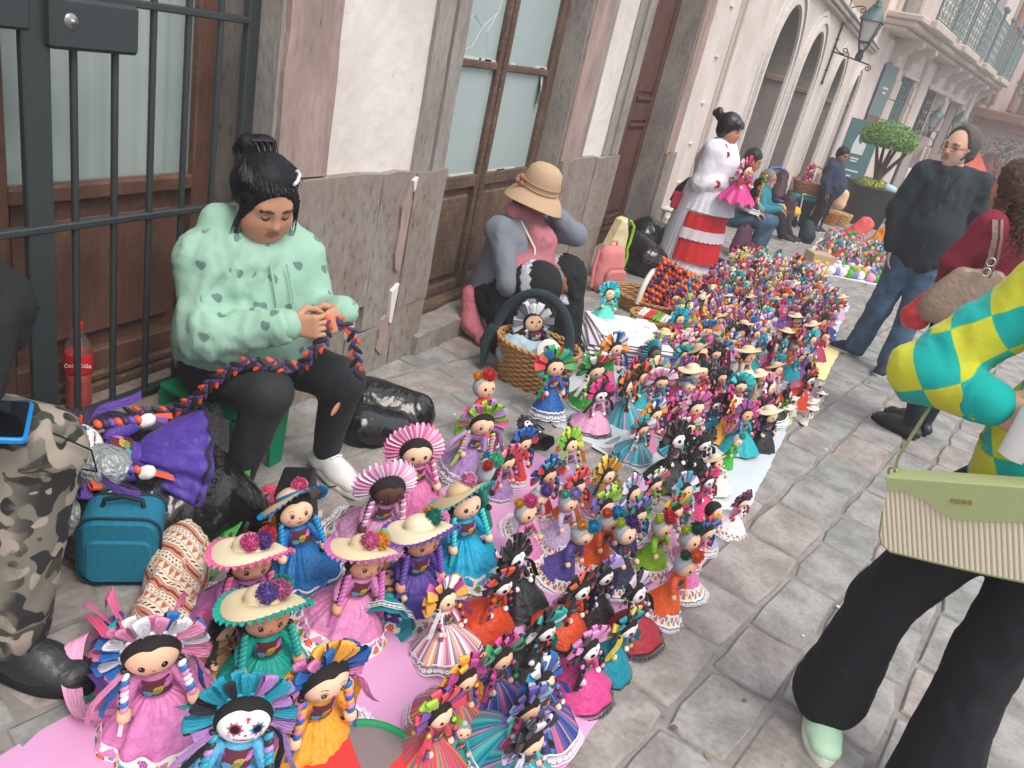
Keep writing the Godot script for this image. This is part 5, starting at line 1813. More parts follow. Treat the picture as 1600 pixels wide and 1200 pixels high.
func blouse_woman() -> void:
	var z := -7.7
	var J := {"look": Vector3(0.97, -0.12, 0.16), "head": Vector3(-1.235, 1.185, z), "neck": Vector3(-1.275, 1.06, z), "chest": Vector3(-1.26, 0.90, z), "belly": Vector3(-1.22, 0.68, z), "pelvis": Vector3(-1.27, 0.52, z),
		"sr": Vector3(-1.29, 0.99, z + 0.17), "er": Vector3(-1.32, 0.70, z + 0.20), "wr": Vector3(-1.12, 0.74, z + 0.16), "sl": Vector3(-1.24, 0.99, z - 0.17), "el": Vector3(-1.20, 0.70, z - 0.20), "wl": Vector3(-1.03, 0.76, z - 0.1),
		"hr": Vector3(-1.27, 0.48, z + 0.09), "kr": Vector3(-1.24, 0.14, z + 0.09), "ar": Vector3(-1.27, -0.18, z + 0.09), "hl": Vector3(-1.27, 0.48, z - 0.09), "kl": Vector3(-1.24, 0.14, z - 0.09), "al": Vector3(-1.27, -0.18, z - 0.09), "tr": Vector3(-1.08, -0.2, z + 0.1), "tl": Vector3(-1.08, -0.2, z - 0.1)}
	var white := mat("e4e6ef", 0.85, {"bump": "crease", "bs": 0.2, "tri": true, "scale": 3.0})
	var t := person("woman in white embroidered blouse and red apron holding dolls", Vector3(-1.25, gy(z), z), J, {"skin": "b07f66", "w": 1.16, "cell": 0.017, "hcell": 0.008, "fcell": 0.0075, "chub": 1.0, "bellyr": 0.155, "head": 1.02,
		"top": [white, 0.022, 0.012], "topname": "blouse", "handr": [Vector3(0.85, 0.1, -0.3), Vector3(-0.2, 0.3, -0.9), 1.0, [0.5, 0.5, 0.5, 0.4]], "handl": [Vector3(0.8, 0.1, 0.3), Vector3(-0.2, 0.3, 0.9), -1.0, [0.5, 0.5, 0.5, 0.4]], "shoe": [mat("222222", 0.6), mat("111111", 0.7)], "shoes": 0.9})
	var pos := t.position
	hair(t, [[Vector3(0, 0.045, -0.028), Vector3(0, 0.0, -0.03), 0.110, 0.100, 0.03], [Vector3(-0.05, 0.075, 0.060), Vector3(0.05, 0.075, 0.060), 0.028, 0.028, 0.03], [Vector3(-0.045, 0.050, 0.076), Vector3(0.045, 0.050, 0.076), 0.015, 0.015, 0.03], [Vector3(0, 0.08, -0.14), Vector3(0, 0.085, -0.15), 0.045, 0.04, 0.015], [Vector3(0.01, 0.12, -0.17), Vector3(0, 0.09, -0.19), 0.032, 0.03, 0.012]],
		[[Vector3(0, -0.03, 0.12), Vector3(0, -0.08, 0.11), 0.085, 0.09, 0.015]], 0.009, mat("151417", 0.4, {"spec": 0.5}))
	var sash := MB.new()
	sash.tube(PackedVector3Array([Vector3(-0.20, 0.92, 0.06), Vector3(-0.27, 0.80, 0.07), Vector3(-0.31, 0.68, 0.08)]), PackedFloat32Array([0.02, 0.035, 0.015]), 8)
	obj("dark_sash", sash, mat("26242a", 0.7), t)
	# pleated skirt, flower border, apron
	var sk := MB.new()
	var rows := []
	for i in 14:
		var q := i / 13.0
		var row := PackedVector3Array()
		for k in 120:
			var a := TAU * k / 120
			var r := lerpf(0.215, 0.30, pow(q, 0.8)) + 0.008 * sin(a * 40.0) * q
			row.push_back(Vector3(-0.02 - 0.02 * q + r * cos(a) * 0.95, lerpf(0.92, 0.13, q), -r * sin(a)))
		rows.push_back(row)
	rows.reverse()
	sk.grid(rows, true)
	obj("skirt", sk, mat("e6e8f0", 0.85), t)
	var hb := MB.new()
	rows = []
	for i in 3:
		var row := PackedVector3Array()
		for k in 120:
			var a := TAU * k / 120
			var r := 0.302 + 0.008 * i + 0.005 * sin(a * 40.0)
			row.push_back(Vector3(-0.04 + r * cos(a) * 0.95, 0.15 - 0.065 * i, -r * sin(a)))
		rows.push_back(row)
	rows.reverse()
	hb.grid(rows, true, 9.0, 1.0)
	obj("flower_border", hb, mat("ffffff", 0.8, {"tex": "redflowers"}), t)
	for q in [[0.665, 0.21, 0.262, 0.306, "c9252c", "apron"], [0.52, 0.42, 0.275, 0.288, "dcd3da", "lace_band"]]:
		var ap := MB.new()
		var rr := []
		for i in 6:
			var row := PackedVector3Array()
			for k in 50:
				var a := lerpf(-1.0, 1.8, k / 49.0)
				var u := i / 5.0
				var r: float = lerpf(q[2], q[3], u) + 0.008 + 0.004 * sin(k * 1.1) + (0.010 if q[5] == "lace_band" else 0.0)
				row.push_back(Vector3(-0.03 + r * cos(a), lerpf(q[0], q[1], u) + (0.006 * sin(k * 2.2) if i == 5 else 0.0), r * sin(a)))
			rr.push_back(row)
		ap.grid(rr)
		obj(q[5], ap, mat(q[4], 0.7, {"bump": "crease", "bs": 0.3, "scale": 2.0}), t)
	# peplum of the blouse
	var pe := MB.new()
	rows = []
	for i in 5:
		var u := i / 4.0
		var row := PackedVector3Array()
		for k in 90:
			var a := TAU * k / 90
			var r := lerpf(0.20, 0.27, u) + 0.007 * sin(a * 26.0) * u
			row.push_back(Vector3(0.02 + r * cos(a), lerpf(0.98, 0.68, u), -r * sin(a)))
		rows.push_back(row)
	rows.reverse()
	pe.grid(rows, true)
	obj("peplum", pe, white, t)
	# embroidered red flowers on yoke and cuff, blue neckline, black sash
	var fm := MB.new()
	var spots := [Vector3(-1.30, 1.055, z + 0.135), Vector3(-1.22, 1.05, z + 0.13), Vector3(-1.36, 0.985, z + 0.16), Vector3(-1.175, 0.99, z + 0.14)]
	for c in spots:
		for k in 6:
			var a := TAU * k / 6
			fm.ell(c - pos + Vector3(cos(a) * 0.022, sin(a) * 0.018, 0.022), Vector3(0.015, 0.013, 0.006), Basis.IDENTITY, 7, 4)
	for k in 7:
		var a := TAU * k / 7
		fm.ell(Vector3(-1.165, 0.725, z + 0.235) - pos + Vector3(cos(a) * 0.022, sin(a) * 0.022, 0), Vector3(0.016, 0.016, 0.008), Basis.IDENTITY, 7, 4)
	obj("red_embroidery", fm, mat("c22830", 0.8), t)
	var nk := MB.new()
	var np := PackedVector3Array()
	for k in 15:
		var a := TAU * (k / 14.0) * 0.75 - 0.5
		np.push_back(Vector3(-1.265 + 0.085 * cos(a), 1.045 + 0.03 * cos(a + 2.6), z + 0.085 * sin(a)) - pos)
	nk.tube(np, 0.014, 6)
	obj("collar", nk, mat("5b6f98", 0.8), t)
	var er := MB.new()
	er.ell((t.get_meta("_hx") as Transform3D) * Vector3(0.088, -0.04, 0.0), Vector3(0.008, 0.012, 0.008), Basis.IDENTITY, 8, 5)
	obj("earring", er, mat("d0a53c", 0.3, {"metal": 0.9}), t)
	var rb := MB.new()
	rb.box(Vector3(-1.49, 0.48, z + 0.15) - pos, Vector3(0.10, 0.16, 0.03), 0.01, Basis(Vector3.UP, 0.4))
	obj("sash_end", rb, mat("c0354c", 0.8), t)
	# dolls in her arms
	var k := 0
	for q in [[Vector3(-0.98, 0.62, z + 0.10), 0.40, "d64a94", ["e8b0cc", "d0343f", "e07aa6"]], [Vector3(-0.93, 0.60, z - 0.05), 0.38, "e05a9c", ["e8dfe6", "e07aa6"]], [Vector3(-0.88, 0.56, z + 0.05), 0.36, "26242a", ["e8642f", "3fa040", "e8b03a"]]]:
		make_doll("A", q[0], q[1], 70 + 20 * k, q[2], q[3], ["pink dress doll held at the woman's chest, red ribbon crown", "pink dress doll held in her far arm, pale crown", "dark dressed doll with orange and green crown in her hands"][k], {"lace": 1}, "", 1, 700 + k)
		k += 1
	var cs := MB.new()
	rows = []
	for i in 5:
		var u := i / 4.0
		var row := PackedVector3Array()
		for j in 40:
			var a := lerpf(-0.6, 2.6, j / 39.0)
			row.push_back(Vector3(-0.98 + (0.05 + 0.14 * u) * cos(a), 0.78 - 0.16 * u + 0.02 * sin(j * 0.9) * u, z + 0.12 + (0.06 + 0.16 * u) * sin(a)))
		rows.push_back(row)
	cs.grid(rows)
	single("doll_skirt", cs, mat("c83a86", 0.5, {"bump": "crease", "bs": 0.3}), "spread magenta doll skirt draped over the woman's hands", "skirt")

func camo_person() -> void:
	var z := -1.0
	var J := {"look": Vector3(1, -0.2, 0), "head": Vector3(-2.0, 1.25, -0.75), "neck": Vector3(-1.98, 1.13, -0.75), "chest": Vector3(-1.96, 0.95, -0.75), "belly": Vector3(-1.94, 0.78, -0.76), "pelvis": Vector3(-1.92, 0.58, -0.78),
		"sl": Vector3(-1.86, 1.05, -0.93), "el": Vector3(-1.55, 0.84, -1.02), "wl": Vector3(-1.42, 0.74, -0.88), "sr": Vector3(-1.94, 1.05, -0.56), "er": Vector3(-1.74, 0.84, -0.54), "wr": Vector3(-1.52, 0.74, -0.62),
		"hl": Vector3(-1.86, 0.56, -0.90), "kl": Vector3(-1.44, 0.53, -1.04), "al": Vector3(-1.41, 0.06, -0.92), "tl": Vector3(-1.22, 0, -0.985), "hr": Vector3(-1.88, 0.56, -0.66), "kr": Vector3(-1.46, 0.52, -0.60), "ar": Vector3(-1.44, 0.05, -0.60), "tr": Vector3(-1.22, 0, -0.56)}
	var t := person("seated person in camouflage trousers and black jacket with black shoes", Vector3(-1.88, gy(z), z), J, {"skin": "b08468", "w": 1.08, "cell": 0.016, "hcell": 0.012, "fcell": 0.006,
		"top": [mat("1f1f20", 0.9, {"bump": "crease", "bs": 0.3, "tri": true, "scale": 3.0}), 0.02, 0.02], "topname": "jacket", "bottom": [mat("ffffff", 0.9, {"tex": "camo", "tri": true, "scale": 2.6, "sharp": 6.0}), 0.018, 0.012, 0.086, 0.10], "shoe": [mat("26292b", 0.4, {"spec": 0.5, "bump": "crease", "bs": 0.15, "tri": true, "scale": 8.0}), mat("1c1d1e", 0.7), mat("15181a", 0.7)], "shoes": 1.08, "shoehigh": 0.02,
		"handl": [Vector3(0.6, -0.4, 0.3), Vector3(-0.3, -0.8, 0.3), 1.0, [0.4, 0.4, 0.4, 0.3]], "handr": [Vector3(0.7, -0.3, -0.2), Vector3(-0.3, -0.8, 0.3), -1.0, [0.4, 0.4, 0.4, 0.3]]})
	hair(t, [[Vector3(0, 0.045, -0.028), Vector3(0, 0.0, -0.03), 0.108, 0.100, 0.03]], [[Vector3(0, -0.02, 0.12), Vector3(0, -0.08, 0.11), 0.088, 0.09, 0.015]], 0.014, mat("151417", 0.5))
	var ph := thing("phone", "phone in a bright blue case lying on the camouflaged knee", "phone", Vector3(-1.395, 0.655, -0.945))
	ph.basis = Basis(Vector3(0.75, 0.12, 0.65).normalized(), Vector3(-0.1, 0.98, -0.17).normalized(), Vector3(0, 0, 1)).orthonormalized() * Basis(Vector3.BACK, -0.12)
	var pm := MB.new()
	pm.prism(rounded(0.165, 0.085, 0.014), -0.006, 0.005, Transform3D(Basis(Vector3.RIGHT, -PI / 2), Vector3.ZERO), 0.003)
	obj("case", pm, mat("0f7ac0", 0.4), ph)
	var ps := MB.new()
	ps.prism(rounded(0.150, 0.070, 0.008), 0.0045, 0.0065, Transform3D(Basis(Vector3.RIGHT, -PI / 2), Vector3.ZERO), 0.0)
	obj("screen", ps, mat("101418", 0.08, {"spec": 0.6}), ph)
	var cb := MB.new()
	cb.tube(PackedVector3Array([Vector3(-1.345, 0.62, -1.01), Vector3(-1.33, 0.55, -1.09), Vector3(-1.36, 0.46, -1.13), Vector3(-1.45, 0.42, -1.15)]), 0.0022, 5)
	single("cable", cb, mat("17191a", 0.6), "thin black cable hanging from the phone over the knee", "cable")

func hoodie_man() -> void:
	var z := -6.65
	var J := {"look": Vector3(-0.62, -0.10, 0.78), "head": Vector3(0.525, 1.505, z), "neck": Vector3(0.555, 1.375, z - 0.02), "chest": Vector3(0.575, 1.17, z - 0.01), "belly": Vector3(0.575, 0.93, z + 0.03), "pelvis": Vector3(0.575, 0.72, z),
		"sr": Vector3(0.385, 1.295, z), "er": Vector3(0.315, 1.0, z + 0.02), "wr": Vector3(0.375, 0.735, z + 0.06), "sl": Vector3(0.765, 1.305, z - 0.04), "el": Vector3(0.835, 1.01, z - 0.05), "wl": Vector3(0.80, 0.76, z + 0.02),
		"hr": Vector3(0.49, 0.66, z), "kr": Vector3(0.465, 0.25, z - 0.03), "ar": Vector3(0.425, -0.13, z - 0.14), "tr": Vector3(0.24, -0.2, z - 0.16), "hl": Vector3(0.665, 0.66, z), "kl": Vector3(0.685, 0.26, z + 0.06), "al": Vector3(0.675, -0.12, z + 0.10), "tl": Vector3(0.62, -0.2, z + 0.30)}
	var hd := mat("2a3237", 0.92, {"bump": "grain_h", "bs": 0.05, "tri": true, "scale": 9.0, "rim": 0.2})
	var t := person("grey haired man with glasses in black hoodie and blue jeans, standing", Vector3(0.57, gy(z), z), J, {"skin": "cca28c", "w": 0.98, "bellyr": 0.175, "cell": 0.017, "hcell": 0.006, "fcell": 0.006, "head": 1.10, "beard": 0.18,
		"top": [hd, 0.024, 0.016], "topname": "hoodie", "bottom": [mat("ffffff", 0.9, {"tex": "denim", "tri": true, "scale": 2.5}), 0.018, 0.010, 0.085], "shoe": [mat("1d2834", 0.7), mat("b0aca8", 0.7)],
		"handr": [Vector3(0.05, -0.98, 0.1), Vector3(0.9, 0.0, 0.1), -1.0, [0.25, 0.22, 0.2, 0.2]], "handl": [Vector3(-0.2, -0.9, 0.3), Vector3(-0.8, 0, 0.2), 1.0, [0.3, 0.3, 0.3, 0.3]],
		"topx": [[Vector3(0.45, 1.335, z - 0.06), Vector3(0.68, 1.345, z - 0.08), 0.06, 0.06, 0.05], [Vector3(0.50, 1.345, z + 0.06), Vector3(0.60, 1.33, z + 0.06), 0.03, 0.03, 0.04]]})
	hair(t, [[Vector3(0, 0.05, -0.035), Vector3(0, 0.0, -0.045), 0.102, 0.095, 0.03], [Vector3(0, 0.10, 0.03), Vector3(0, 0.12, -0.02), 0.022, 0.03, 0.03]], [[Vector3(0, 0.075, 0.125), Vector3(0, -0.08, 0.10), 0.115, 0.125, 0.012]], 0.008, mat("5d5855", 0.8, {"tex": "grain", "tri": true, "scale": 20.0}), "hair", 0.006, 50.0)
	fuzz(t, 900, mat("7a7470", 0.6), 3, 0.05)
	var hx: Transform3D = t.get_meta("_hx")
	var gl := MB.new()
	for s in [-1, 1]:
		var pts := PackedVector3Array()
		for k in 17:
			var a := TAU * k / 16
			pts.push_back(hx * Vector3(s * 0.034 + cos(a) * 0.026, 0.004 + sin(a) * 0.017, 0.094))
		gl.tube(pts, 0.0016, 4, false)
		gl.tube(PackedVector3Array([hx * Vector3(s * 0.06, 0.008, 0.092), hx * Vector3(s * 0.082, 0.01, 0.0)]), 0.0018, 4)
	gl.tube(PackedVector3Array([hx * Vector3(-0.008, 0.008, 0.095), hx * Vector3(0.008, 0.008, 0.095)]), 0.0016, 4)
	obj("glasses", gl, mat("3a2f28", 0.4), t)
	var ep := MB.new()
	ep.tube(PackedVector3Array([hx * Vector3(0.088, -0.01, 0.0), hx * Vector3(0.09, -0.03, 0.02), hx * Vector3(0.082, -0.055, 0.055)]), PackedFloat32Array([0.012, 0.008, 0.006]), 7)
	obj("headset", ep, mat("17181a", 0.4), t)
	var dr := MB.new()
	var pos := t.position
	for q in [[Vector3(0.46, 1.34, z + 0.14), Vector3(0.44, 1.2, z + 0.18), Vector3(0.40, 1.08, z + 0.185)], [Vector3(0.585, 1.33, z + 0.13), Vector3(0.56, 1.18, z + 0.185), Vector3(0.49, 1.05, z + 0.20)]]:
		var pts := PackedVector3Array()
		for p in q:
			pts.push_back(p - pos + Vector3(0, 0, 0.01))
		dr.tube(pts, 0.0045, 5)
	obj("drawstring", dr, mat("1a1e20", 0.8), t)
	var zp := MB.new()
	zp.tube(PackedVector3Array([Vector3(0.53, 1.32, z + 0.125) - pos, Vector3(0.55, 1.1, z + 0.195) - pos, Vector3(0.56, 0.9, z + 0.235) - pos, Vector3(0.565, 0.76, z + 0.215) - pos]), 0.004, 5)
	obj("zip", zp, mat("4a5054", 0.5, {"metal": 0.6}), t)

func red_woman() -> void:
	var b := Vector3(0.78, gy(-5.15), -5.15)
	var J := {"look": Vector3(-0.80, -0.08, -0.55), "head": Vector3(0.735, 1.40, -5.08), "neck": Vector3(0.775, 1.275, -5.08), "chest": Vector3(0.80, 1.08, -5.08), "belly": Vector3(0.80, 0.88, -5.1), "pelvis": Vector3(0.80, 0.70, -5.1),
		"sl": Vector3(0.695, 1.20, -4.95), "el": Vector3(0.605, 0.955, -4.97), "wl": Vector3(0.62, 0.80, -5.05), "sr": Vector3(0.93, 1.21, -5.22), "er": Vector3(0.92, 0.96, -5.3), "wr": Vector3(0.80, 0.85, -5.35),
		"hl": Vector3(0.74, 0.66, -5.05), "kl": Vector3(0.76, 0.27, -5.13), "al": Vector3(0.80, -0.06, -5.15), "tl": Vector3(0.60, -0.16, -5.28), "hr": Vector3(0.88, 0.66, -5.2), "kr": Vector3(0.87, 0.27, -5.28), "ar": Vector3(0.88, -0.06, -5.32), "tr": Vector3(0.68, -0.16, -5.50)}
	var boot := mat("201f20", 0.35, {"spec": 0.5})
	var t := person("woman with curly brown hair in dark red top seen from behind, black boots", b, J, {"skin": "b8836b", "w": 0.98, "cell": 0.015, "hcell": 0.006, "fcell": 0.007, "head": 1.02,
		"top": [mat("7d1f33", 0.85, {"bump": "crease", "bs": 0.12, "tri": true, "scale": 3.0}), 0.010, 0.010], "topname": "top", "bottom": [mat("1d2733", 0.9), 0.01, 0.008, 0.055], "shoe": [boot, mat("131313", 0.6)], "shoehigh": 0.10, "handl": [Vector3(0.1, -0.9, -0.1), Vector3(0.8, 0, 0.2), 1.0, [0.6, 0.6, 0.6, 0.6]]})
	var hm := mat("4a3226", 0.55, {"spec": 0.4})
	hair(t, [[Vector3(0, 0.05, -0.03), Vector3(0, 0.0, -0.05), 0.112, 0.105, 0.03], [Vector3(0, -0.02, -0.10), Vector3(0.0, -0.16, -0.13), 0.085, 0.075, 0.05], [Vector3(0.0, -0.16, -0.13), Vector3(0.02, -0.28, -0.12), 0.075, 0.04, 0.05]], [[Vector3(0, -0.01, 0.12), Vector3(0, -0.08, 0.11), 0.098, 0.10, 0.015]], 0.010, hm, "hair", 0.012, 45.0)
	var r := RandomNumberGenerator.new()
	r.seed = 6
	var mb := MB.new()
	var hx: Transform3D = t.get_meta("_hx")
	for k in 260:
		var a := r.randf() * TAU
		var y0 := r.randf_range(-0.22, 0.08)
		var rr := 0.10 if y0 > -0.05 else 0.085
		var c := Vector3(cos(a) * rr, y0, -0.05 - (0.06 if y0 < -0.05 else 0.0) + sin(a) * rr)
		if c.z > 0.03:
			continue
		var pts := PackedVector3Array()
		for i in 12:
			var q := i / 11.0
			pts.push_back(hx * (c * (1.0 + 0.12 * q) + Vector3(0.011 * cos(q * 15.0 + k), -0.11 * q, 0.011 * sin(q * 15.0 + k))))
		mb.tube(pts, 0.0030, 4, false)
	var cu := obj("curls", mb, mat("5a4030", 0.5), t)
	cu.set_meta("kind", "stuff")
	var ea := MB.new()
	var ep := PackedVector3Array()
	for k in 17:
		ep.push_back(hx * (Vector3(0.088, -0.055, 0.0) + Vector3(0.003, sin(TAU * k / 16) * 0.022, cos(TAU * k / 16) * 0.022)))
	ea.tube(ep, 0.0022, 5, false)
	obj("hoop_earring", ea, mat("c9ac6a", 0.3, {"metal": 0.9}), t)
	# handbag on her shoulder
	var hb := thing("handbag", "large soft bronze handbag with buckled strap on her shoulder", "handbag", Vector3(0.72, 0.80, -4.86))
	var bm := mat("83705f", 0.4, {"spec": 0.5, "bump": "crease", "bs": 0.3, "tri": true, "scale": 4.0})
	var bb := MB.new()
	sdf(bb, [[Vector3(-0.13, -0.08, 0.0), Vector3(0.20, -0.10, -0.02), 0.085, 0.095, 0.10, Vector3.BACK, 0.6], [Vector3(-0.09, 0.03, 0), Vector3(0.15, 0.04, 0), 0.075, 0.08, 0.10, Vector3.BACK, 0.55], [Vector3(-0.05, 0.12, 0), Vector3(0.10, 0.14, 0), 0.05, 0.05, 0.10, Vector3.BACK, 0.5]], 0.009, Transform3D(Basis(Vector3.UP, 0.25), Vector3.ZERO), null, 0.010, 7.0)
	obj("body", bb, bm, hb)
	var st := MB.new()
	st.strip(PackedVector3Array([Vector3(0.03, 0.16, 0.03), Vector3(0.02, 0.26, 0.05), Vector3(0.0, 0.36, 0.04), Vector3(-0.03, 0.44, 0.0), Vector3(-0.04, 0.43, -0.10)]), Vector3(0.9, 0.1, 0.3).normalized(), 0.028)
	st.strip(PackedVector3Array([Vector3(0.06, 0.15, 0.035), Vector3(0.055, 0.26, 0.055), Vector3(0.03, 0.36, 0.05), Vector3(0.0, 0.45, 0.0), Vector3(-0.01, 0.43, -0.10)]), Vector3(0.9, 0.1, 0.3).normalized(), 0.014)
	obj("strap", st, bm, hb)
	var bk := MB.new()
	for y in [0.18, 0.235]:
		var pts := PackedVector3Array()
		for k in 13:
			pts.push_back(Vector3(0.03 + cos(TAU * k / 12) * 0.02, y + sin(TAU * k / 12) * 0.022, 0.062))
		bk.tube(pts, 0.0045, 5, false)
	obj("buckle", bk, mat("c5c0ba", 0.25, {"metal": 0.9}), hb)
	sack("red_bag", "red plastic bag hanging from the woman's hand", [[Vector3(0.575, 0.70, -5.06), Vector3(0.555, 0.60, -5.06), 0.045, 0.085], [Vector3(0.62, 0.80, -5.06), Vector3(0.58, 0.70, -5.06), 0.012, 0.035]], mat("cf2f38", 0.35, {"spec": 0.5, "bump": "crease", "bs": 0.25, "tri": true, "scale": 7.0}), 15, 0.01, 0.012)

func checked_woman() -> void:
	var J := {"look": Vector3(0.1, -0.3, 1), "head": Vector3(0.70, 1.53, -1.93), "neck": Vector3(0.68, 1.42, -1.97), "chest": Vector3(0.655, 1.22, -1.98), "belly": Vector3(0.625, 1.02, -1.98), "pelvis": Vector3(0.61, 0.86, -1.98),
		"sr": Vector3(0.455, 1.33, -2.05), "er": Vector3(0.285, 1.075, -2.03), "wr": Vector3(0.425, 1.085, -1.925), "sl": Vector3(0.83, 1.31, -1.98), "el": Vector3(0.90, 1.07, -1.92), "wl": Vector3(0.72, 1.06, -1.78),
		"hr": Vector3(0.53, 0.80, -1.99), "kr": Vector3(0.435, 0.45, -2.03), "ar": Vector3(0.44, 0.06, -2.10), "tr": Vector3(0.475, -0.06, -1.955), "hl": Vector3(0.70, 0.80, -1.96), "kl": Vector3(0.685, 0.44, -1.97), "al": Vector3(0.72, 0.02, -1.95), "tl": Vector3(0.74, -0.06, -1.78)}
	var mint := mat("b3d6b8", 0.6)
	var t := person("woman in yellow and teal checked sweater and black flared trousers with a cream shoulder bag", Vector3(0.62, gy(-2.0), -2.0), J, {"skin": "c9977f", "w": 0.93, "cell": 0.0095, "hcell": 0.01, "fcell": 0.0038, "checks": true,
		"top": [mat("ffffff", 0.9, {"tex": "checks", "rim": 0.25, "bump": "weave", "bs": 0.05}), 0.016, 0.008], "topname": "sweater", "cuff": mat("12a79f", 0.9, {"rim": 0.25}), "bottom": [mat("202227", 0.95, {"bump": "weave", "bs": 0.03, "tri": true, "scale": 12.0}), 0.012, 0.006, 0.105, 0.02],
		"shoe": [mint, mat("d9dfcf", 0.6), mat("c9e3cc", 0.7)], "shoes": 0.98, "handr": [Vector3(0.9, -0.10, 0.25), Vector3(0.25, -0.1, -0.9), 1.0, [0.42, 0.40, 0.38, 0.36], 0.7], "handl": [Vector3(-0.7, 0.0, 0.4), Vector3(0.3, 0, -0.8), -1.0, [0.4, 0.4, 0.4, 0.4]]})
	var pos := t.position
	var hem := MB.new()
	var rows := []
	for i in 5:
		var row := PackedVector3Array()
		for k in 96:
			var a := TAU * k / 96
			var r := 0.166 - 0.004 * i + 0.002 * (1 if k % 2 else -1)
			row.push_back(Vector3(0.0 + r * cos(a) * 1.02, 0.965 - 0.018 * i - pos.y - 0.02 * cos(a), 0.02 - r * sin(a) * 0.95))
		rows.push_back(row)
	rows.reverse()
	hem.grid(rows, true)
	obj("ribbed_hem", hem, mat("bdbd2a", 0.9, {"rim": 0.2}), t)
	var hm := mat("7a3a22", 0.45, {"spec": 0.5})
	hair(t, [[Vector3(0, 0.045, -0.03), Vector3(0, 0.0, -0.04), 0.108, 0.10, 0.03]], [[Vector3(0, -0.02, 0.12), Vector3(0, -0.08, 0.11), 0.088, 0.09, 0.015]], 0.012, hm)
	strands(t, [[Vector3(-0.09, 0.02, 0.02), Vector3(-0.16, -0.16, 0.06), Vector3(-0.15, -0.36, 0.10)], [Vector3(-0.07, 0.04, 0.04), Vector3(-0.12, -0.14, 0.09), Vector3(-0.10, -0.42, 0.12)], [Vector3(0.09, 0.02, 0.02), Vector3(0.13, -0.16, 0.06), Vector3(0.12, -0.4, 0.08)]], 160, 0.02, 0.0016, hm, 44)
	# shoulder bag in front of the hips
	var hb := thing("shoulder_bag", "cream ribbed shoulder bag with pale green flap and strap", "handbag", Vector3(0.450, 0.85, -1.82))
	var bx := Vector3(0.86, 0.44, 0.30).normalized()
	var bz := bx.cross(Vector3.UP).normalized()
	hb.basis = Basis(bx, bz.cross(bx) * -1.0, bz * 1.0) if (bz.cross(bx)).y < 0 else Basis(bx, bz.cross(bx), bz)
	var body := MB.new()
	var outl := PackedVector2Array([Vector2(-0.135, 0.075), Vector2(-0.150, 0.0), Vector2(-0.160, -0.055), Vector2(-0.157, -0.078), Vector2(-0.140, -0.092), Vector2(-0.05, -0.103), Vector2(0.06, -0.114), Vector2(0.125, -0.119), Vector2(0.148, -0.108), Vector2(0.157, -0.085), Vector2(0.153, 0.0), Vector2(0.145, 0.075)])
	body.prism(outl, -0.035, 0.035, Transform3D.IDENTITY, 0.012)
	obj("body", body, mat("d6cbb2", 0.7, {"bump": "ribs", "bs": 0.25, "scale": Vector3(24, 1, 1)}), hb)
	var gm := mat("a5b07c", 0.5, {"bump": "grain_h", "bs": 0.03, "scale": 6.0})
	var flap := MB.new()
	flap.prism(PackedVector2Array([Vector2(-0.137, 0.082), Vector2(-0.140, 0.055), Vector2(-0.10, 0.056), Vector2(-0.06, 0.040), Vector2(-0.03, 0.014), Vector2(0.0, 0.002), Vector2(0.05, 0.004), Vector2(0.10, 0.010), Vector2(0.148, 0.014), Vector2(0.147, 0.082)]), 0.030, 0.040, Transform3D.IDENTITY, 0.002)
	flap.box(Vector3(0.003, 0.083, 0.0), Vector3(0.288, 0.010, 0.078), 0.004)
	obj("flap", flap, gm, hb)
	var pip := MB.new()
	var pts2 := PackedVector3Array()
	for k in range(1, 11):
		pts2.push_back(Vector3(outl[k].x, outl[k].y, 0.030))
	pip.tube(pts2, 0.0055, 6)
	pip.prism(PackedVector2Array([Vector2(0.140, 0.075), Vector2(0.150, 0.075), Vector2(0.162, -0.06), Vector2(0.158, -0.10), Vector2(0.148, -0.09)]), -0.034, 0.034, Transform3D.IDENTITY, 0.003)
	obj("piping", pip, gm, hb)
	var tm := TextMesh.new()
	tm.text = "nooo"
	tm.font_size = 16
	tm.pixel_size = 0.0011
	tm.depth = 0.003
	tm.curve_step = 1.0
	var em := inst("metal_letters", tm, mat("b99c58", 0.3, {"metal": 0.9}), hb)
	em.position = Vector3(0.015, 0.046, 0.041)
	var st := MB.new()
	st.strip(PackedVector3Array([Vector3(-0.136, 0.075, 0.0), Vector3(-0.128, 0.12, -0.02), Vector3(-0.08, 0.22, -0.10), Vector3(-0.03, 0.33, -0.17)]), Vector3(0.5, -0.2, 0.85).normalized(), 0.020)
	st.strip(PackedVector3Array([Vector3(0.145, 0.075, 0.0), Vector3(0.19, 0.16, -0.02), Vector3(0.26, 0.32, -0.08)]), Vector3(0.5, -0.2, 0.85).normalized(), 0.020)
	obj("strap", st, gm, hb)
	for s in [-0.136, 0.145]:
		var rg := MB.new()
		var pts := PackedVector3Array()
		for k in 13:
			pts.push_back(Vector3(s + cos(TAU * k / 12) * 0.010, 0.088 + sin(TAU * k / 12) * 0.010, 0.0))
		rg.tube(pts, 0.0026, 5, false)
		obj("ring", rg, mat("c0a561", 0.3, {"metal": 0.9}), hb)
	var cup := MB.new()
	cup.lathe(PackedVector2Array([Vector2(0.0, -0.055), Vector2(0.030, -0.055), Vector2(0.040, 0.055), Vector2(0.037, 0.056), Vector2(0.028, -0.05)]), 24, Transform3D(Basis(Vector3.BACK, -0.1), Vector3(0.503, 1.055, -1.872)))
	single("paper_cup", cup, mat("e6e4e6", 0.7), "white paper cup held in the hand of the checked sweater woman", "cup")

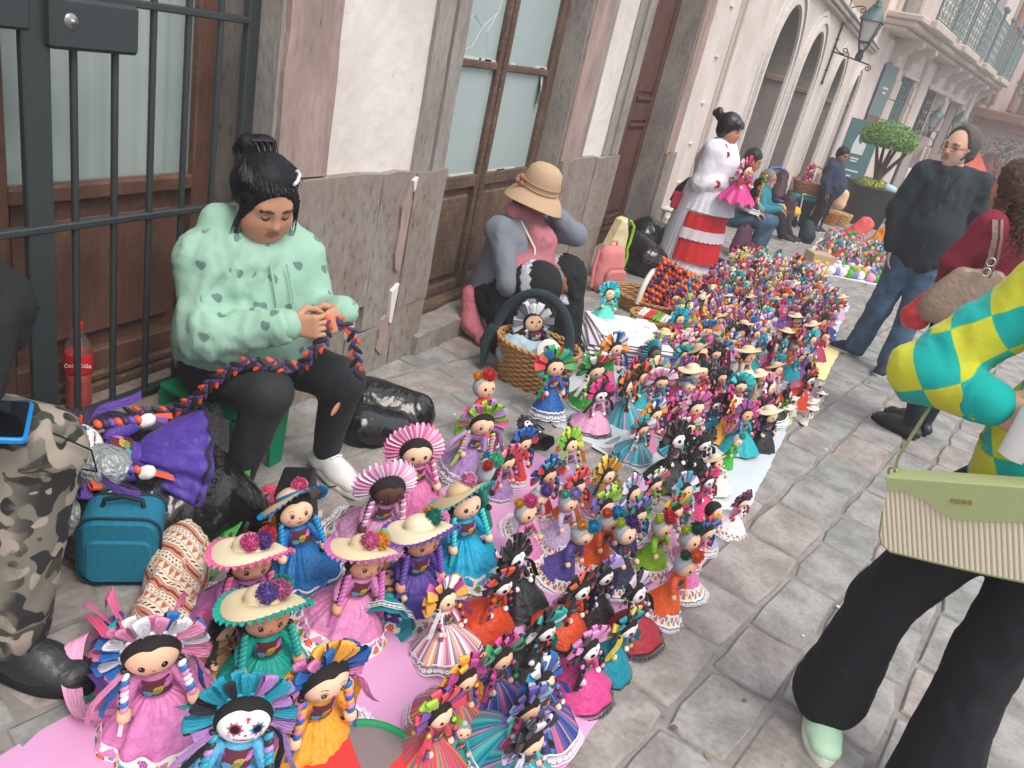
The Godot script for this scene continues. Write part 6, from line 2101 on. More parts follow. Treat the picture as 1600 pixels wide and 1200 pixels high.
func far_people() -> void:
	# seated person in jeans, upper body behind the white dress
	var J := {"look": Vector3(1, -0.2, 0.1), "head": Vector3(-1.22, 0.80, -9.9), "neck": Vector3(-1.24, 0.68, -9.9), "chest": Vector3(-1.25, 0.50, -9.9), "belly": Vector3(-1.25, 0.32, -9.9), "pelvis": Vector3(-1.25, 0.16, -9.9), "sr": Vector3(-1.25, 0.57, -9.74), "er": Vector3(-1.17, 0.34, -9.68), "wr": Vector3(-0.98, 0.28, -9.75), "sl": Vector3(-1.22, 0.57, -10.06), "el": Vector3(-1.14, 0.34, -10.1), "wl": Vector3(-0.96, 0.28, -10.0),
		"hr": Vector3(-1.2, 0.14, -9.82), "kr": Vector3(-0.83, 0.19, -9.80), "ar": Vector3(-0.88, -0.22, -9.82), "tr": Vector3(-0.68, -0.3, -9.8), "hl": Vector3(-1.2, 0.14, -9.98), "kl": Vector3(-0.81, 0.18, -10.0), "al": Vector3(-0.84, -0.23, -10.0), "tl": Vector3(-0.64, -0.3, -10.0)}
	var jeans := mat("ffffff", 0.9, {"tex": "denim", "tri": true, "scale": 2.5})
	var t := person("seated person in blue jeans and grey jumper half behind the white dress", Vector3(-1.2, gy(-9.9), -9.9), J, {"skin": "b08468", "cell": 0.022, "hcell": 0.012, "fcell": 0.01, "top": [mat("7d858c", 0.9), 0.015, 0.012], "bottom": [jeans, 0.014, 0.012, 0.075], "shoe": [mat("2a3338", 0.7), mat("4a4a4a", 0.7)], "handr": [Vector3(1, -0.2, 0), Vector3(0, -1, 0), -1.0, [0.3, 0.3, 0.3, 0.3]]})
	hair(t, [[Vector3(0, 0.045, -0.028), Vector3(0, 0.0, -0.03), 0.108, 0.100, 0.03]], [[Vector3(0, -0.02, 0.12), Vector3(0, -0.08, 0.11), 0.088, 0.09, 0.015]], 0.014, mat("1a1718", 0.5))
	# old man with white beard, teal jacket
	J = {"look": Vector3(0.97, -0.05, 0.2), "head": Vector3(-1.225, 0.41, -12.47), "neck": Vector3(-1.26, 0.29, -12.47), "chest": Vector3(-1.28, 0.12, -12.47), "belly": Vector3(-1.28, -0.03, -12.47), "pelvis": Vector3(-1.28, -0.17, -12.47), "sr": Vector3(-1.28, 0.21, -12.30), "er": Vector3(-1.17, 0.0, -12.25), "wr": Vector3(-0.93, 0.05, -12.35), "sl": Vector3(-1.25, 0.21, -12.65), "el": Vector3(-1.15, 0.0, -12.7), "wl": Vector3(-0.93, 0.05, -12.58),
		"hr": Vector3(-1.22, -0.18, -12.38), "kr": Vector3(-0.92, -0.03, -12.36), "ar": Vector3(-0.76, -0.31, -12.38), "tr": Vector3(-0.56, -0.35, -12.38), "hl": Vector3(-1.22, -0.18, -12.56), "kl": Vector3(-0.88, -0.04, -12.6), "al": Vector3(-0.70, -0.31, -12.6), "tl": Vector3(-0.5, -0.35, -12.6)}
	t = person("old man with white beard in teal jacket sitting low by the arches", Vector3(-1.2, gy(-12.5), -12.5), J, {"skin": "a97a62", "cell": 0.024, "hcell": 0.009, "fcell": 0.010, "beard": 0.95, "top": [mat("2a7d8c", 0.85), 0.015, 0.012], "topname": "jacket", "bottom": [mat("22252a", 0.9), 0.012, 0.01, 0.07], "shoe": [mat("2b2b2d", 0.7), mat("c9c5c0", 0.7)], "handr": [Vector3(1, -0.3, 0), Vector3(0, -1, 0), -1.0, [0.4, 0.4, 0.4, 0.4]], "handl": [Vector3(1, -0.3, 0), Vector3(0, -1, 0), 1.0, [0.4, 0.4, 0.4, 0.4]]})
	hair(t, [[Vector3(0, 0.045, -0.035), Vector3(0, 0.0, -0.04), 0.102, 0.095, 0.03]], [[Vector3(0, 0.0, 0.12), Vector3(0, -0.08, 0.10), 0.105, 0.10, 0.015]], 0.010, mat("77767a", 0.7))
	fuzz(t, 500, mat("8f8d90", 0.7), 4, 0.3)
	# man in navy standing at the last arch
	var z := -14.8
	J = {"look": Vector3(0.78, -0.28, 0.55), "head": Vector3(-0.445, 0.865, z), "neck": Vector3(-0.49, 0.76, z), "chest": Vector3(-0.48, 0.58, z), "belly": Vector3(-0.40, 0.38, z), "pelvis": Vector3(-0.45, 0.23, z), "sr": Vector3(-0.54, 0.66, z + 0.15), "er": Vector3(-0.55, 0.42, z + 0.2), "wr": Vector3(-0.46, 0.24, z + 0.2), "sl": Vector3(-0.48, 0.66, z - 0.16), "el": Vector3(-0.46, 0.42, z - 0.2), "wl": Vector3(-0.38, 0.24, z - 0.2),
		"hr": Vector3(-0.46, 0.2, z + 0.08), "kr": Vector3(-0.47, -0.1, z + 0.09), "ar": Vector3(-0.52, -0.38, z + 0.08), "tr": Vector3(-0.34, -0.44, z + 0.14), "hl": Vector3(-0.44, 0.2, z - 0.08), "kl": Vector3(-0.42, -0.1, z - 0.08), "al": Vector3(-0.44, -0.38, z - 0.1), "tl": Vector3(-0.26, -0.44, z - 0.04)}
	t = person("stocky man in navy hooded jacket standing and looking down by the last arches", Vector3(-0.46, gy(z), z), J, {"skin": "94654f", "w": 0.98, "bellyr": 0.17, "cell": 0.022, "hcell": 0.009, "fcell": 0.010, "chub": 1.0, "head": 0.95, "top": [mat("26364a", 0.8), 0.02, 0.012], "topname": "jacket", "bottom": [mat("17181a", 0.9), 0.02, 0.012, 0.08], "shoe": [mat("2a3238", 0.6), mat("d8d8d8", 0.6)], "shoes": 0.95,
		"handr": [Vector3(0.1, -1, 0), Vector3(0.8, 0, 0), 1.0, [0.35, 0.35, 0.35, 0.35]], "handl": [Vector3(0.1, -1, 0), Vector3(0.8, 0, 0), -1.0, [0.35, 0.35, 0.35, 0.35]], "topx": [[Vector3(-0.58, 0.74, z - 0.08), Vector3(-0.58, 0.74, z + 0.08), 0.06, 0.06, 0.05]]})
	hair(t, [[Vector3(0, 0.05, -0.03), Vector3(0, 0.0, -0.035), 0.106, 0.098, 0.03]], [[Vector3(0, -0.01, 0.12), Vector3(0, -0.08, 0.11), 0.092, 0.095, 0.015]], 0.012, mat("1b1918", 0.6))
	fuzz(t, 500, mat("1b1918", 0.6), 5, 0.3)

# ------------------------------------------------------------------ dolls (unit height, facing +z)
var protos := {}
const HC := Vector3(0, 0.71, 0.0)

func proto(key: String, maker) -> ArrayMesh:
	if not protos.has(key):
		protos[key] = maker.call()
	return protos[key]

# a gathered skirt: folds deepen towards the hem
func skirt_mb(yt: float, rt: float, yb: float, rb: float, folds: int, amp: float, seg: int, nr: int, pw: float, sd: int) -> MB:
	var r := RandomNumberGenerator.new()
	r.seed = sd
	var ph := []
	for k in 5:
		ph.push_back(r.randf() * TAU)
	var mb := MB.new()
	var rows := []
	for i in nr + 1:
		var t := i / float(nr)
		var row := PackedVector3Array()
		for j in seg:
			var a := TAU * j / seg
			var base := lerpf(rt, rb, pow(t, pw))
			var f := sin(folds * a + ph[0] + 1.1 * sin(2 * a + ph[1])) * (0.6 + 0.4 * sin(3 * a + ph[2]))
			var f2 := sin(folds * 2.7 * a + ph[4] + 2.0 * sin(3 * a + ph[0])) * (0.5 + 0.5 * sin(2 * a + ph[3]))
			var rr := base + amp * f * (0.25 + 0.75 * t) + amp * 0.42 * f2 * (1.2 - 0.7 * t) + 0.03 * rb * t * sin(2 * a + ph[3])
			if seg > 60:
				rr += (0.030 * noise.get_noise_3d(cos(a) * 2.2 + sd, t * 2.5, sin(a) * 2.2) + 0.012 * noise.get_noise_3d(cos(a) * 7.0, t * 6.0 + sd, sin(a) * 7.0)) * sqrt(t)
			var y := lerpf(yt, yb, t) + 0.02 * t * sin(3 * a + ph[4]) * rb * 2.0
			row.push_back(Vector3(rr * cos(a), maxf(y, 0.004), -rr * sin(a)))
		rows.push_back(row)
	rows.reverse()
	mb.grid(rows, true, 6.0, 1.0)
	return mb

# a band that follows the hem: scalloped when it is lace
func hem_mb(y0: float, r0: float, y1: float, r1: float, folds: int, amp: float, seg: int, scallop: float, sd: int) -> MB:
	var r := RandomNumberGenerator.new()
	r.seed = sd
	var p0 := r.randf() * TAU
	var p1 := r.randf() * TAU
	var p2 := r.randf() * TAU
	var mb := MB.new()
	var rows := []
	for i in 4:
		var t := i / 3.0
		var row := PackedVector3Array()
		for j in seg:
			var a := TAU * j / seg
			var f := sin(folds * a + p0 + 1.1 * sin(2 * a + p1)) * (0.6 + 0.4 * sin(3 * a + p2))
			var sc := scallop * absf(sin(a * seg / 8.0)) * t
			var rr := lerpf(r0, r1, t) + amp * f + sc
			row.push_back(Vector3(rr * cos(a), maxf(lerpf(y0, y1, t) - sc * 0.5 + 0.008 * sin(a * folds * 1.7 + p1), 0.003), -rr * sin(a)))
		rows.push_back(row)
	rows.reverse()
	mb.grid(rows, true, 5.0, 1.0)
	return mb

func on_head(ax: float, ay: float, hr: Vector3, eps: float) -> Vector3:
	var d := Vector3(sin(ax) * cos(ay), sin(ay), cos(ax) * cos(ay))
	return HC + d * hr * (1.0 + eps)

func patch(mb: MB, ax: float, ay: float, rx: float, ry: float, hr: Vector3, eps: float, n := 10, rot := 0.0) -> void:
	var ring := PackedVector3Array()
	for k in n:
		var a := TAU * k / n
		var q: Vector2 = Vector2(cos(a) * rx, sin(a) * ry).rotated(rot)
		ring.push_back(on_head(ax + q.x, ay + q.y, hr, eps))
	var c := mb.p(on_head(ax, ay, hr, eps + 0.012))
	var b := mb.v.size()
	for q in ring:
		mb.p(q)
	for k in n:
		mb.tri(c, b + k, b + (k + 1) % n)

func stroke(mb: MB, pts: Array, w: float, hr: Vector3, eps: float) -> void:
	var rows := []
	for k in pts.size():
		var a: Vector2 = pts[maxi(k - 1, 0)]
		var b: Vector2 = pts[mini(k + 1, pts.size() - 1)]
		var n := (b - a).normalized().orthogonal() * w * 0.5
		var q: Vector2 = pts[k]
		rows.push_back(PackedVector3Array([on_head(q.x + n.x, q.y + n.y, hr, eps), on_head(q.x - n.x, q.y - n.y, hr, eps)]))
	mb.grid(rows)

# eyes, nose, mouth as raised felt and thread; styles: lash, plain, cat
func face_mb(style: String, hr: Vector3, fine: bool) -> MB:
	var mb := MB.new()
	var blk := lin("1a1512")
	var n := 14 if fine else 8
	for s in [-1, 1]:
		if style == "cat":
			mb.col = [lin("b03a5f"), lin("3f7fae")][0 if s < 0 else 1]
			patch(mb, s * 0.40, 0.08, 0.24, 0.24, hr, 0.006, n)
			mb.col = blk
			patch(mb, s * 0.40, 0.08, 0.17, 0.17, hr, 0.014, n)
			if fine:
				for k in 8:
					var a := TAU * k / 8
					mb.col = [lin("c0425f"), lin("3f9f8f"), lin("d9932f")][k % 3]
					patch(mb, s * 0.40 + cos(a) * 0.27, 0.08 + sin(a) * 0.27, 0.05, 0.05, hr, 0.008, 6)
				mb.col = lin("8f4f9f")
				stroke(mb, [Vector2(s * 0.55, -0.38), Vector2(s * 0.66, -0.30), Vector2(s * 0.60, -0.20), Vector2(s * 0.52, -0.27)], 0.03, hr, 0.01)
		else:
			mb.col = blk
			patch(mb, s * 0.40, 0.03, 0.125 if style == "plain" else 0.105, 0.155 if style == "plain" else 0.13, hr, 0.012, n)
			if fine:
				mb.col = Color(0.8, 0.8, 0.8)
				patch(mb, s * 0.40 - 0.03, 0.09, 0.025, 0.03, hr, 0.028, 6)
			if style == "lash":
				mb.col = Color(0.75, 0.74, 0.72)
				if fine:
					patch(mb, s * 0.40 + 0.03, -0.03, 0.02, 0.025, hr, 0.028, 6)
				mb.col = blk
				for k in (5 if fine else 3):
					var a := lerpf(0.5, 2.6, k / (4.0 if fine else 2.0))
					var c := Vector2(s * 0.40, 0.04)
					stroke(mb, [c + Vector2(cos(a) * 0.10, sin(a) * 0.12), c + Vector2(cos(a) * 0.20, sin(a) * 0.24)], 0.025, hr, 0.012)
				if fine:
					stroke(mb, [Vector2(s * 0.26, 0.34), Vector2(s * 0.42, 0.40), Vector2(s * 0.58, 0.34)], 0.03, hr, 0.008)
	if style == "cat":
		mb.col = blk
		patch(mb, 0, -0.16, 0.07, 0.08, hr, 0.012, 3, PI / 2)
		stroke(mb, [Vector2(-0.42, -0.42), Vector2(-0.2, -0.46), Vector2(0, -0.47), Vector2(0.2, -0.46), Vector2(0.42, -0.42)], 0.03, hr, 0.01)
		for k in 7:
			var x := -0.36 + 0.12 * k
			stroke(mb, [Vector2(x, -0.38), Vector2(x, -0.54)], 0.025, hr, 0.012)
		mb.col = lin("c23a4f")
		patch(mb, 0, 0.52, 0.10, 0.08, hr, 0.008, 8)
		patch(mb, 0, 0.40, 0.05, 0.06, hr, 0.008, 6)
		mb.col = lin("c23a4f")
		patch(mb, 0, -0.44, 0.14, 0.04, hr, 0.006, 8)
	else:
		mb.col = lin("b5302f")
		patch(mb, 0, -0.14, 0.07, 0.085, hr, 0.02, 3, PI / 2)
		mb.col = lin("b02a33")
		stroke(mb, [Vector2(-0.17, -0.38), Vector2(-0.08, -0.45), Vector2(0, -0.47), Vector2(0.08, -0.45), Vector2(0.17, -0.38)], 0.065, hr, 0.012)
		patch(mb, 0, -0.45, 0.085, 0.06, hr, 0.014, 8)
		if fine and style == "lash":
			mb.col = lin("d98a7a")
			for s in [-1, 1]:
				patch(mb, s * 0.62, -0.26, 0.10, 0.09, hr, 0.004, 10)
	return mb

# felt cap of hair whose front edge parts over the forehead
func hair_mb(hr: Vector3, seg: int, rings: int, grey := false) -> MB:
	var mb := MB.new()
	var rows := []
	for i in rings + 1:
		var t := i / float(rings)
		var row := PackedVector3Array()
		for j in seg:
			var a := TAU * j / seg
			var up := sin(a)
			var edge := lerpf(1.42, 0.92, clampf(up * 0.5 + 0.5, 0, 1)) + 0.20 * exp(-pow((a - PI / 2) / 0.28, 2.0)) * -0.6
			if up < -0.5:
				edge = lerpf(edge, 1.75, clampf((-up - 0.5) * 2.0, 0, 1))
			var th := lerpf(PI, edge, t)
			var rr := 1.065 - 0.05 * pow(t, 8.0)
			var ripple := 1.0 + (0.012 * sin(a * 18.0) if grey else 0.0)
			row.push_back(HC + Vector3(sin(th) * cos(a), sin(th) * sin(a), cos(th)) * hr * rr * ripple)
		rows.push_back(row)
	mb.grid(rows, true, 4.0, 1.0)
	var lip := PackedVector3Array()
	var last: PackedVector3Array = rows[rings]
	for q in last:
		lip.push_back(HC + (q - HC) * 0.965)
	mb.grid([last, lip], true)
	return mb

# one folded loop of ribbon, standing along +y from the origin
func loop_mb(w: float, fine: bool) -> MB:
	var mb := MB.new()
	var prof := [[0.0, 0.02, 0.45], [0.35, 0.07, 0.75], [0.7, 0.13, 0.95], [0.92, 0.12, 1.0], [1.0, 0.0, 1.0], [0.92, -0.10, 1.0], [0.6, -0.11, 0.9], [0.0, -0.03, 0.45]]
	var rows := []
	for q in prof:
		var hw: float = w * q[2] / 2
		rows.push_back(PackedVector3Array([Vector3(-hw, q[0], q[1]), Vector3(-hw * 0.3, q[0] + 0.01, q[1] + 0.03), Vector3(hw * 0.3, q[0] + 0.01, q[1] + 0.03), Vector3(hw, q[0], q[1])]) if fine else PackedVector3Array([Vector3(-hw, q[0], q[1]), Vector3(hw, q[0], q[1])]))
	mb.grid(rows)
	return mb

func crown_places(n: int, hr: Vector3, sd: int, spread := 3.6, back := 0.0) -> Array:
	var r := RandomNumberGenerator.new()
	r.seed = sd
	var out := []
	for k in n:
		var a := PI / 2 - spread / 2 + spread * k / (n - 1.0)
		var d := Vector3(cos(a), sin(a), -0.12 - back + 0.22 * (k % 2) + r.randf_range(-0.1, 0.1)).normalized()
		var o := HC + Vector3(cos(a) * hr.x * 1.03, sin(a) * hr.y * 1.03, -0.008 + 0.02 * (k % 2))
		var tz := Vector3(-sin(a), cos(a), 0)
		tz = (tz - d * tz.dot(d)).normalized()
		var x := tz.rotated(d, r.randf_range(-0.45, 0.45))
		out.push_back(Transform3D(Basis(x, d, x.cross(d)), o))
	return out

func crown_mb(cols: Array, n: int, hr: Vector3, len: float, w: float, sd: int) -> MB:
	var mb := MB.new()
	var lp := loop_mb(w / len, false)
	var r := RandomNumberGenerator.new()
	r.seed = sd
	for xf in crown_places(n, hr, sd):
		var c := lin(cols[r.randi() % cols.size()]) * r.randf_range(0.85, 1.1)
		for q in lp.c.size():
			lp.c[q] = c
		mb.append(lp, (xf as Transform3D).scaled_local(Vector3.ONE * len * r.randf_range(0.8, 1.2)))
	return mb

# a broad pleated ruffle standing round the head
func fan_mb(cols: Array, hr: Vector3, len: float, n: int) -> MB:
	var mb := MB.new()
	var rows := []
	for i in 6:
		rows.push_back(PackedVector3Array())
	var cc := []
	for j in n * 4 + 1:
		var a := -0.55 + (PI + 1.1) * j / (n * 4.0)
		var f := sin(TAU * j / 4.0 + 0.6)
		for i in 6:
			var t := i / 5.0
			var rad := hr.x * 0.98 + len * t * (1.0 + 0.08 * sin(j * 1.7))
			var row: PackedVector3Array = rows[i]
			row.push_back(HC + Vector3(cos(a) * rad, sin(a) * rad * hr.y / hr.x, -0.03 - 0.05 * t * t + f * 0.032 * (0.25 + t)))
			rows[i] = row
		cc.push_back(lin(cols[(j / 2 + j / 9) % cols.size()]))
	mb.grid(rows)
	var w := n * 4 + 1
	for i in 6:
		for j in w:
			mb.c[i * w + j] = cc[j]
	return mb

func braid_mb(cols: Array, fine: bool, side: int) -> MB:
	var mb := MB.new()
	var n := 15 if fine else 6
	for s in [side]:
		for k in n:
			var t := k / float(n - 1)
			var c := Vector3(s * lerpf(0.15, 0.19, t), lerpf(0.64, 0.40, t), lerpf(0.05, 0.12, t) + 0.01 * (1 if k % 2 else -1))
			mb.col = lin("1c191b") if k % 2 == 0 or cols.is_empty() else lin(cols[(k / 2) % cols.size()])
			var bs := Basis(Vector3.BACK, 0.7 if k % 2 else -0.7)
			mb.ell(c, Vector3(0.033, 0.020, 0.026), bs, 8 if fine else 6, 5 if fine else 4)
		for q in (4 if fine else 2):
			mb.col = lin("1c191b") if q == 0 or cols.is_empty() else lin(cols[q % cols.size()])
			var o := Vector3(s * 0.19, 0.39, 0.12)
			var e := o + Vector3(s * 0.03 * (q - 1.5), -0.10 - 0.02 * q, 0.02 * (q - 1))
			mb.strip(PackedVector3Array([o, o.lerp(e, 0.5) + Vector3(0, 0.01, 0.012), e]), Vector3(0.7, 0.2 * (q - 1), 0.6).normalized(), 0.036)
	return mb

func pompom_mb(fine: bool) -> MB:
	var mb := MB.new()
	var r := RandomNumberGenerator.new()
	r.seed = 5
	mb.ell(Vector3.ZERO, Vector3.ONE * 0.62, Basis.IDENTITY, 10, 6)
	var n := 90 if fine else 34
	for k in n:
		var y := 1.0 - 2.0 * (k + 0.5) / n
		var a := k * 2.39996
		var d := Vector3(sqrt(1 - y * y) * cos(a), y, sqrt(1 - y * y) * sin(a))
		var s := d.cross(Vector3(r.randfn(), r.randfn(), r.randfn())).normalized()
		var n2 := d.cross(s)
		var w := 0.17 if fine else 0.28
		var L := r.randf_range(0.86, 1.08)
		mb.grid([PackedVector3Array([d * 0.5 - s * w * 0.5, d * 0.5 + n2 * 0.06, d * 0.5 + s * w * 0.5]), PackedVector3Array([d * L - s * w - n2 * 0.05, d * (L + 0.03) + n2 * 0.08, d * L + s * w - n2 * 0.05])])
	return mb

func hat_mb(seg: int, wav: float) -> MB:
	var mb := MB.new()
	var prof := []
	for k in 15:
		var t := k / 14.0
		prof.push_back(Vector2(lerpf(0.345, 0.165, t), 0.02 * sin(t * 3.0) + (0.004 if k % 2 else 0.0)))
	for k in 10:
		var a := PI / 2 * k / 9.0
		prof.push_back(Vector2(0.163 * cos(a) + 0.001, 0.03 + 0.105 * sin(a) + (0.003 if k % 2 else 0.0)))
	var rows := []
	for q in prof:
		var row := PackedVector3Array()
		for j in seg:
			var a := TAU * j / seg
			var out: float = clampf((q.x - 0.165) / 0.18, 0, 1)
			row.push_back(Vector3(q.x * cos(a), q.y - out * out * (0.03 + wav * sin(2 * a + 0.7)) , -q.x * sin(a)))
		rows.push_back(row)
	mb.grid(rows, true)
	return mb

func ruffle_mb(seg: int) -> MB:
	var mb := MB.new()
	var rows := []
	for i in 4:
		var t := i / 3.0
		var row := PackedVector3Array()
		for j in seg:
			var a := TAU * j / seg
			var f := sin(j * TAU / 4.0 + 0.5) * (0.4 + 0.6 * t)
			var r := 0.325 + 0.075 * t + 0.008 * sin(j * 1.3)
			row.push_back(Vector3(r * cos(a + f * 0.012), -0.03 - 0.045 * sin(2 * a + 0.7) + 0.020 * f - 0.01 * t, -r * sin(a + f * 0.012)))
		rows.push_back(row)
	mb.grid(rows, true)
	return mb

func sat(c: String) -> StandardMaterial3D:
	if c.begins_with("*"):
		return mat("ffffff", 0.75, {"tex": c.substr(1), "rim": 0.2})
	return mat(c, 0.5, {"spec": 0.4, "bump": "crease", "bs": 0.3, "scale": Vector3(0.6, 0.8, 1), "rim": 0.25, "tex": "grain"})

# one doll with its parts. lod 0 big, 1 middle, 2 small
func make_doll(k: String, at: Vector3, hgt: float, yaw: float, dress: String, cols: Array, label: String, o: Dictionary, group: String, lod: int, sd: int) -> Node3D:
	var t := thing("doll", label, "doll", at, 0.0, group)
	var lean: float = deg_to_rad(o.get("lean", [5.0, -9.0, 12.0, 1.0, 8.0, -14.0, 3.0][sd % 7]))
	t.basis = Basis(Vector3.UP, deg_to_rad(yaw)) * Basis(Vector3.RIGHT, lean) * Basis(Vector3.BACK, [0.13, -0.15, 0.02, 0.08, -0.06][sd % 5])
	t.scale = Vector3.ONE * hgt
	var big := lod == 0
	var va: int = sd % (3 if big else 2)
	var skinc: String = o.get("skin", "eac2a4" if sd % 3 else "e6b898")
	var style: String = o.get("face", o.get("eye", "lash" if big else "plain"))
	if style == "cat":
		skinc = "e9e6e4"
	var skin := mat(skinc, 0.62, {"spec": 0.35, "bump": "weave", "bs": 0.01, "scale": 8.0})
	var dm := sat(dress)
	var vc := mat("ffffff", 0.45, {"vc": true, "spec": 0.5, "rim": 0.2})
	var wide: bool = k == "A" or k == "H"
	var hr := Vector3(0.158, 0.142, 0.130) if wide else Vector3(0.142, 0.133, 0.122)
	var hk := "w" if wide else "n"
	# skirt radius at the hem
	var rb: float = 0.36 if wide else (0.40 if k == "C" else (0.20 if k == "B" else 0.235))
	var yw := 0.39 if wide else (0.42 if k != "C" else 0.40)
	var seg: int = [128, 40, 22][lod]
	var folds: int = 9 if wide else (8 if k == "C" else 11)
	var amp := 0.026 if wide else (0.024 if k == "C" else 0.013)
	var yb: float = 0.10 if o.has("hem") or o.has("lace") else (0.06 if o.has("blace") else 0.01)
	var sk := "skirt%s%d%d%.2f" % [k, lod, va, yb]
	inst("skirt", proto(sk, func(): return skirt_mb(yw, 0.085 if wide else 0.07, yb, rb, folds, amp, seg, [12, 6, 4][lod], 0.72 if (wide or k == "C") else 1.05, va + 3).mesh()), dm, t)
	if o.has("lace") or o.has("blace") or o.has("hem"):
		var lk := "lace%s%d%d%.2f%d" % [k, lod, va, yb, 1 if o.has("hem") else 0]
		if o.has("hem"):
			inst("embroidered_hem", proto("hem" + lk, func(): return hem_mb(yb + 0.05, rb - 0.025, 0.02, rb + 0.045, folds, amp, seg, 0.0, va + 3).mesh()), mat("ffffff", 0.8, {"tex": "hem"}), t)
		var y0: float = yb + 0.03 if not o.has("hem") else 0.028
		inst("lace_trim", proto(lk, func(): return hem_mb(y0, rb - 0.005 + (0.045 if o.has("hem") else 0.0), 0.006 if o.has("hem") else yb - 0.08, rb + (0.10 if o.has("hem") else 0.03), folds, amp, seg * 2 if big else seg, 0.02, va + 3).mesh()),
			mat("2a262a" if o.has("blace") else "eceaf0", 0.85, {"tex": "lace", "cut": true}), t)
		if not o.has("hem") and not o.has("blace"):
			inst("underskirt", proto("us%s%d" % [k, lod], func(): return skirt_mb(yb + 0.02, rb * 0.8, 0.004, rb * 0.93, folds, amp, seg, 3, 1.0, 4).mesh()), sat(dress) if sd % 2 else mat("e3dde3", 0.8), t)
	# torso
	inst("bodice", proto("torso%s%d" % [hk, lod], func():
		var mb := MB.new()
		mb.lathe(PackedVector2Array([Vector2(0.088, yw - 0.02), Vector2(0.095, yw + 0.03), Vector2(0.108, 0.50), Vector2(0.098, 0.545), Vector2(0.055, 0.58), Vector2(0.045, 0.60)]) if wide else PackedVector2Array([Vector2(0.072, yw - 0.02), Vector2(0.078, 0.50), Vector2(0.085, 0.55), Vector2(0.05, 0.60)]), [20, 12, 8][lod])
		return mb.mesh()), dm if lod > 0 or k == "H" or dress.begins_with("*") or sd % 2 else dm, t)
	if lod < 2 and not o.has("plain"):
		inst("embroidery", proto("emb%s%d" % [hk, lod], func():
			var mb := MB.new()
			var rows := []
			for i in 4:
				var row := PackedVector3Array()
				for j in 7:
					var a := lerpf(-0.85, 0.85, j / 6.0)
					var y := lerpf(0.44, 0.565, i / 3.0)
					var r := (0.112 if wide else 0.091) - (0.012 if i == 3 else 0.0)
					row.push_back(Vector3(sin(a) * r, y, cos(a) * r))
				rows.push_back(row)
			mb.grid(rows)
			return mb.mesh()), mat("ffffff", 0.8, {"tex": "bodice"}), t)
	# arms: puffed sleeve and felt hand
	for s in [-1, 1]:
		inst("sleeve", proto("sleeve%s%d%d" % [hk, lod, s], func():
			var mb := MB.new()
			var pts := PackedVector3Array([Vector3(s * 0.085, 0.545, 0.0), Vector3(s * 0.125, 0.53, 0.015), Vector3(s * 0.165, 0.47, 0.05), Vector3(s * 0.185, 0.41, 0.085)]) if wide else PackedVector3Array([Vector3(s * 0.06, 0.56, 0.0), Vector3(s * 0.10, 0.53, 0.02), Vector3(s * 0.125, 0.46, 0.05), Vector3(s * 0.13, 0.41, 0.08)])
			mb.tube(pts, PackedFloat32Array([0.038, 0.054, 0.056, 0.040]) if wide else PackedFloat32Array([0.03, 0.042, 0.042, 0.034]), [14, 8, 6][lod])
			return mb.mesh()), dm, t)
		inst("hand", proto("hand%s%d%d" % [hk, lod, s], func():
			var mb := MB.new()
			var c := Vector3(s * 0.188, 0.392, 0.10) if wide else Vector3(s * 0.132, 0.385, 0.10)
			var e := c + (Vector3(s * 0.012, -0.06, 0.06) if wide else Vector3(s * 0.0, -0.04, 0.045))
			var rr := 0.040 if wide else 0.032
			mb.tube(PackedVector3Array([c, c.lerp(e, 0.5), c.lerp(e, 0.85), e]), PackedFloat32Array([rr * 0.9, rr * 1.08, rr * 0.8, rr * 0.25]), [14, 8, 6][lod])
			return mb.mesh()), skin, t)
	# head with its face
	var head := inst("head", proto("head%s%d" % [hk, lod], func():
		var mb := MB.new()
		mb.ell(HC, hr, Basis.IDENTITY, [28, 14, 10][lod], [18, 9, 7][lod])
		mb.tube(PackedVector3Array([Vector3(0, 0.54, 0), Vector3(0, 0.62, 0)]), 0.05, 10, false)
		return mb.mesh()), skin, t)
	if lod < 2 or sd % 4:
		inst("face", proto("face%s%s%d" % [style, hk, mini(lod, 1)], func(): return face_mb(style, hr, big).mesh()), mat("ffffff", 0.55, {"vc": true}), head)
	if k != "B":
		var grey: bool = k == "P"
		inst("hair", proto("hair%s%d%s" % [hk, lod, grey], func(): return hair_mb(hr, [40, 20, 12][lod], [12, 7, 5][lod], grey).mesh()), mat("a9adb4", 0.4, {"spec": 0.5, "bump": "ribs", "bs": 0.2, "scale": Vector3(3, 1, 1)}) if grey else mat("1d1a1b", 0.8, {"rim": 0.2}), t)
	if k == "P":
		if big or lod == 1:
			inst("hair_bun", proto("bun%d" % lod, func():
				var mb := MB.new()
				mb.ell(HC + Vector3(0, 0.115, -0.03), Vector3(0.075, 0.05, 0.07), Basis.IDENTITY, 14, 8)
				return mb.mesh()), mat("a9adb4", 0.4, {"spec": 0.5}), t)
	if k == "B":
		inst("cap", proto("bcap%d" % lod, func(): return hair_mb(hr, 16, 6).mesh()), mat("3a2a22", 0.8), t)
	# headdress
	var spots := []
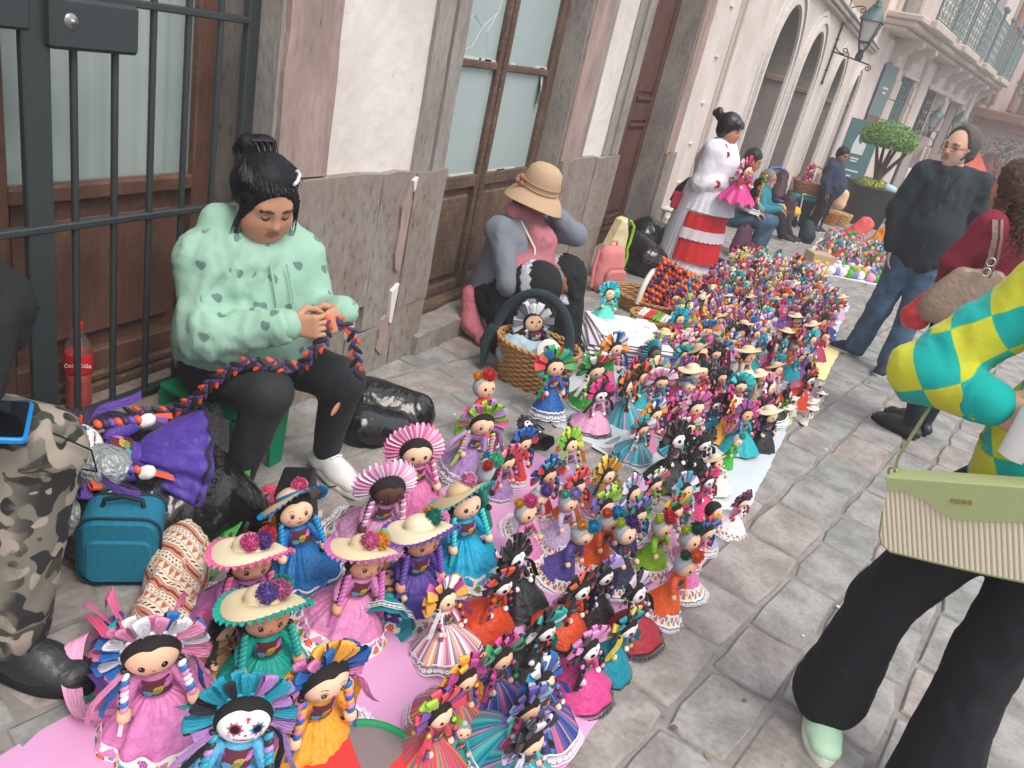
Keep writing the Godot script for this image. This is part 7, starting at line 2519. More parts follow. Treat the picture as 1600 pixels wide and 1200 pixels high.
	if o.has("fan"):
		inst("ribbon_crown", proto("fan" + str(cols) + hk + str(lod), func(): return fan_mb(cols, hr, 0.15, 22 if big else 16).mesh()), vc, t)
	elif cols.size() and (k != "H"):
		if big:
			var cr := inst("ribbon_crown", proto("cband" + hk, func():
				var mb := MB.new()
				var p := PackedVector3Array()
				for q in 21:
					var a := -0.25 + (PI + 0.5) * q / 20.0
					p.push_back(HC + Vector3(cos(a) * hr.x * 1.06, sin(a) * hr.y * 1.06, 0.0))
				mb.tube(p, 0.012, 6)
				return mb.mesh()), mat(cols[0], 0.45), t)
			var lm: ArrayMesh = proto("loopbig", func(): return loop_mb(0.52, true).mesh())
			var r := RandomNumberGenerator.new()
			r.seed = sd * 31 + 7
			var q := 0
			for xf in crown_places(22, hr, sd + 50, 4.0):
				var rb2 := inst("ribbon", lm, sat(cols[(q + (r.randi() % 2)) % cols.size()]), cr)
				rb2.transform = (xf as Transform3D).scaled_local(Vector3.ONE * 0.15 * r.randf_range(0.75, 1.15))
				q += 1
			# loose ribbon tails
			for s in [-1, 1]:
				for w in 2:
					inst("ribbon_tail", proto("tail%d%d" % [s, w], func():
						var mb := MB.new()
						var b := HC + Vector3(s * 0.17, -0.06, 0.02)
						var e := b + Vector3(s * (0.12 + 0.08 * w), -0.34 + 0.1 * w, 0.05 + 0.10 * w)
						var pts := PackedVector3Array()
						for i in 7:
							var tt := i / 6.0
							pts.push_back(b.lerp(e, tt) + Vector3(0.03 * sin(tt * 5.0 + w), 0.05 * sin(tt * PI), 0.02 * sin(tt * 4.0)))
						mb.strip(pts, Vector3(0.5, 0.3, 0.8).normalized(), 0.055)
						return mb.mesh()), sat(cols[(w + 1) % cols.size()]), t)
		else:
			var ck := "crown" + str(cols) + hk + str(sd % 2)
			if lod == 1:
				for s in [-1, 1]:
					var tl := inst("ribbon_tail", proto("mtail%d%d" % [s, sd % 3], func():
						var mb := MB.new()
						var b := HC + Vector3(s * 0.13, -0.05, 0.03)
						var e := b + Vector3(s * (0.10 + 0.05 * (sd % 3)), -0.36 + 0.06 * (sd % 3), 0.10)
						var pts := PackedVector3Array()
						for i in 5:
							var tt := i / 4.0
							pts.push_back(b.lerp(e, tt) + Vector3(0.02 * sin(tt * 5.0), 0.05 * sin(tt * PI), 0.02 * sin(tt * 4.0)))
						mb.strip(pts, Vector3(0.5, 0.3, 0.8).normalized(), 0.06)
						return mb.mesh()), sat(cols[(sd + s + 1) % cols.size()]), t)
			inst("ribbon_crown", proto(ck, func(): return crown_mb(cols, 15 if lod == 1 else 11, hr, 0.165, 0.095 if lod == 1 else 0.12, sd).mesh()), vc, t)
	if k == "H" or (o.has("straw") and k == "B"):
		var hx := Transform3D(Basis(Vector3.RIGHT, -0.42 - 0.06 * (sd % 3)) * Basis(Vector3.BACK, 0.10 * (sd % 3 - 1)), HC + Vector3(0, hr.y * 0.62, -0.055))
		var hs := 0.80 if k == "H" else 0.78
		var hat := inst("straw_hat", proto("hat%d" % lod, func(): return hat_mb([48, 26, 16][lod], 0.045).mesh()), mat(["d9c7a4", "e0d2b4", "cdb691"][sd % 3] if not (k == "B" and hgt < 0.2) else "e9e2d8", 0.8, {"bump": "weave", "bs": 0.02, "scale": 20.0}), t)
		hat.transform = hx.scaled_local(Vector3(hs, hs, hs))
		if k == "H" and cols.size():
			inst("ruffle", proto("ruffle", func(): return ruffle_mb(140).mesh()), sat(cols[0]), hat)
		if o.has("band"):
			inst("hat_band", proto("hband", func():
				var mb := MB.new()
				mb.lathe(PackedVector2Array([Vector2(0.172, 0.012), Vector2(0.172, 0.055), Vector2(0.163, 0.057)]), 32)
				return mb.mesh()), sat(o.band), hat)
		var n := 0
		for pc in o.get("pom", []):
			var a: float = [0.5, 1.45, -0.35][n] + (0.3 if sd % 2 else 0.0)
			spots.push_back([pc, hx * Vector3(sin(a) * 0.12, 0.085, cos(a) * 0.12), 0.074])
			n += 1
	elif o.has("pom"):
		var n := 0
		for pc in o.pom:
			spots.push_back([pc, HC + [Vector3(0.03, 0.17, 0.05), Vector3(-0.09, 0.155, -0.02), Vector3(0.10, 0.12, -0.05)][n], [0.088, 0.062, 0.06][n]])
			n += 1
	for s in spots:
		var pm := inst("pompom", proto("pom%d" % mini(lod, 1), func(): return pompom_mb(big or lod == 1).mesh()), sat(s[0]), t)
		pm.position = s[1]
		pm.scale = Vector3.ONE * s[2]
		pm.rotation = Vector3(sd, sd * 2.0, sd * 3.0)
	# plaits
	if (k in ["A", "C", "G", "H"]) and lod < 2:
		var bc: Array = cols if cols.size() else [dress if not dress.begins_with("*") else "c05a8a"]
		for s in [-1, 1]:
			inst("braid", proto("braid" + str(bc) + str(lod) + str(s), func(): return braid_mb(bc, big, s).mesh()), vc, t)
	return t

func dolls() -> void:
	var taken_at := []
	var n := 0
	for d in DOLLS:
		var at := Vector3(d[1], gy(d[2]) + d[3] + 0.006, d[2])
		var lod: int = 0 if d[4] >= 0.30 and at.z > -3.0 else 1
		if d[0] == "P" and at.z < -2.2:
			lod = 1
		make_doll(d[0], at, d[4], d[5], d[6], d[7], d[8], d[9], "dolls on the pink sheet" if at.z > -3.1 else "dolls on the grey sheet", lod, n)
		taken_at.push_back(Vector3(at.x, at.z, d[4] * (0.36 if d[0] in ["A", "H", "C"] else 0.26)))
		n += 1
	# the crowd on the second sheet, row after row from the near edge
	var r := RandomNumberGenerator.new()
	r.seed = 77
	var dress := ["dd7bb0", "d4488c", "c23a8a", "e38bb5", "8a5fb0", "5a4c98", "b191cc", "1a90b4", "12a5b0", "1f5fa8", "d8403a", "e8642f", "f0a83c", "3fa648", "8fcb40", "24252a", "e6dfe2", "*stripes_blue", "*stripes_red", "*stripes_teal", "*stripes_white", "*stripes_orange", "d9a0c8", "a82f5f"]
	var words := {"dd7bb0": "pink", "d4488c": "magenta", "c23a8a": "dark magenta", "e38bb5": "light pink", "8a5fb0": "purple", "5a4c98": "violet", "b191cc": "lilac", "1a90b4": "sea blue", "12a5b0": "turquoise", "1f5fa8": "cobalt", "d8403a": "red", "e8642f": "orange", "f0a83c": "yellow", "3fa648": "green", "8fcb40": "lime", "24252a": "black", "e6dfe2": "white", "*stripes_blue": "blue striped", "*stripes_red": "red striped", "*stripes_teal": "teal striped", "*stripes_white": "white striped", "*stripes_orange": "orange striped", "d9a0c8": "rose", "a82f5f": "wine red"}
	var crowns := [["d0343f", "eeeae8", "2f8f3f"], ["12a6ba", "3fd2cc", "127f9c"], ["e8943a", "2a6fb0", "e8e0e0"], ["d83a86", "24252a"], ["e07aa6", "f0d0e0", "c05a9a"], ["9fd240", "8a5fb0", "e8e03a"], ["1f5fb0", "c8343a", "2f9f4a"], ["f2aa3c", "b8408f", "6a4a9a"], ["24252a", "3a3a40"], ["b9a0d8", "6f5fa8", "e8e0f0"], ["d8343f", "f06a4a", "8f1f2f"], ["2fa8b8", "e58ab0", "f0e0a0"], ["e0502f", "26262a", "f0903a"], ["c0c8d0", "7fa8c8", "3f6f9f"]]
	var cnames := ["red white green", "turquoise", "orange and blue", "magenta black", "pink", "lime purple", "blue and red", "yellow purple", "black", "lavender", "scarlet", "pastel", "orange black", "pale blue"]
	var ord := ["first", "second", "third", "fourth", "fifth", "sixth", "seventh", "eighth", "ninth", "tenth", "eleventh", "twelfth", "13th", "14th", "15th", "16th", "17th", "18th", "19th", "20th", "21st", "22nd", "23rd", "24th", "25th", "26th", "27th", "28th", "29th", "30th", "31st", "32nd"]
	var z := -3.52
	var row := 0
	var heap := MB.new()
	while z > -9.6:
		var far := clampf((-z - 3.5) / 4.0, 0, 1)
		var step := lerpf(0.175, 0.158, far)
		var xl := -0.80 + 0.02 * sin(z * 3.0)
		if z > -5.7:
			xl = lerpf(-0.92, -0.78, clampf((-z - 3.5) / 0.6, 0, 1))
		else:
			xl = lerpf(-0.98, -0.92, clampf((-z - 5.7) / 2.0, 0, 1))
		var xr := lerpf(0.0, 0.27, clampf((-z - 3.3) / 4.5, 0, 1))
		if z < -8.2:
			xr = lerpf(0.27, -0.05, (-z - 8.2) / 1.4)
		var x := xl + r.randf() * 0.05
		var col := 0
		while x < xr:
			var px := x + r.randf_range(-0.045, 0.045)
			var pz := z + r.randf_range(-0.06, 0.06)
			var H := lerpf(r.randf_range(0.21, 0.30) * (1.2 if r.randf() < 0.18 else 1.0), r.randf_range(0.20, 0.28), clampf(far * 0.8 + (px - xl) * 0.3, 0, 1))
			var free := true
			for q in taken_at:
				if Vector2(q.x - px, q.y - pz).length() < q.z * 0.8 + H * 0.22:
					free = false
			if free:
				var kk: String = ["C", "G", "C", "P", "A", "G", "C", "H"][r.randi() % 8]
				var di := r.randi() % dress.size()
				if r.randf() < 0.35:
					di = [0, 1, 3, 4, 7, 8][r.randi() % 6]
				var ci := r.randi() % crowns.size()
				var o := {}
				if r.randf() < 0.4:
					o.lace = 1
				if r.randf() < 0.22 and kk == "C":
					o.face = "cat"
				if kk == "P":
					o.pom = [crowns[ci][0], crowns[ci][1]]
				if kk == "H":
					o.straw = 1
				o.skin = ["eac2a4", "e6b898", "d9a585", "eac2a4"][r.randi() % 4]
				var yaw := 66.0 + r.randf_range(-34, 34)
				var at := Vector3(px, gy(pz) + 0.006, pz)
				var kind: String = {"C": "wide skirted ribbon doll", "G": "slim ribbon doll", "P": "grey haired pompom doll", "A": "big headed ribbon doll", "H": "straw hatted doll"}[kk]
				var label: String = "%s in %s, %s headdress, %s from wall, %s row" % [kind, words[dress[di]], cnames[ci] if kk != "H" else "straw", ord[mini(col, 20)], ord[mini(row, 31)]]
				if n < 298:
					make_doll(kk, at, H, yaw, dress[di], crowns[ci] if not kk in ["P", "H"] else [], label, o, "dolls on the grey sheet", 1 if H > 0.18 and z > -5.0 else 2, n)
				else:
					heap_doll(heap, at, H, yaw, dress[di], crowns[ci], r)
				n += 1
				col += 1
			x += step * r.randf_range(0.85, 1.15)
		z -= step * 0.95
		row += 1
	var ho := single("doll_crowd", heap, mat("ffffff", 0.6, {"vc": true}), "far mass of small bright rag dolls at the back of the grey sheet", "dolls")
	ho.set_meta("kind", "stuff")
	print("dolls ", n)

# a very small doll joined into the crowd: skirt, head, hair cap, ribbons
func heap_doll(mb: MB, at: Vector3, H: float, yaw: float, dress: String, cols: Array, r: RandomNumberGenerator) -> void:
	var b := MB.new()
	b.col = lin(dress) if not dress.begins_with("*") else lin(["c8503f", "3f6fa8", "d9a0b8"][r.randi() % 3])
	b.append(skirt_mb(0.58, 0.05, 0.0, 0.30, 7, 0.02, 12, 3, 0.8, r.randi() % 50))
	for i in b.c.size():
		b.c[i] = b.col
	b.col = lin("e6bc9e")
	b.ell(HC, Vector3(0.14, 0.13, 0.12), Basis.IDENTITY, 8, 6)
	for s in [-1, 1]:
		b.tube(PackedVector3Array([Vector3(s * 0.08, 0.55, 0), Vector3(s * 0.17, 0.42, 0.10)]), 0.045, 5)
	b.col = lin("1d1a1b")
	b.append(hair_mb(Vector3(0.14, 0.13, 0.12), 8, 3))
	for i in range(b.c.size() - 4 * 9 - 2 * 9, b.c.size()):
		b.c[i] = b.col
	for s in [-1, 1]:
		var rg := PackedVector3Array()
		for q in 5:
			rg.push_back(on_head(s * 0.4 + cos(q * TAU / 5) * 0.13, 0.03 + sin(q * TAU / 5) * 0.15, Vector3(0.14, 0.13, 0.12), 0.02))
		b.fan(rg)
	b.append(crown_mb(cols, 8, Vector3(0.14, 0.13, 0.12), 0.17, 0.13, r.randi() % 40))
	mb.append(b, Transform3D(Basis(Vector3.UP, deg_to_rad(yaw)).scaled(Vector3.ONE * H), at))

const DOLLS := [
	["A",-1.003,-1.011,0.000,0.37,52,"d982bb",["e9e6ee", "2374c4", "e38bb5", "e9e6ee"],"rag doll in pink dress by the black shoe, white blue and pink ribbon crown",{"hem":1,"eye":"plain"}],
	["A",-0.735,-0.902,0.000,0.36,48,"5db3dc",["1d93ac", "26282c", "b283c4", "1d93ac"],"skull faced doll in sky blue dress with teal, black and lilac crown",{"face":"cat","hem":1}],
	["A",-0.714,-1.157,0.000,0.37,68,"f0a63a",["1d66b4", "f0ab40", "d77fb4"],"rag doll in golden satin dress with wide lace hem",{"hem":1,"lean":10}],
	["H",-0.892,-1.231,0.000,0.36,55,"10a598",["10a598"],"doll in teal dress under straw hat with teal ruffle",{"pom":["c0608f", "12937f", "6a4fa0"],"hem":1,"skin":"dda284"}],
	["H",-1.108,-1.356,0.000,0.35,58,"b064a2",["e5689c"],"doll in plum dress, pink ruffled hat with purple and red pompoms",{"pom":["663d8c", "e0323f", "e0559a"],"hem":1,"skin":"dda284"}],
	["H",-1.082,-1.622,0.000,0.34,58,"1f6db0",["1187c6"],"doll in blue dress with blue ruffled straw hat and ribbon band",{"pom":["e0558a", "f0eef0"],"lace":1,"band":"1173b4"}],
	["H",-0.878,-1.528,0.000,0.35,60,"dd8cc0",["c96ab2"],"doll in pink dress, hat with orange and mint pompoms",{"pom":["f2a22c", "7fdcc4", "e06aa0"],"hem":1,"skin":"dda284"}],
	["H",-0.795,-1.753,0.000,0.36,62,"58439c",["6a48a8"],"doll in violet dress, purple ruffled hat with green and orange pompoms",{"pom":["12806f", "f2a83a"],"hem":1,"skin":"d89a7c"}],
	["H",-0.730,-2.007,0.000,0.36,62,"11a2cc",["2fc2c2"],"doll in bright turquoise satin dress and turquoise ruffled hat",{"pom":["e78ab6", "eeeaee"],"hem":1,"eye":"plain"}],
	["A",-1.053,-1.921,0.000,0.36,55,"d095be",["d983b6", "ecd9e6"],"brown skinned doll with pale pink pleated crown",{"fan":1,"skin":"5a3c30","hem":1}],
	["A",-1.041,-2.206,0.000,0.36,45,"dd7bb0",["e26a9e", "ecc4da"],"fair doll in pink with pleated pink crown beside the brown one",{"fan":1,"eye":"plain"}],
	["G",-1.049,-2.564,0.000,0.37,50,"b595ce",["9fd23f", "e07aa6", "b79ad2"],"tall doll in lilac dress, lime and pink crown, behind pink dolls",{"lace":1}],
	["P",-1.098,-2.888,0.000,0.36,60,"dc3f3a",[],"grey haired doll in red dress with red pompom, next to the lilac one",{"pom":["e23c38", "f4a12c"],"lace":1}],
	["P",-0.838,-2.294,0.000,0.33,110,"178069",[],"grey haired doll seen from behind with big mint flower",{"pom":["4cc79c", "d8302f", "1f90c8"],"skin":"26272a"}],
	["A",-1.029,-1.187,0.000,0.22,95,"b98f5c",["26272b"],"small doll in tan dress hidden behind the pink one",{"plain":1}],
	["P",-0.581,-2.206,0.000,0.29,68,"dd86b6",[],"grey haired granny doll in pink dress and magenta pompom on pink sheet",{"pom":["e2508f", "f0a83c"],"lace":1,"hem":1}],
	["P",-0.468,-2.201,0.000,0.29,68,"5a4c98",[],"grey haired granny doll in violet dress and blue pompom on pink sheet",{"pom":["1798c8", "f2a23c"],"lace":1,"hem":1}],
	["P",-0.534,-2.392,0.000,0.27,68,"cdbcdc",[],"grey haired granny doll in pale lilac dress and lavender pompom on pink sheet",{"pom":["9f88d0", "4fc4b0"],"lace":1,"hem":1}],
	["P",-0.389,-2.392,0.000,0.29,68,"f0652c",[],"grey haired granny doll in orange dress and turquoise pompom on pink sheet",{"pom":["1796c8", "f0603a"],"lace":1,"hem":1}],
	["P",-0.256,-2.301,0.000,0.29,68,"2c3048",[],"grey haired granny doll in navy dress and dark purple pompom on pink sheet",{"pom":["573680", "c6dc3a"],"lace":1,"hem":1}],
	["P",-0.202,-2.506,0.000,0.29,68,"8fcb2e",[],"grey haired granny doll in lime dress and red pompom on pink sheet",{"pom":["d83046", "cbdc3a"],"lace":1,"hem":1}],
	["P",-0.103,-2.272,0.000,0.29,68,"f0662f",[],"grey haired granny doll in orange dress and orange pompom on pink sheet",{"pom":["f46c38", "2f5f45"],"lace":1,"hem":1}],
	["P",-0.065,-2.458,0.000,0.29,68,"e27ab2",[],"grey haired granny doll in rose dress and dark green pompom on pink sheet",{"pom":["1c583c", "cbdc32"],"lace":1,"hem":1}],
	["P",-0.663,-2.375,0.000,0.27,68,"d5ccdc",[],"grey haired granny doll in white dress and small violet pompom on pink sheet",{"pom":["7a55a8"],"lace":1,"hem":1}],
	["G",-0.856,-2.686,0.000,0.26,70,"da403a",["22306a", "d0342f", "1f5fa8"],"slim ribbon doll in red dress and navy crown on pink sheet",{"lace":1}],
	["G",-0.852,-2.534,0.000,0.26,70,"b595ce",["d03a48", "e58aa8"],"slim ribbon doll in lilac dress and red crown on pink sheet",{"lace":1}],
	["G",-0.665,-2.811,0.000,0.26,70,"b191cc",["cfd83a", "e8803a", "7cc040"],"slim ribbon doll in lilac dress and lime crown on pink sheet",{"lace":1}],
	["G",-0.679,-2.538,0.000,0.26,70,"da3c38",["1f4fa0", "d0342f", "2f8fb0"],"slim ribbon doll in red dress and blue red crown on pink sheet",{"lace":1}],
	["G",-0.564,-2.560,0.000,0.26,70,"e2743a",["d8343f", "e85a5a"],"slim ribbon doll in orange dress and scarlet crown on pink sheet",{"lace":1}],
	["G",-0.465,-2.695,0.000,0.26,70,"d8884e",["c89a2c", "e0bf55", "a87820"],"slim ribbon doll in peach dress and golden crown on pink sheet",{"lace":1}],
	["G",-0.535,-2.832,0.000,0.26,70,"a9b8c8",["1a98a8", "1c6f8c"],"slim ribbon doll in pale dress and teal crown on pink sheet",{"lace":1}],
	["G",-0.432,-2.461,0.000,0.26,70,"d2a8ca",["b9a0d8", "9fd24a", "6f5fa8"],"slim ribbon doll in mauve dress and lavender lime crown on pink sheet",{"lace":1}],
	["G",-0.340,-2.824,0.000,0.26,70,"8fcb40",["d8d8e0", "b8d850", "e05a8a"],"slim ribbon doll in lime dress and pale crown on pink sheet",{"lace":1}],
	["G",-0.317,-2.665,0.000,0.26,70,"b5a8d2",["8ab8d8", "c9a0d0", "e8e0f0"],"slim ribbon doll in lavender dress and icy crown on pink sheet",{"lace":1}],
	["G",-0.315,-2.513,0.000,0.26,70,"4d4890",["2a6fb0", "2f8f5a", "8f6fc0"],"slim ribbon doll in indigo dress and blue green crown on pink sheet",{"lace":1}],
	["G",-0.202,-2.693,0.000,0.26,70,"e0a8ca",["d03a3f", "3fa050", "e8b03a"],"slim ribbon doll in pink dress and red green crown on pink sheet",{"lace":1}],
	["G",-0.181,-2.826,0.000,0.26,70,"594c98",["8f7fb8", "2f9fa8", "d8d0e0"],"slim ribbon doll in violet dress and lilac teal crown on pink sheet",{"lace":1}],
	["G",-0.098,-2.632,0.000,0.26,70,"d88fb0",["2a5fb0", "d0343f", "e8a03a"],"slim ribbon doll in rose dress and blue red crown on pink sheet",{"lace":1}],
	["G",-0.062,-2.806,0.000,0.26,70,"b9a3d2",[],"slim ribbon doll in lavender dress and plain black hair on pink sheet",{"lace":1,"plain":1}],
	["C",-0.555,-1.810,0.000,0.25,72,"d84a26",["d9502f", "6a3f8f", "24242a"],"small skull faced doll with orange skirt and purple orange crown on pink sheet",{"face":"cat","blace":1}],
	["C",-0.504,-1.978,0.000,0.25,72,"24252a",["1e1f22"],"small skull faced doll with black skirt and all black crown on pink sheet",{"face":"cat"}],
	["C",-0.345,-1.934,0.000,0.25,72,"dc5028",["e05a30", "26262a"],"small skull faced doll with orange skirt and orange black crown on pink sheet",{"face":"cat","blace":1}],
	["C",-0.304,-2.088,0.000,0.25,72,"2a2528",["26262c", "b9aada", "6a4a9c"],"small skull faced doll with black skirt and lilac crown on pink sheet",{"face":"cat","blace":1}],
	["C",-0.146,-2.077,0.000,0.25,72,"a82838",["24242a", "dccbdc", "b88ac0"],"small skull faced doll with dark red skirt and white lilac crown on pink sheet",{"face":"cat","blace":1}],
	["C",-0.193,-1.897,0.000,0.25,72,"168a9c",["24242a", "1a8fa8", "c8b840"],"small skull faced doll with teal skirt and black lace hem on pink sheet",{"face":"cat","blace":1}],
	["C",-0.214,-1.752,0.000,0.25,72,"d4488c",["dd8ac2", "2a2a30"],"small skull faced doll with magenta skirt and pink crown on pink sheet",{"face":"cat","blace":1}],
	["C",-0.380,-1.700,0.000,0.25,72,"2c2a2c",["1a9c8f", "24242a", "e8e8e8"],"small skull faced doll with black skirt and mint white crown on pink sheet",{"face":"cat","blace":1}],
	["C",-0.586,-1.636,0.000,0.25,72,"*stripes_white",["e2a440", "b04a8f", "e8e0e4"],"small doll with white striped skirt on pink sheet",{"lace":1}],
	["C",-0.406,-1.555,0.000,0.25,72,"*stripes_blue",["d04a8f", "24242a", "3f9f6f"],"small doll with blue striped skirt and magenta crown on pink sheet",{"lace":1}],
	["C",-0.462,-1.408,0.000,0.25,72,"*stripes_orange",["f2aa3c", "b8408f", "6a4a9a"],"small doll with orange striped skirt and yellow crown on pink sheet",{"lace":1}],
	["C",-0.242,-1.542,0.000,0.25,72,"*stripes_blue",["1a8fc0", "1f5fa8", "e8e8e8"],"small doll with blue striped skirt and blue white crown on pink sheet",{"lace":1}],
	["C",-0.319,-1.418,0.000,0.25,72,"*stripes_teal",["b8406f", "8fc0d8", "5f4f9a"],"small doll with teal striped skirt and crimson crown on pink sheet",{"lace":1}],
	["C",-0.442,-1.281,0.000,0.25,72,"*stripes_red",["9fd240", "d84a5f", "6a4aa0"],"small doll with red striped skirt and lime crown on pink sheet",{"lace":1}],
	["C",-0.248,-1.363,0.000,0.25,72,"*stripes_teal",["9a8ac8", "26262c", "d8d0e8"],"small doll with sea green striped skirt and lavender crown on pink sheet",{"lace":1}],
	["P",-0.377,-1.308,0.000,0.15,40,"2a9c9c",[],"baby doll with curly grey hair, teal dress",{"lace":1}],
	["A",-0.758,-1.559,0.050,0.24,20,"1aa0a8",["1a7fb0", "e8a03a", "b8408f"],"teal skirted doll lying on its back on the pink sheet",{"lean":-78,"lace":1}],
	["C",-0.859,-3.001,0.040,0.18,70,"1e1e22",["1c1d20"],"small all black doll lying at the far edge of the pink sheet",{"lean":-70,"face":"cat"}],
	["G",-0.991,-3.420,0.000,0.36,50,"1f5aa8",["2f9f4a", "c8343a", "1f5fb0"],"doll in cobalt pleated dress, green red crown, before the basket",{"lace":1}],
	["G",-0.901,-3.673,0.000,0.36,58,"3fae3c",["d0343a", "eeeae8", "2f8f3f"],"doll in bright green pleated dress beside the cobalt one",{"lace":1}],
	["G",-0.916,-4.098,0.000,0.33,60,"dd6f9c",["e8943a", "2a6fb0", "e8e0e0"],"doll in pink blouse with orange and blue crown before the napkins",{}],
	["A",-1.229,-3.812,0.060,0.36,45,"2f3034",["b5b9c0", "6a6c72", "d8d8dc"],"black and silver doll lying back in the wicker basket",{"lean":-28,"lace":1,"eye":"plain"}],
	["A",-1.210,-4.878,0.130,0.26,50,"5fd6c2",["12a6ba", "3fd2cc"],"turquoise ribbon doll seated on the white napkins",{}],
	["C",-0.778,-3.478,0.000,0.27,55,"e6a6cb",["232428", "d83a86"],"skull faced doll in pale pink with black lace skirt at the sheet corner",{"face":"cat","blace":1}],
	["C",-0.511,-3.339,0.000,0.24,62,"*stripes_teal",["e8e6ea", "c8383f", "2a9ca0"],"doll with wide turquoise striped skirt spread on the paving",{"lace":1}],
	["C",-0.309,-3.222,0.000,0.30,62,"1f2023",["1c1d20"],"all black weeping doll with white face and long train",{"face":"cat"}],
	["C",-0.252,-3.411,0.000,0.28,62,"1f2023",["1c1d20"],"second all black doll with white face, just behind the first",{"face":"cat"}],
	["A",-0.751,-4.367,0.000,0.28,62,"cf6fa8",["12889c", "1c6f80"],"grey faced doll with huge teal ruffle crown",{"fan":1,"skin":"6b5c54"}],
	["H",-0.486,-4.233,0.000,0.30,62,"dc4f88",[],"doll in rose dress under a plain straw hat with lime bow",{"straw":1}],
	["H",-0.456,-4.674,0.000,0.30,62,"dd6a9a",[],"doll under cream hat with blue bow, behind the rose one",{"straw":1,"pom":["1797b8"]}],
	["B",-0.264,-4.868,0.000,0.33,62,"d6c4ae",[],"large boy doll in beige suit and wide beige hat",{"straw":1}],
	["B",-0.134,-4.720,0.000,0.26,62,"d2bfa8",[],"left one of two small beige boy dolls with hats",{"straw":1}],
	["B",-0.047,-4.929,0.000,0.26,62,"d8c6b0",[],"right one of two small beige boy dolls with hats",{"straw":1}],
	["C",0.103,-5.014,0.000,0.27,65,"d8432c",["26262a", "e2502f"],"skull faced doll in orange red with black and orange bow crown",{"face":"cat"}],
	["C",-0.135,-3.091,0.000,0.22,62,"d9407c",["2a2a2e", "c03a6f"],"skull faced doll in magenta skirt near the sheet edge",{"face":"cat"}],
	["C",-0.001,-3.049,0.000,0.20,65,"e6dfe2",["c23a6f", "3a2f4a"],"doll in white skirt with magenta flowers at the sheet corner",{"hem":1}],
	["H",-0.099,-3.345,0.000,0.20,62,"e8ded0",[],"doll under a large cream straw hat by the black dolls",{"straw":1}],
	["P",-0.115,-3.659,0.000,0.20,62,"3fae3c",[],"doll in green dress with grey hair near the right rim",{"pom":["4cc79c"]}],
	["B",0.084,-4.557,0.000,0.14,75,"efe9e4",[],"tiny boy doll in white with white hat, number one along the sheet rim",{"straw":1}],
	["B",0.119,-4.756,0.000,0.14,75,"efe9e4",[],"tiny boy doll in white with white hat, number two along the sheet rim",{"straw":1}],
	["B",0.193,-4.690,0.000,0.14,75,"efe9e4",[],"tiny boy doll in white with white hat, number three along the sheet rim",{"straw":1}],
	["B",0.213,-4.846,0.000,0.14,75,"efe9e4",[],"tiny boy doll in white with white hat, number four along the sheet rim",{"straw":1}],
	["B",0.232,-5.037,0.000,0.14,75,"efe9e4",[],"tiny boy doll in white with white hat, number five along the sheet rim",{"straw":1}],
	["B",0.252,-5.242,0.000,0.14,75,"efe9e4",[],"tiny boy doll in white with white hat, number six along the sheet rim",{"straw":1}],
]

# ------------------------------------------------------------------ things on the street
# a cloth sheet on the ground with real ripples and thickness
func sheet(called: String, label: String, poly: PackedVector2Array, lift: float, ripple: float, m: Material, sd: int, cell := 0.05) -> void:
	var lo := poly[0]
	var hi := poly[0]
	for q in poly:
		lo = lo.min(q)
		hi = hi.max(q)
	var mb := MB.new()
	var nx := int((hi.x - lo.x) / cell) + 2
	var ny := int((hi.y - lo.y) / cell) + 2
	# bilinear over the four corners keeps the outline straight
	var rows := []
	var n1 := maxi(nx, 8)
	var n2 := maxi(ny, 8)
	for i in n2:
		var row := PackedVector3Array()
		for j in n1:
			var u := j / float(n1 - 1)
			var v := i / float(n2 - 1)
			var q := poly[0].lerp(poly[1], u).lerp(poly[3].lerp(poly[2], u), v)
			var w := noise.get_noise_2d(q.x * 3.0 + sd, q.y * 3.0) + 0.4 * noise.get_noise_2d(q.x * 11.0, q.y * 11.0 + sd)
			var e := 1.0 if u > 0.0 and u < 1.0 and v > 0.0 and v < 1.0 else 0.0
			q += Vector2(noise.get_noise_2d(q.y * 4.0, sd), noise.get_noise_2d(q.x * 4.0, sd + 9)) * 0.012 * (1.0 - e)
			row.push_back(Vector3(q.x, gy(q.y) + (lift + ripple * maxf(w, -0.2)) * (0.25 + 0.75 * e), q.y))
		rows.push_back(row)
	mb.grid(rows, false, 4.0, 4.0)
	single(called, mb, m, label, "sheet")

func rowmat_glossy_black() -> StandardMaterial3D:
	return mat("17191a", 0.2, {"spec": 0.55, "bump": "crease", "bs": 0.4, "tri": true, "scale": 3.0})

# a crumpled plastic sack: facets and creases in the surface
func sack(called: String, label: String, blobs: Array, m: Material, sd: int, cell := 0.016, crumple := 0.03) -> Node3D:
	var mb := MB.new()
	var bones := []
	for b in blobs:
		bones.push_back([b[0], b[1], b[2], b[3], 0.06])
	sdf(mb, bones, cell, Transform3D.IDENTITY, null, crumple * 0.45, 6.0)
	return single(called, mb, m, label, "bag")

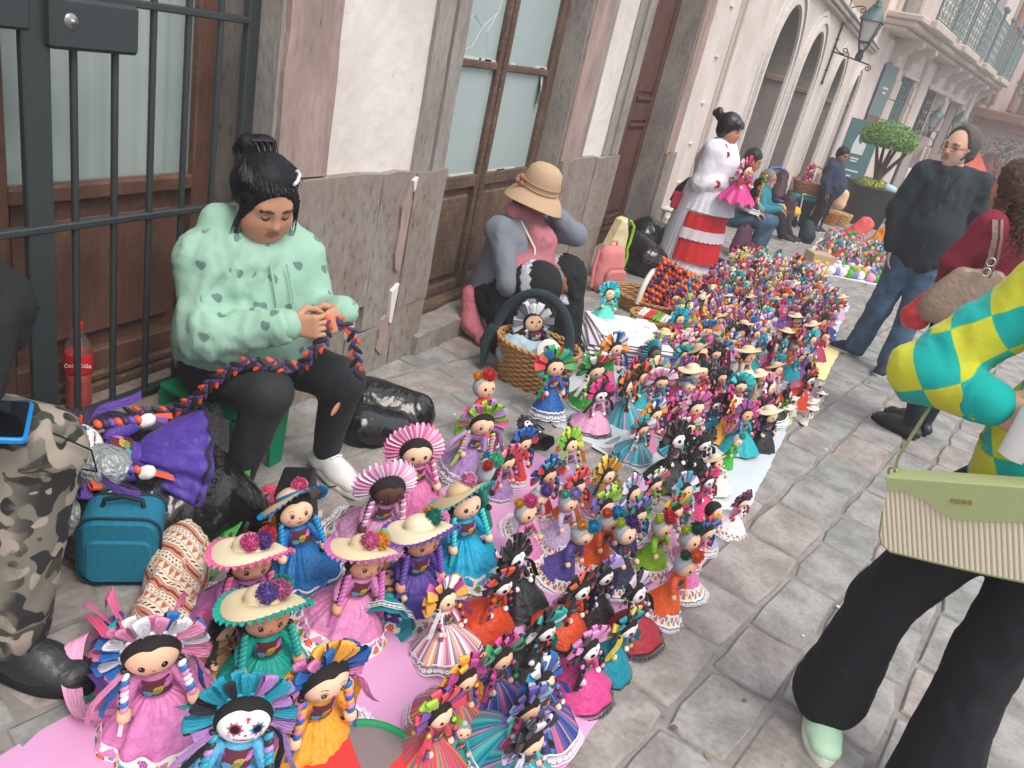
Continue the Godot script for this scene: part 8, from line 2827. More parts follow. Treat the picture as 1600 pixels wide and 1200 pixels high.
func wicker(t: Node3D, rx: float, rz: float, h: float, flare: float, m: Material, ribs := 36, rings := 16) -> void:
	for q in rings:
		var mb := MB.new()
		var y := h * (q + 0.5) / rings
		var s := 1.0 - flare + flare * y / h
		var pts := PackedVector3Array()
		for k in ribs * 2 + 1:
			var a := TAU * k / (ribs * 2.0)
			var o := 0.005 * (1 if (k + q * 2) % 4 < 2 else -1)
			pts.push_back(Vector3(cos(a) * (rx * s + o), y, sin(a) * (rz * s + o)))
		mb.tube(pts, h / rings * 0.56, 5, false)
		obj("weave_row", mb, m, t)
	var st := MB.new()
	for k in ribs:
		var a := TAU * k / ribs
		st.tube(PackedVector3Array([Vector3(cos(a) * rx * (1 - flare), 0, sin(a) * rz * (1 - flare)), Vector3(cos(a) * rx, h, sin(a) * rz)]), 0.004, 4, false)
	var so := obj("stakes", st, m, t)
	so.set_meta("kind", "stuff")
	var rm := MB.new()
	for q in 2:
		var pts := PackedVector3Array()
		for k in 73:
			var a := TAU * k / 72.0
			pts.push_back(Vector3(cos(a) * rx * 1.01, h + 0.006 * sin(a * 18 + PI * q), sin(a) * rz * 1.01) + Vector3(cos(a), 0, sin(a)) * 0.006 * cos(a * 18 + PI * q))
		rm.tube(pts, 0.008, 6, false)
	obj("rim", rm, m, t)
	var bt := MB.new()
	bt.lathe(PackedVector2Array([Vector2(0, 0.012), Vector2(1.0 - flare, 0.012)]), 24, Transform3D(Basis.from_scale(Vector3(rx, 1, rz)), Vector3.ZERO))
	obj("base", bt, m, t)

func props() -> void:
	sheet("pink_sheet", "smooth pink plastic sheet spread under the nearest dolls", PackedVector2Array([Vector2(-1.22, -0.62), Vector2(-0.24, -0.55), Vector2(-0.008, -2.90), Vector2(-0.98, -3.03)]), 0.004, 0.003, mat("d59cc8", 0.42, {"spec": 0.45}), 3)
	sheet("grey_sheet", "pale grey plastic sheet under the large crowd of dolls", PackedVector2Array([Vector2(-1.10, -3.40), Vector2(0.05, -3.10), Vector2(0.36, -9.1), Vector2(-1.05, -8.8)]), 0.004, 0.004, mat("c3cdd3", 0.3, {"spec": 0.5}), 5)
	sheet("yellow_paper", "pale yellow paper lying at the rim of the grey sheet", PackedVector2Array([Vector2(0.10, -5.75), Vector2(0.26, -5.75), Vector2(0.34, -6.95), Vector2(0.16, -7.1)]), 0.009, 0.002, mat("e4d49a", 0.85), 7)
	sheet("white_sheet", "white sheet under the far toys", PackedVector2Array([Vector2(-0.35, -10.2), Vector2(0.70, -10.9), Vector2(0.95, -15.0), Vector2(-0.30, -14.0)]), 0.004, 0.004, mat("dddde0", 0.6), 9)
	left_pile()
	mid_things()
	far_things()

func left_pile() -> void:
	# bottle of red drink behind the bars
	var t := thing("drink_bottle", "plastic bottle of red soft drink standing behind the iron bars", "bottle", F0 * Vector3(1.655, 0.152, -0.175))
	var pf := PackedVector2Array([Vector2(0.0, 0.002), Vector2(0.034, 0.0), Vector2(0.041, 0.012), Vector2(0.041, 0.06), Vector2(0.037, 0.10), Vector2(0.041, 0.145), Vector2(0.042, 0.20), Vector2(0.036, 0.235), Vector2(0.022, 0.265), Vector2(0.014, 0.28), Vector2(0.014, 0.29)])
	var b := MB.new()
	b.lathe(pf, 28)
	obj("bottle", b, mat("d9e4e2", 0.08, {"alpha": 0.06, "spec": 0.6}), t)
	var lq := MB.new()
	lq.lathe(PackedVector2Array([Vector2(0.0, 0.004), Vector2(0.032, 0.004), Vector2(0.039, 0.014), Vector2(0.039, 0.06), Vector2(0.035, 0.10), Vector2(0.038, 0.13), Vector2(0.0, 0.13)]), 24)
	obj("drink", lq, mat("b5332a", 0.3), t)
	var lb := MB.new()
	lb.lathe(PackedVector2Array([Vector2(0.0425, 0.142), Vector2(0.0435, 0.150), Vector2(0.0435, 0.200), Vector2(0.042, 0.206)]), 28)
	obj("label_band", lb, mat("cf2a2e", 0.45), t)
	var cp := MB.new()
	cp.lathe(PackedVector2Array([Vector2(0.0155, 0.285), Vector2(0.016, 0.308), Vector2(0.013, 0.311), Vector2(0, 0.311)]), 18)
	obj("cap", cp, mat("d02c33", 0.4), t)
	var tm := TextMesh.new()
	tm.text = "Coca-Cola"
	var sf := SystemFont.new()
	sf.font_names = PackedStringArray(["Droid Serif"])
	sf.font_italic = true
	tm.font = sf
	tm.font_size = 16
	tm.pixel_size = 0.00105
	tm.depth = 0.002
	tm.curve_step = 1.0
	var w := inst("lettering", tm, mat("f0eeee", 0.6), t)
	w.transform = Transform3D(Basis(Vector3.UP, 0.85), Vector3(0.033, 0.174, 0.029))
	# black sack heap with the purple doll on it
	sack("black_sack", "heap of shiny black plastic sacks under the purple skull doll", [[Vector3(-1.62, 0.04, -1.42), Vector3(-1.52, 0.06, -1.62), 0.17, 0.16], [Vector3(-1.75, 0.10, -1.40), Vector3(-1.62, 0.12, -1.62), 0.15, 0.14], [Vector3(-1.48, 0.04, -1.58), Vector3(-1.42, 0.0, -1.70), 0.12, 0.10]], rowmat_glossy_black(), 1)
	sack("clear_wrap", "crumpled silvery clear plastic wrap on the black sacks", [[Vector3(-1.80, 0.22, -1.33), Vector3(-1.62, 0.24, -1.38), 0.07, 0.06], [Vector3(-1.66, 0.10, -1.30), Vector3(-1.62, 0.12, -1.40), 0.07, 0.06]], mat("8f9696", 0.18, {"spec": 0.6, "bump": "crease", "bs": 1.0, "tri": true, "scale": 7.0}), 2, 0.012, 0.035)
	var d := make_doll("A", Vector3(-1.60, 0.245, -1.36), 0.50, 80, "5540a0", ["e8582e", "3a2f4a", "6a4aa8"], "large purple skull faced doll lying on its back on black sacks", {"face": "cat", "blace": 1}, "", 0, 3)
	d.basis = Basis(Vector3(0.55, 0.10, -0.83).normalized(), Vector3(0, 1, 0), Vector3.ONE).orthonormalized()
	# lying: head towards the viewer's left, skirt towards the seller
	var yax := Vector3(-0.55, 0.26, 0.76).normalized()
	var zax := Vector3(0.35, 0.92, 0.14)
	zax = (zax - yax * zax.dot(yax)).normalized()
	d.basis = Basis(yax.cross(zax), yax, zax).scaled(Vector3.ONE * 0.50)
	d.position = Vector3(-1.52, 0.17, -1.64)
	# blue cool bag
	var c := thing("lunch_bag", "small teal blue cool bag with dark piping beside the camouflage trousers", "bag", Vector3(-1.50, gy(-1.33), -1.33), deg_to_rad(40))
	c.scale = Vector3.ONE * 0.88
	var cm := mat("1f7794", 0.85, {"bump": "weave", "bs": 0.04, "scale": 10.0, "tex": "grain"})
	var cb := MB.new()
	cb.prism(rounded(0.235, 0.25, 0.05), -0.075, 0.075, Transform3D(Basis.IDENTITY, Vector3(0, 0.135, 0)), 0.018)
	obj("body", cb, cm, c)
	for z in [0.066, -0.066]:
		var pp := MB.new()
		var pl := rounded(0.24, 0.255, 0.055)
		var pts := PackedVector3Array()
		for q in pl:
			pts.push_back(Vector3(q.x, q.y + 0.135, z))
		pts.push_back(pts[0])
		pp.tube(pts, 0.0045, 6, false)
		obj("piping", pp, mat("15384a", 0.7), c)
	var pk := MB.new()
	pk.prism(rounded(0.19, 0.16, 0.03), 0.075, 0.085, Transform3D(Basis.IDENTITY, Vector3(0, 0.105, 0)), 0.006)
	obj("pocket", pk, cm, c)
	var hd := MB.new()
	hd.tube(PackedVector3Array([Vector3(-0.06, 0.255, 0), Vector3(-0.055, 0.285, 0), Vector3(0.0, 0.30, 0), Vector3(0.055, 0.285, 0), Vector3(0.06, 0.255, 0)]), 0.008, 6)
	obj("handle", hd, mat("1a2a30", 0.7), c)
	# patterned cloth heap
	var ab := MB.new()
	sdf(ab, [[Vector3(-1.28, -0.02, -1.24), Vector3(-1.37, 0.02, -1.42), 0.06, 0.075, 0.05], [Vector3(-1.37, 0.04, -1.40), Vector3(-1.43, 0.08, -1.50), 0.06, 0.03, 0.06], [Vector3(-1.20, -0.03, -1.26), Vector3(-1.30, -0.01, -1.38), 0.05, 0.05, 0.05]], 0.014, Transform3D.IDENTITY, null, 0.02, 9.0)
	single("patterned_cloth", ab, mat("ffffff", 0.9, {"tex": "andean", "tri": true, "scale": 6.0, "sharp": 8.0}), "folded beige and brown cloth with woven zigzag bands beside the blue cool bag", "cloth")
	# green and yellow printed cloth strip and white frill
	var gs := MB.new()
	gs.grid([PackedVector3Array([Vector3(-1.52, 0.12, -1.76), Vector3(-1.46, 0.13, -1.80)]), PackedVector3Array([Vector3(-1.40, 0.05, -1.56), Vector3(-1.33, 0.06, -1.62)]), PackedVector3Array([Vector3(-1.36, -0.02, -1.40), Vector3(-1.28, -0.02, -1.46)])])
	single("green_cloth", gs, mat("3f9a4a", 0.8, {"tex": "hem", "scale": Vector3(1, 2, 1)}), "strip of green and yellow flowered cloth at the edge of the black sacks", "cloth")
	# loose ribbons at the corner of the sheet
	var r := RandomNumberGenerator.new()
	r.seed = 8
	var rc := ["e26a9c", "e88ab8", "12a8a8", "6a4aa0", "dd4f7c", "e6a0c4", "e27aa8", "d98ac0"]
	for k in 20:
		var mb := MB.new()
		var x := r.randf_range(-1.36, -1.16)
		var z := r.randf_range(-1.14, -1.00)
		var a := r.randf_range(-0.9, 0.9)
		var pts := PackedVector3Array()
		var sd := []
		var h := r.randf_range(0.03, 0.11)
		var ph := r.randf() * 6.0
		for i in 26:
			var tt := i / 25.0
			var q := Vector3(x + cos(a) * tt * 0.30 + 0.045 * sin(tt * 6.0 + ph), 0, z + sin(a) * tt * 0.16 + 0.045 * cos(tt * 5.0 + ph))
			q.y = gy(q.z) + 0.02 + h * pow(sin(tt * PI * 1.5 + ph * 0.2), 2.0)
			pts.push_back(q)
			sd.push_back(Vector3(-sin(a) * 0.7, 0.65 * cos(tt * 5.0 + ph), 0.8).normalized())
		mb.strip(pts, sd, r.randf_range(0.032, 0.048))
		single("loose_ribbon", mb, sat(rc[k % 8]), "loose %s satin ribbon curling at the sheet corner by the black shoe" % ["raspberry", "pink", "teal", "purple", "crimson", "pale pink", "rose", "mauve"][k % 8], "ribbon", "loose ribbons by the black shoe")
	for k in 22:
		var mb := MB.new()
		var x := r.randf_range(-1.45, -1.22)
		var z := r.randf_range(-2.0, -1.68)
		var a := r.randf() * TAU
		var pts := PackedVector3Array()
		for i in 6:
			var tt := i / 5.0
			pts.push_back(Vector3(x + cos(a) * tt * 0.10, gy(z) + 0.03 + 0.05 * r.randf() + 0.03 * sin(tt * 4 + k), z + sin(a) * tt * 0.1))
		mb.strip(pts, Vector3(-sin(a), 0.4, cos(a)).normalized(), 0.028)
		single("ribbon_scrap", mb, sat(["d8406f", "e8903a", "1a7fa8", "e88ab0", "e8e4ea", "26262a", "d0343f"][k % 7]), "short %s ribbon scrap in the pile behind the blue hatted doll" % ["raspberry", "orange", "blue", "pink", "white", "black", "red"][k % 7], "ribbon", "ribbon scraps behind the blue hat")
	# black box and round hat rim at the bottom edge
	var bx := MB.new()
	bx.box(Vector3(-1.21, 0.10, -1.73), Vector3(0.10, 0.24, 0.16), 0.006, Basis(Vector3.UP, 0.5) * Basis(Vector3.BACK, 0.15))
	single("black_box", bx, mat("1c1c20", 0.5), "upright matt black box between the pink and blue hatted dolls", "box")
	var fd := thing("felt_disc", "green rimmed round felt piece in red, grey and blue at the bottom edge", "hat", Vector3(-0.50, 0.02, -1.10), 0.4)
	fd.rotation = Vector3(0.25, 0.4, -0.15)
	for k in 6:
		var mb := MB.new()
		var ring := PackedVector3Array([Vector3.ZERO])
		for q in 7:
			var a := TAU * (k + q / 6.0) / 6.0
			ring.push_back(Vector3(cos(a) * 0.165, -0.02, sin(a) * 0.165))
		ring[0] = Vector3(0, 0.03, 0)
		mb.fan(ring)
		obj("segment", mb, mat(["d8403f", "8a7a7c", "1f9fb8", "d8403f", "8a7a7c", "d8403f"][k], 0.9, {"tex": "grain", "scale": 4.0}), fd)
	var rmb := MB.new()
	var rp := PackedVector3Array()
	for k in 49:
		rp.push_back(Vector3(cos(TAU * k / 48) * 0.168, -0.02, sin(TAU * k / 48) * 0.168))
	rmb.tube(rp, 0.010, 8, false)
	obj("rim", rmb, mat("1f8a5a", 0.7), fd)
	# green plastic stool
	stool("green_stool", "green plastic folding stool under the woman in mint", Vector3(-1.76, gy(-2.0), -2.0), 0.30, 0.34, 0.30, mat("0f8a5f", 0.45))
	sack("black_sack", "flat shiny black sack on the paving beside the white shoe", [[Vector3(-1.60, -0.02, -2.72), Vector3(-1.42, -0.03, -2.80), 0.12, 0.10], [Vector3(-1.50, -0.03, -2.52), Vector3(-1.38, -0.05, -2.64), 0.10, 0.07]], rowmat_glossy_black(), 3)

func stool(called: String, label: String, at: Vector3, h: float, w: float, dp: float, m: Material) -> Node3D:
	var t := thing(called, label, "stool", at)
	var s := MB.new()
	s.box(Vector3(0, h - 0.015, 0), Vector3(w, 0.03, dp), 0.01)
	obj("seat", s, m, t)
	for sx in [-1, 1]:
		for sz in [-1, 1]:
			var l := MB.new()
			l.prism(PackedVector2Array([Vector2(-0.035, 0), Vector2(0.035, 0), Vector2(0.05, h - 0.03), Vector2(-0.05, h - 0.03)]), -0.008, 0.008, Transform3D(Basis(Vector3.UP, PI / 2), Vector3(sx * (w / 2 - 0.01), 0, sz * (dp / 2 - 0.05))), 0.002)
			obj("leg", l, m, t)
		for y in [0.10, 0.20]:
			var rl := MB.new()
			rl.box(Vector3(sx * (w / 2 - 0.01), y, 0), Vector3(0.014, 0.03, dp - 0.06), 0.003)
			obj("rail", rl, m, t)
	return t

func rounded(w: float, h: float, r: float, n := 5) -> PackedVector2Array:
	var p := PackedVector2Array()
	for c in [[1, 1, 0.0], [-1, 1, 0.5], [-1, -1, 1.0], [1, -1, 1.5]]:
		for k in n + 1:
			var a: float = PI * (c[2] + 0.5 * k / n)
			p.push_back(Vector2(c[0] * (w / 2 - r) + cos(a) * r, c[1] * (h / 2 - r) + sin(a) * r))
	return p

func mid_things() -> void:
	var wk := mat("b98a55", 0.6, {"tex": "grain", "scale": 6.0})
	var b := thing("wicker_basket", "round wicker basket with a dark scarf wound over its handle", "basket", Vector3(-1.24, gy(-3.78), -3.78))
	wicker(b, 0.23, 0.19, 0.23, 0.22, wk, 34, 16)
	var sc := MB.new()
	var pts := PackedVector3Array()
	for k in 25:
		var a := PI * k / 24.0
		pts.push_back(Vector3(-0.05 + cos(a) * 0.22, 0.20 + sin(a) * 0.28, -0.04 * sin(a)))
	sc.tube(pts, 0.027, 10)
	for s in [0.0, 0.7]:
		sc.tube(PackedVector3Array([Vector3(-0.26, 0.24, 0.02 + s * 0.04), Vector3(-0.28, 0.16, 0.05 + s * 0.04), Vector3(-0.25, 0.03, 0.10 + s * 0.03)]), PackedFloat32Array([0.035, 0.03, 0.008]), 8)
	obj("scarf_handle", sc, mat("2f4045", 0.95, {"bump": "weave", "bs": 0.3, "scale": Vector3(30, 6, 1), "rim": 0.3}), b)
	var fr := MB.new()
	sdf(fr, [[Vector3(-1.36, 0.03, -3.74), Vector3(-1.16, 0.03, -3.72), 0.09, 0.10, 0.05]], 0.016, Transform3D.IDENTITY, null, 0.025, 20.0)
	single("lace_cloth", fr, mat("a4b8c4", 0.9, {"tex": "lace", "tri": true, "scale": 9.0}), "heap of pale blue lace cloth filling the wicker basket", "cloth")
	var tr := thing("paper_roll", "white paper roll lying on the lace in the wicker basket", "roll", Vector3(-1.13, 0.135, -3.66))
	tr.basis = Basis(Vector3(0.9, 0.1, 0.42).normalized(), 0.95) * Basis(Vector3.UP, 0.3)
	var rl := MB.new()
	rl.lathe(PackedVector2Array([Vector2(0.018, -0.045), Vector2(0.056, -0.045), Vector2(0.058, -0.04), Vector2(0.058, 0.04), Vector2(0.056, 0.045), Vector2(0.018, 0.045)]), 28)
	obj("paper", rl, mat("efeef0", 0.95), tr)
	var co := MB.new()
	co.lathe(PackedVector2Array([Vector2(0.0, 0.035), Vector2(0.0175, 0.035), Vector2(0.0175, 0.046), Vector2(0.015, 0.046)]), 16)
	obj("core", co, mat("8c7f74", 0.9), tr)
	# stacks of embroidered napkins
	var r := RandomNumberGenerator.new()
	r.seed = 4
	for k in 16:
		var mb := MB.new()
		var x := -1.10 + 0.008 * k + r.randf_range(-0.02, 0.02)
		var z := -4.72 - 0.002 * k
		var yaw := 0.5 + r.randf_range(-0.12, 0.12)
		mb.box(Vector3(x, gy(z) + 0.012 + 0.0105 * k, z), Vector3(0.46 + r.randf_range(-0.03, 0.02), 0.010, 0.56), 0.004, Basis(Vector3.UP, yaw) * Basis(Vector3.RIGHT, 0.015 * sin(k * 2.0)))
		single("napkin", mb, mat("ffffff", 0.9, {"tex": "napkin", "scale": Vector3(2.0, 1.75, 1), "bump": "weave", "bs": 0.02}) if k > 13 else mat(["e6e2e6", "dcd4de", "e9e6e6", "cfc4d6"][k % 4], 0.9), "white cotton napkin folded in the tall embroidered stack", "napkin", "embroidered napkins in the stack")
	# braided bundles standing in a flat basket
	var b2 := thing("wicker_basket", "shallow oval basket under the orange braided bundles", "basket", Vector3(-1.18, gy(-6.0), -6.0))
	wicker(b2, 0.30, 0.24, 0.12, 0.2, wk, 26, 7)
	var hd := MB.new()
	var hp := PackedVector3Array()
	for k in 15:
		var a := PI * k / 14.0
		hp.push_back(Vector3(-0.02, 0.10 + sin(a) * 0.22, cos(a) * 0.24))
	hd.tube(hp, 0.022, 8)
	obj("wrapped_handle", hd, mat("d3cfc6", 0.9), b2)
	for k in 90:
		var mb := MB.new()
		var i := k % 10
		var j := k / 10
		var ox := -1.22 + 0.034 * i + 0.008 * j
		var oy := gy(-6.0) + 0.09 + 0.043 * j - 0.006 * i
		var oz := -5.88 - 0.018 * j + r.randf_range(-0.01, 0.01)
		mb.col = lin(["e2592c", "d8482a", "3a2230", "b8402f", "5a2f5f"][r.randi() % 5])
		for q in 3:
			mb.col = lin(["e2592c", "c8402a", "2f1f2c", "e87a3c", "6a3a78"][r.randi() % 5])
			if k > 60 and i > 5:
				mb.col = lin(["2f8fb8", "e2703c", "d0453a"][r.randi() % 3])
			mb.ell(Vector3(ox + 0.012 * q, oy - 0.010 * q, oz + 0.02 * q), Vector3(0.020, 0.014, 0.015), Basis(Vector3.BACK, 0.6 if q % 2 else -0.6), 7, 5)
		single("braided_band", mb, mat("ffffff", 0.6, {"vc": true}), "orange and dark braided hair band in the bundle on the basket", "hair band", "braided hair bands in the bundle")
	var b3 := thing("wicker_basket", "small round basket of white and green hair bows beside the napkins", "basket", Vector3(-0.99, gy(-5.45), -5.45))
	wicker(b3, 0.17, 0.15, 0.12, 0.2, wk, 22, 7)
	for k in 16:
		var mb := MB.new()
		mb.col = lin(["ece8e2", "d8403f", "6fae3c", "ece8e2"][k % 4])
		for s in [-1, 1]:
			mb.ell(Vector3(-0.99 + 0.055 * (k % 4 - 1.5) + s * 0.014, gy(-5.45) + 0.13, -5.45 + 0.055 * (k / 4 - 1.5)), Vector3(0.02, 0.016, 0.014), Basis(Vector3.UP, k * 1.0), 7, 5)
		single("hair_bow", mb, mat("ffffff", 0.6, {"vc": true}), "tiny %s hair bow in the small round basket" % ["white", "red", "green", "white"][k % 4], "bow", "hair bows in the small basket")
	# bags against the wall
	var pb := thing("backpack", "salmon pink backpack leaning on the wall by the woman in the hat", "backpack", Vector3(-1.58, gy(-6.1), -6.15), deg_to_rad(62))
	var pm := mat("cc7f80", 0.85, {"bump": "weave", "bs": 0.03, "scale": 12.0})
	var bb := MB.new()
	sdf(bb, [[Vector3(-0.06, 0.09, 0), Vector3(-0.05, 0.30, -0.03), 0.10, 0.085, 0.05, Vector3.BACK, 0.75], [Vector3(0.06, 0.09, 0), Vector3(0.05, 0.30, -0.03), 0.10, 0.085, 0.05, Vector3.BACK, 0.75]], 0.014, Transform3D.IDENTITY, null, 0.006, 8.0)
	obj("body", bb, pm, pb)
	var po := MB.new()
	po.prism(rounded(0.22, 0.17, 0.05), 0.07, 0.105, Transform3D(Basis.IDENTITY, Vector3(0, 0.13, 0)), 0.015)
	obj("pocket", po, pm, pb)
	var zp := MB.new()
	zp.tube(PackedVector3Array([Vector3(-0.10, 0.225, 0.085), Vector3(0, 0.235, 0.095), Vector3(0.10, 0.225, 0.085)]), 0.004, 5)
	obj("zip", zp, mat("8f5557", 0.6), pb)
	var hb := MB.new()
	hb.tube(PackedVector3Array([Vector3(-0.04, 0.375, -0.03), Vector3(-0.03, 0.42, -0.03), Vector3(0.03, 0.42, -0.03), Vector3(0.04, 0.375, -0.03)]), 0.009, 6)
	hb.tube(PackedVector3Array([Vector3(-0.13, 0.34, -0.05), Vector3(-0.17, 0.2, -0.02), Vector3(-0.16, 0.04, 0.0)]), 0.016, 6)
	obj("strap", hb, pm, pb)
	var cb := thing("shopping_bag", "tall cream shopping bag with lime handles behind the pink backpack", "bag", Vector3(-1.70, gy(-6.5), -6.55), deg_to_rad(62))
	var cm := MB.new()
	cm.prism(PackedVector2Array([Vector2(-0.12, 0), Vector2(0.13, 0), Vector2(0.10, 0.42), Vector2(0.04, 0.56), Vector2(-0.02, 0.54), Vector2(-0.10, 0.30)]), -0.05, 0.05, Transform3D.IDENTITY, 0.02)
	obj("body", cm, mat("d8cda0", 0.9, {"bump": "crease", "bs": 1.0}), cb)
	var ch := MB.new()
	ch.tube(PackedVector3Array([Vector3(0.05, 0.55, 0.055), Vector3(0.11, 0.50, 0.06), Vector3(0.115, 0.36, 0.06), Vector3(0.10, 0.30, 0.06), Vector3(0.13, 0.24, 0.06), Vector3(0.12, 0.14, 0.06)]), 0.012, 6)
	obj("handle", ch, mat("8fd81f", 0.6), cb)
	sack("black_sack", "black plastic sack slumped by the wall near the white skirt", [[Vector3(-1.72, -0.06, -7.3), Vector3(-1.52, -0.08, -7.2), 0.20, 0.18], [Vector3(-1.70, 0.06, -7.6), Vector3(-1.60, 0.0, -7.9), 0.18, 0.16]], rowmat_glossy_black(), 5, 0.022, 0.05)
	var wb := thing("water_bottle", "clear water bottle standing at the foot of the brown door", "bottle", Vector3(-1.83, gy(-7.7) + 0.06, -7.7))
	var wm := MB.new()
	wm.lathe(PackedVector2Array([Vector2(0.0, 0.0), Vector2(0.045, 0.0), Vector2(0.048, 0.02), Vector2(0.045, 0.06), Vector2(0.048, 0.16), Vector2(0.03, 0.20), Vector2(0.016, 0.225), Vector2(0.016, 0.24)]), 18)
	obj("bottle", wm, mat("a8c4cc", 0.08, {"alpha": 0.3, "spec": 0.6}), wb)
	var wc := MB.new()
	wc.lathe(PackedVector2Array([Vector2(0.018, 0.235), Vector2(0.018, 0.262), Vector2(0, 0.264)]), 12)
	obj("cap", wc, mat("dfe6ea", 0.5), wb)
	var wl := MB.new()
	wl.lathe(PackedVector2Array([Vector2(0.0485, 0.08), Vector2(0.0495, 0.085), Vector2(0.0495, 0.14), Vector2(0.0485, 0.145)]), 18)
	obj("label_band", wl, mat("5aa0b8", 0.5), wb)
	stool("white_stool", "small white stool behind the woman in the white dress", Vector3(-1.62, gy(-8.3), -8.3), 0.52, 0.26, 0.24, mat("d9d4cf", 0.7))
	var hb2 := MB.new()
	hb2.tube(PackedVector3Array([Vector3(-1.42, gy(-9.2) + 0.02, -9.2), Vector3(-1.0, gy(-9) + 0.02, -9.0), Vector3(-0.85, gy(-8.9) + 0.012, -8.9)]), PackedFloat32Array([0.03, 0.035, 0.01]), 8)
	single("folded_umbrella", hb2, mat("26282c", 0.6), "black folded umbrella lying on the paving below the purple backpack", "umbrella")

func far_things() -> void:
	# purple backpack and green bag on the seated person's lap side
	var pp := thing("backpack", "dark purple patterned backpack standing before the person in jeans", "backpack", Vector3(-1.02, gy(-9.75), -9.72), 1.2)
	var m := MB.new()
	sdf(m, [[Vector3(0, 0.13, 0), Vector3(0, 0.30, -0.02), 0.16, 0.12, 0.05, Vector3.BACK, 0.7]], 0.022)
	obj("body", m, mat("5d3f52", 0.8, {"tex": "grain", "tri": true, "scale": 8.0}), pp)
	var m2 := MB.new()
	m2.prism(rounded(0.2, 0.18, 0.06), 0.10, 0.135, Transform3D(Basis.IDENTITY, Vector3(0, 0.14, 0)), 0.02)
	obj("pocket", m2, mat("4a3345", 0.8), pp)
	var m3 := MB.new()
	m3.tube(PackedVector3Array([Vector3(-0.08, 0.39, 0), Vector3(0, 0.45, 0), Vector3(0.08, 0.39, 0)]), 0.016, 6)
	obj("handle", m3, mat("2a2028", 0.8), pp)
	sack("green_bag", "small green plastic bag beside the purple backpack", [[Vector3(-1.2, gy(-9.8) + 0.42, -9.85), Vector3(-1.1, gy(-9.8) + 0.44, -9.85), 0.09, 0.08]], mat("1f7a50", 0.35), 8, 0.024, 0.02)
	# folding chair with merchandise, and trolley with basket
	var ch := thing("blue_chair", "blue plastic chair draped with dark beads and yellow cloth", "chair", Vector3(-1.10, gy(-14.0), -14.0), 0.9)
	var bm := mat("4a52a8", 0.5)
	for sx in [-1, 1]:
		for sz in [-1, 1]:
			var l := MB.new()
			l.tube(PackedVector3Array([Vector3(sx * 0.2, 0, sz * 0.2), Vector3(sx * 0.18, 0.42, sz * 0.18)]), 0.02, 6)
			obj("leg", l, bm, ch)
	var st := MB.new()
	st.box(Vector3(0, 0.43, 0), Vector3(0.42, 0.03, 0.42), 0.01)
	obj("seat", st, bm, ch)
	var bk := MB.new()
	for q in [[-0.2, 0.0], [0.2, 0.0]]:
		bk.tube(PackedVector3Array([Vector3(q[0], 0.43, -0.2), Vector3(q[0] * 0.95, 0.85, -0.27)]), 0.022, 6)
	bk.tube(PackedVector3Array([Vector3(-0.19, 0.85, -0.27), Vector3(0, 0.89, -0.28), Vector3(0.19, 0.85, -0.27)]), 0.028, 6)
	obj("backrest", bk, bm, ch)
	var bd := MB.new()
	sdf(bd, [[Vector3(-0.1, 0.45, 0.0), Vector3(0.1, 0.75, -0.22), 0.12, 0.10, 0.05], [Vector3(0, 0.2, 0.22), Vector3(0, 0.45, 0.18), 0.13, 0.12, 0.05]], 0.03, ch.transform, null, 0.03, 20.0)
	single("bead_strings", bd, mat("4a3540", 0.6, {"tex": "hem", "tri": true, "scale": 9.0}), "dark beaded goods hanging over the blue chair", "goods")
	var yc := MB.new()
	sdf(yc, [[Vector3(-0.2, 0.32, 0.2), Vector3(0.2, 0.30, 0.22), 0.07, 0.08, 0.04]], 0.03, ch.transform, null, 0.02, 14.0)
	single("yellow_cloth", yc, mat("e8b22c", 0.8), "yellow cloth over the front of the blue chair", "cloth")
	var tr := thing("trolley", "folding metal trolley loaded with a basket and a dark crate", "trolley", Vector3(-0.78, gy(-15.0), -15.0), 0.5)
	var al := mat("b5b8bb", 0.35, {"metal": 0.8})
	var fm := MB.new()
	fm.tube(PackedVector3Array([Vector3(-0.2, 0.03, 0.45), Vector3(-0.2, 0.5, 0.30), Vector3(-0.2, 0.56, 0.25), Vector3(0.2, 0.56, 0.25), Vector3(0.2, 0.5, 0.30), Vector3(0.2, 0.03, 0.45)]), 0.018, 6)
	obj("frame", fm, al, tr)
	for s in [-1, 1]:
		var wl := MB.new()
		wl.lathe(PackedVector2Array([Vector2(0, -0.02), Vector2(0.07, -0.02), Vector2(0.075, 0), Vector2(0.07, 0.02), Vector2(0, 0.02)]), 16, Transform3D(Basis(Vector3.BACK, PI / 2), Vector3(s * 0.22, 0.075, 0.4)))
		obj("wheel", wl, mat("222224", 0.7), tr)
	var cr := MB.new()
	cr.box(Vector3(0, 0.24, -0.02), Vector3(0.55, 0.44, 0.42), 0.02)
	var dk := thing("dark_crate", "dark crate with a teal cloth on top, strapped to the trolley", "crate", tr.position, 0.5)
	obj("body", cr, mat("24302f", 0.7), dk)
	var tc := MB.new()
	tc.box(Vector3(-0.05, 0.50, 0.02), Vector3(0.5, 0.09, 0.42), 0.03)
	obj("lid_cloth", tc, mat("2a9c94", 0.8, {"tex": "grain", "scale": 3.0}), dk)
	var bs := thing("wicker_basket", "wicker basket with tall loop handle on the dark crate", "basket", tr.transform * Vector3(0, 0.55, 0), 0.5)
	wicker(bs, 0.30, 0.22, 0.20, 0.2, mat("a97a52", 0.6), 20, 6)
	var hp := MB.new()
	var pts := PackedVector3Array()
	for k in 15:
		var a := PI * k / 14.0
		pts.push_back(Vector3(cos(a) * 0.29, 0.18 + sin(a) * 0.30, 0))
	hp.tube(pts, 0.014, 6)
	obj("handle", hp, mat("a97a52", 0.6), bs)
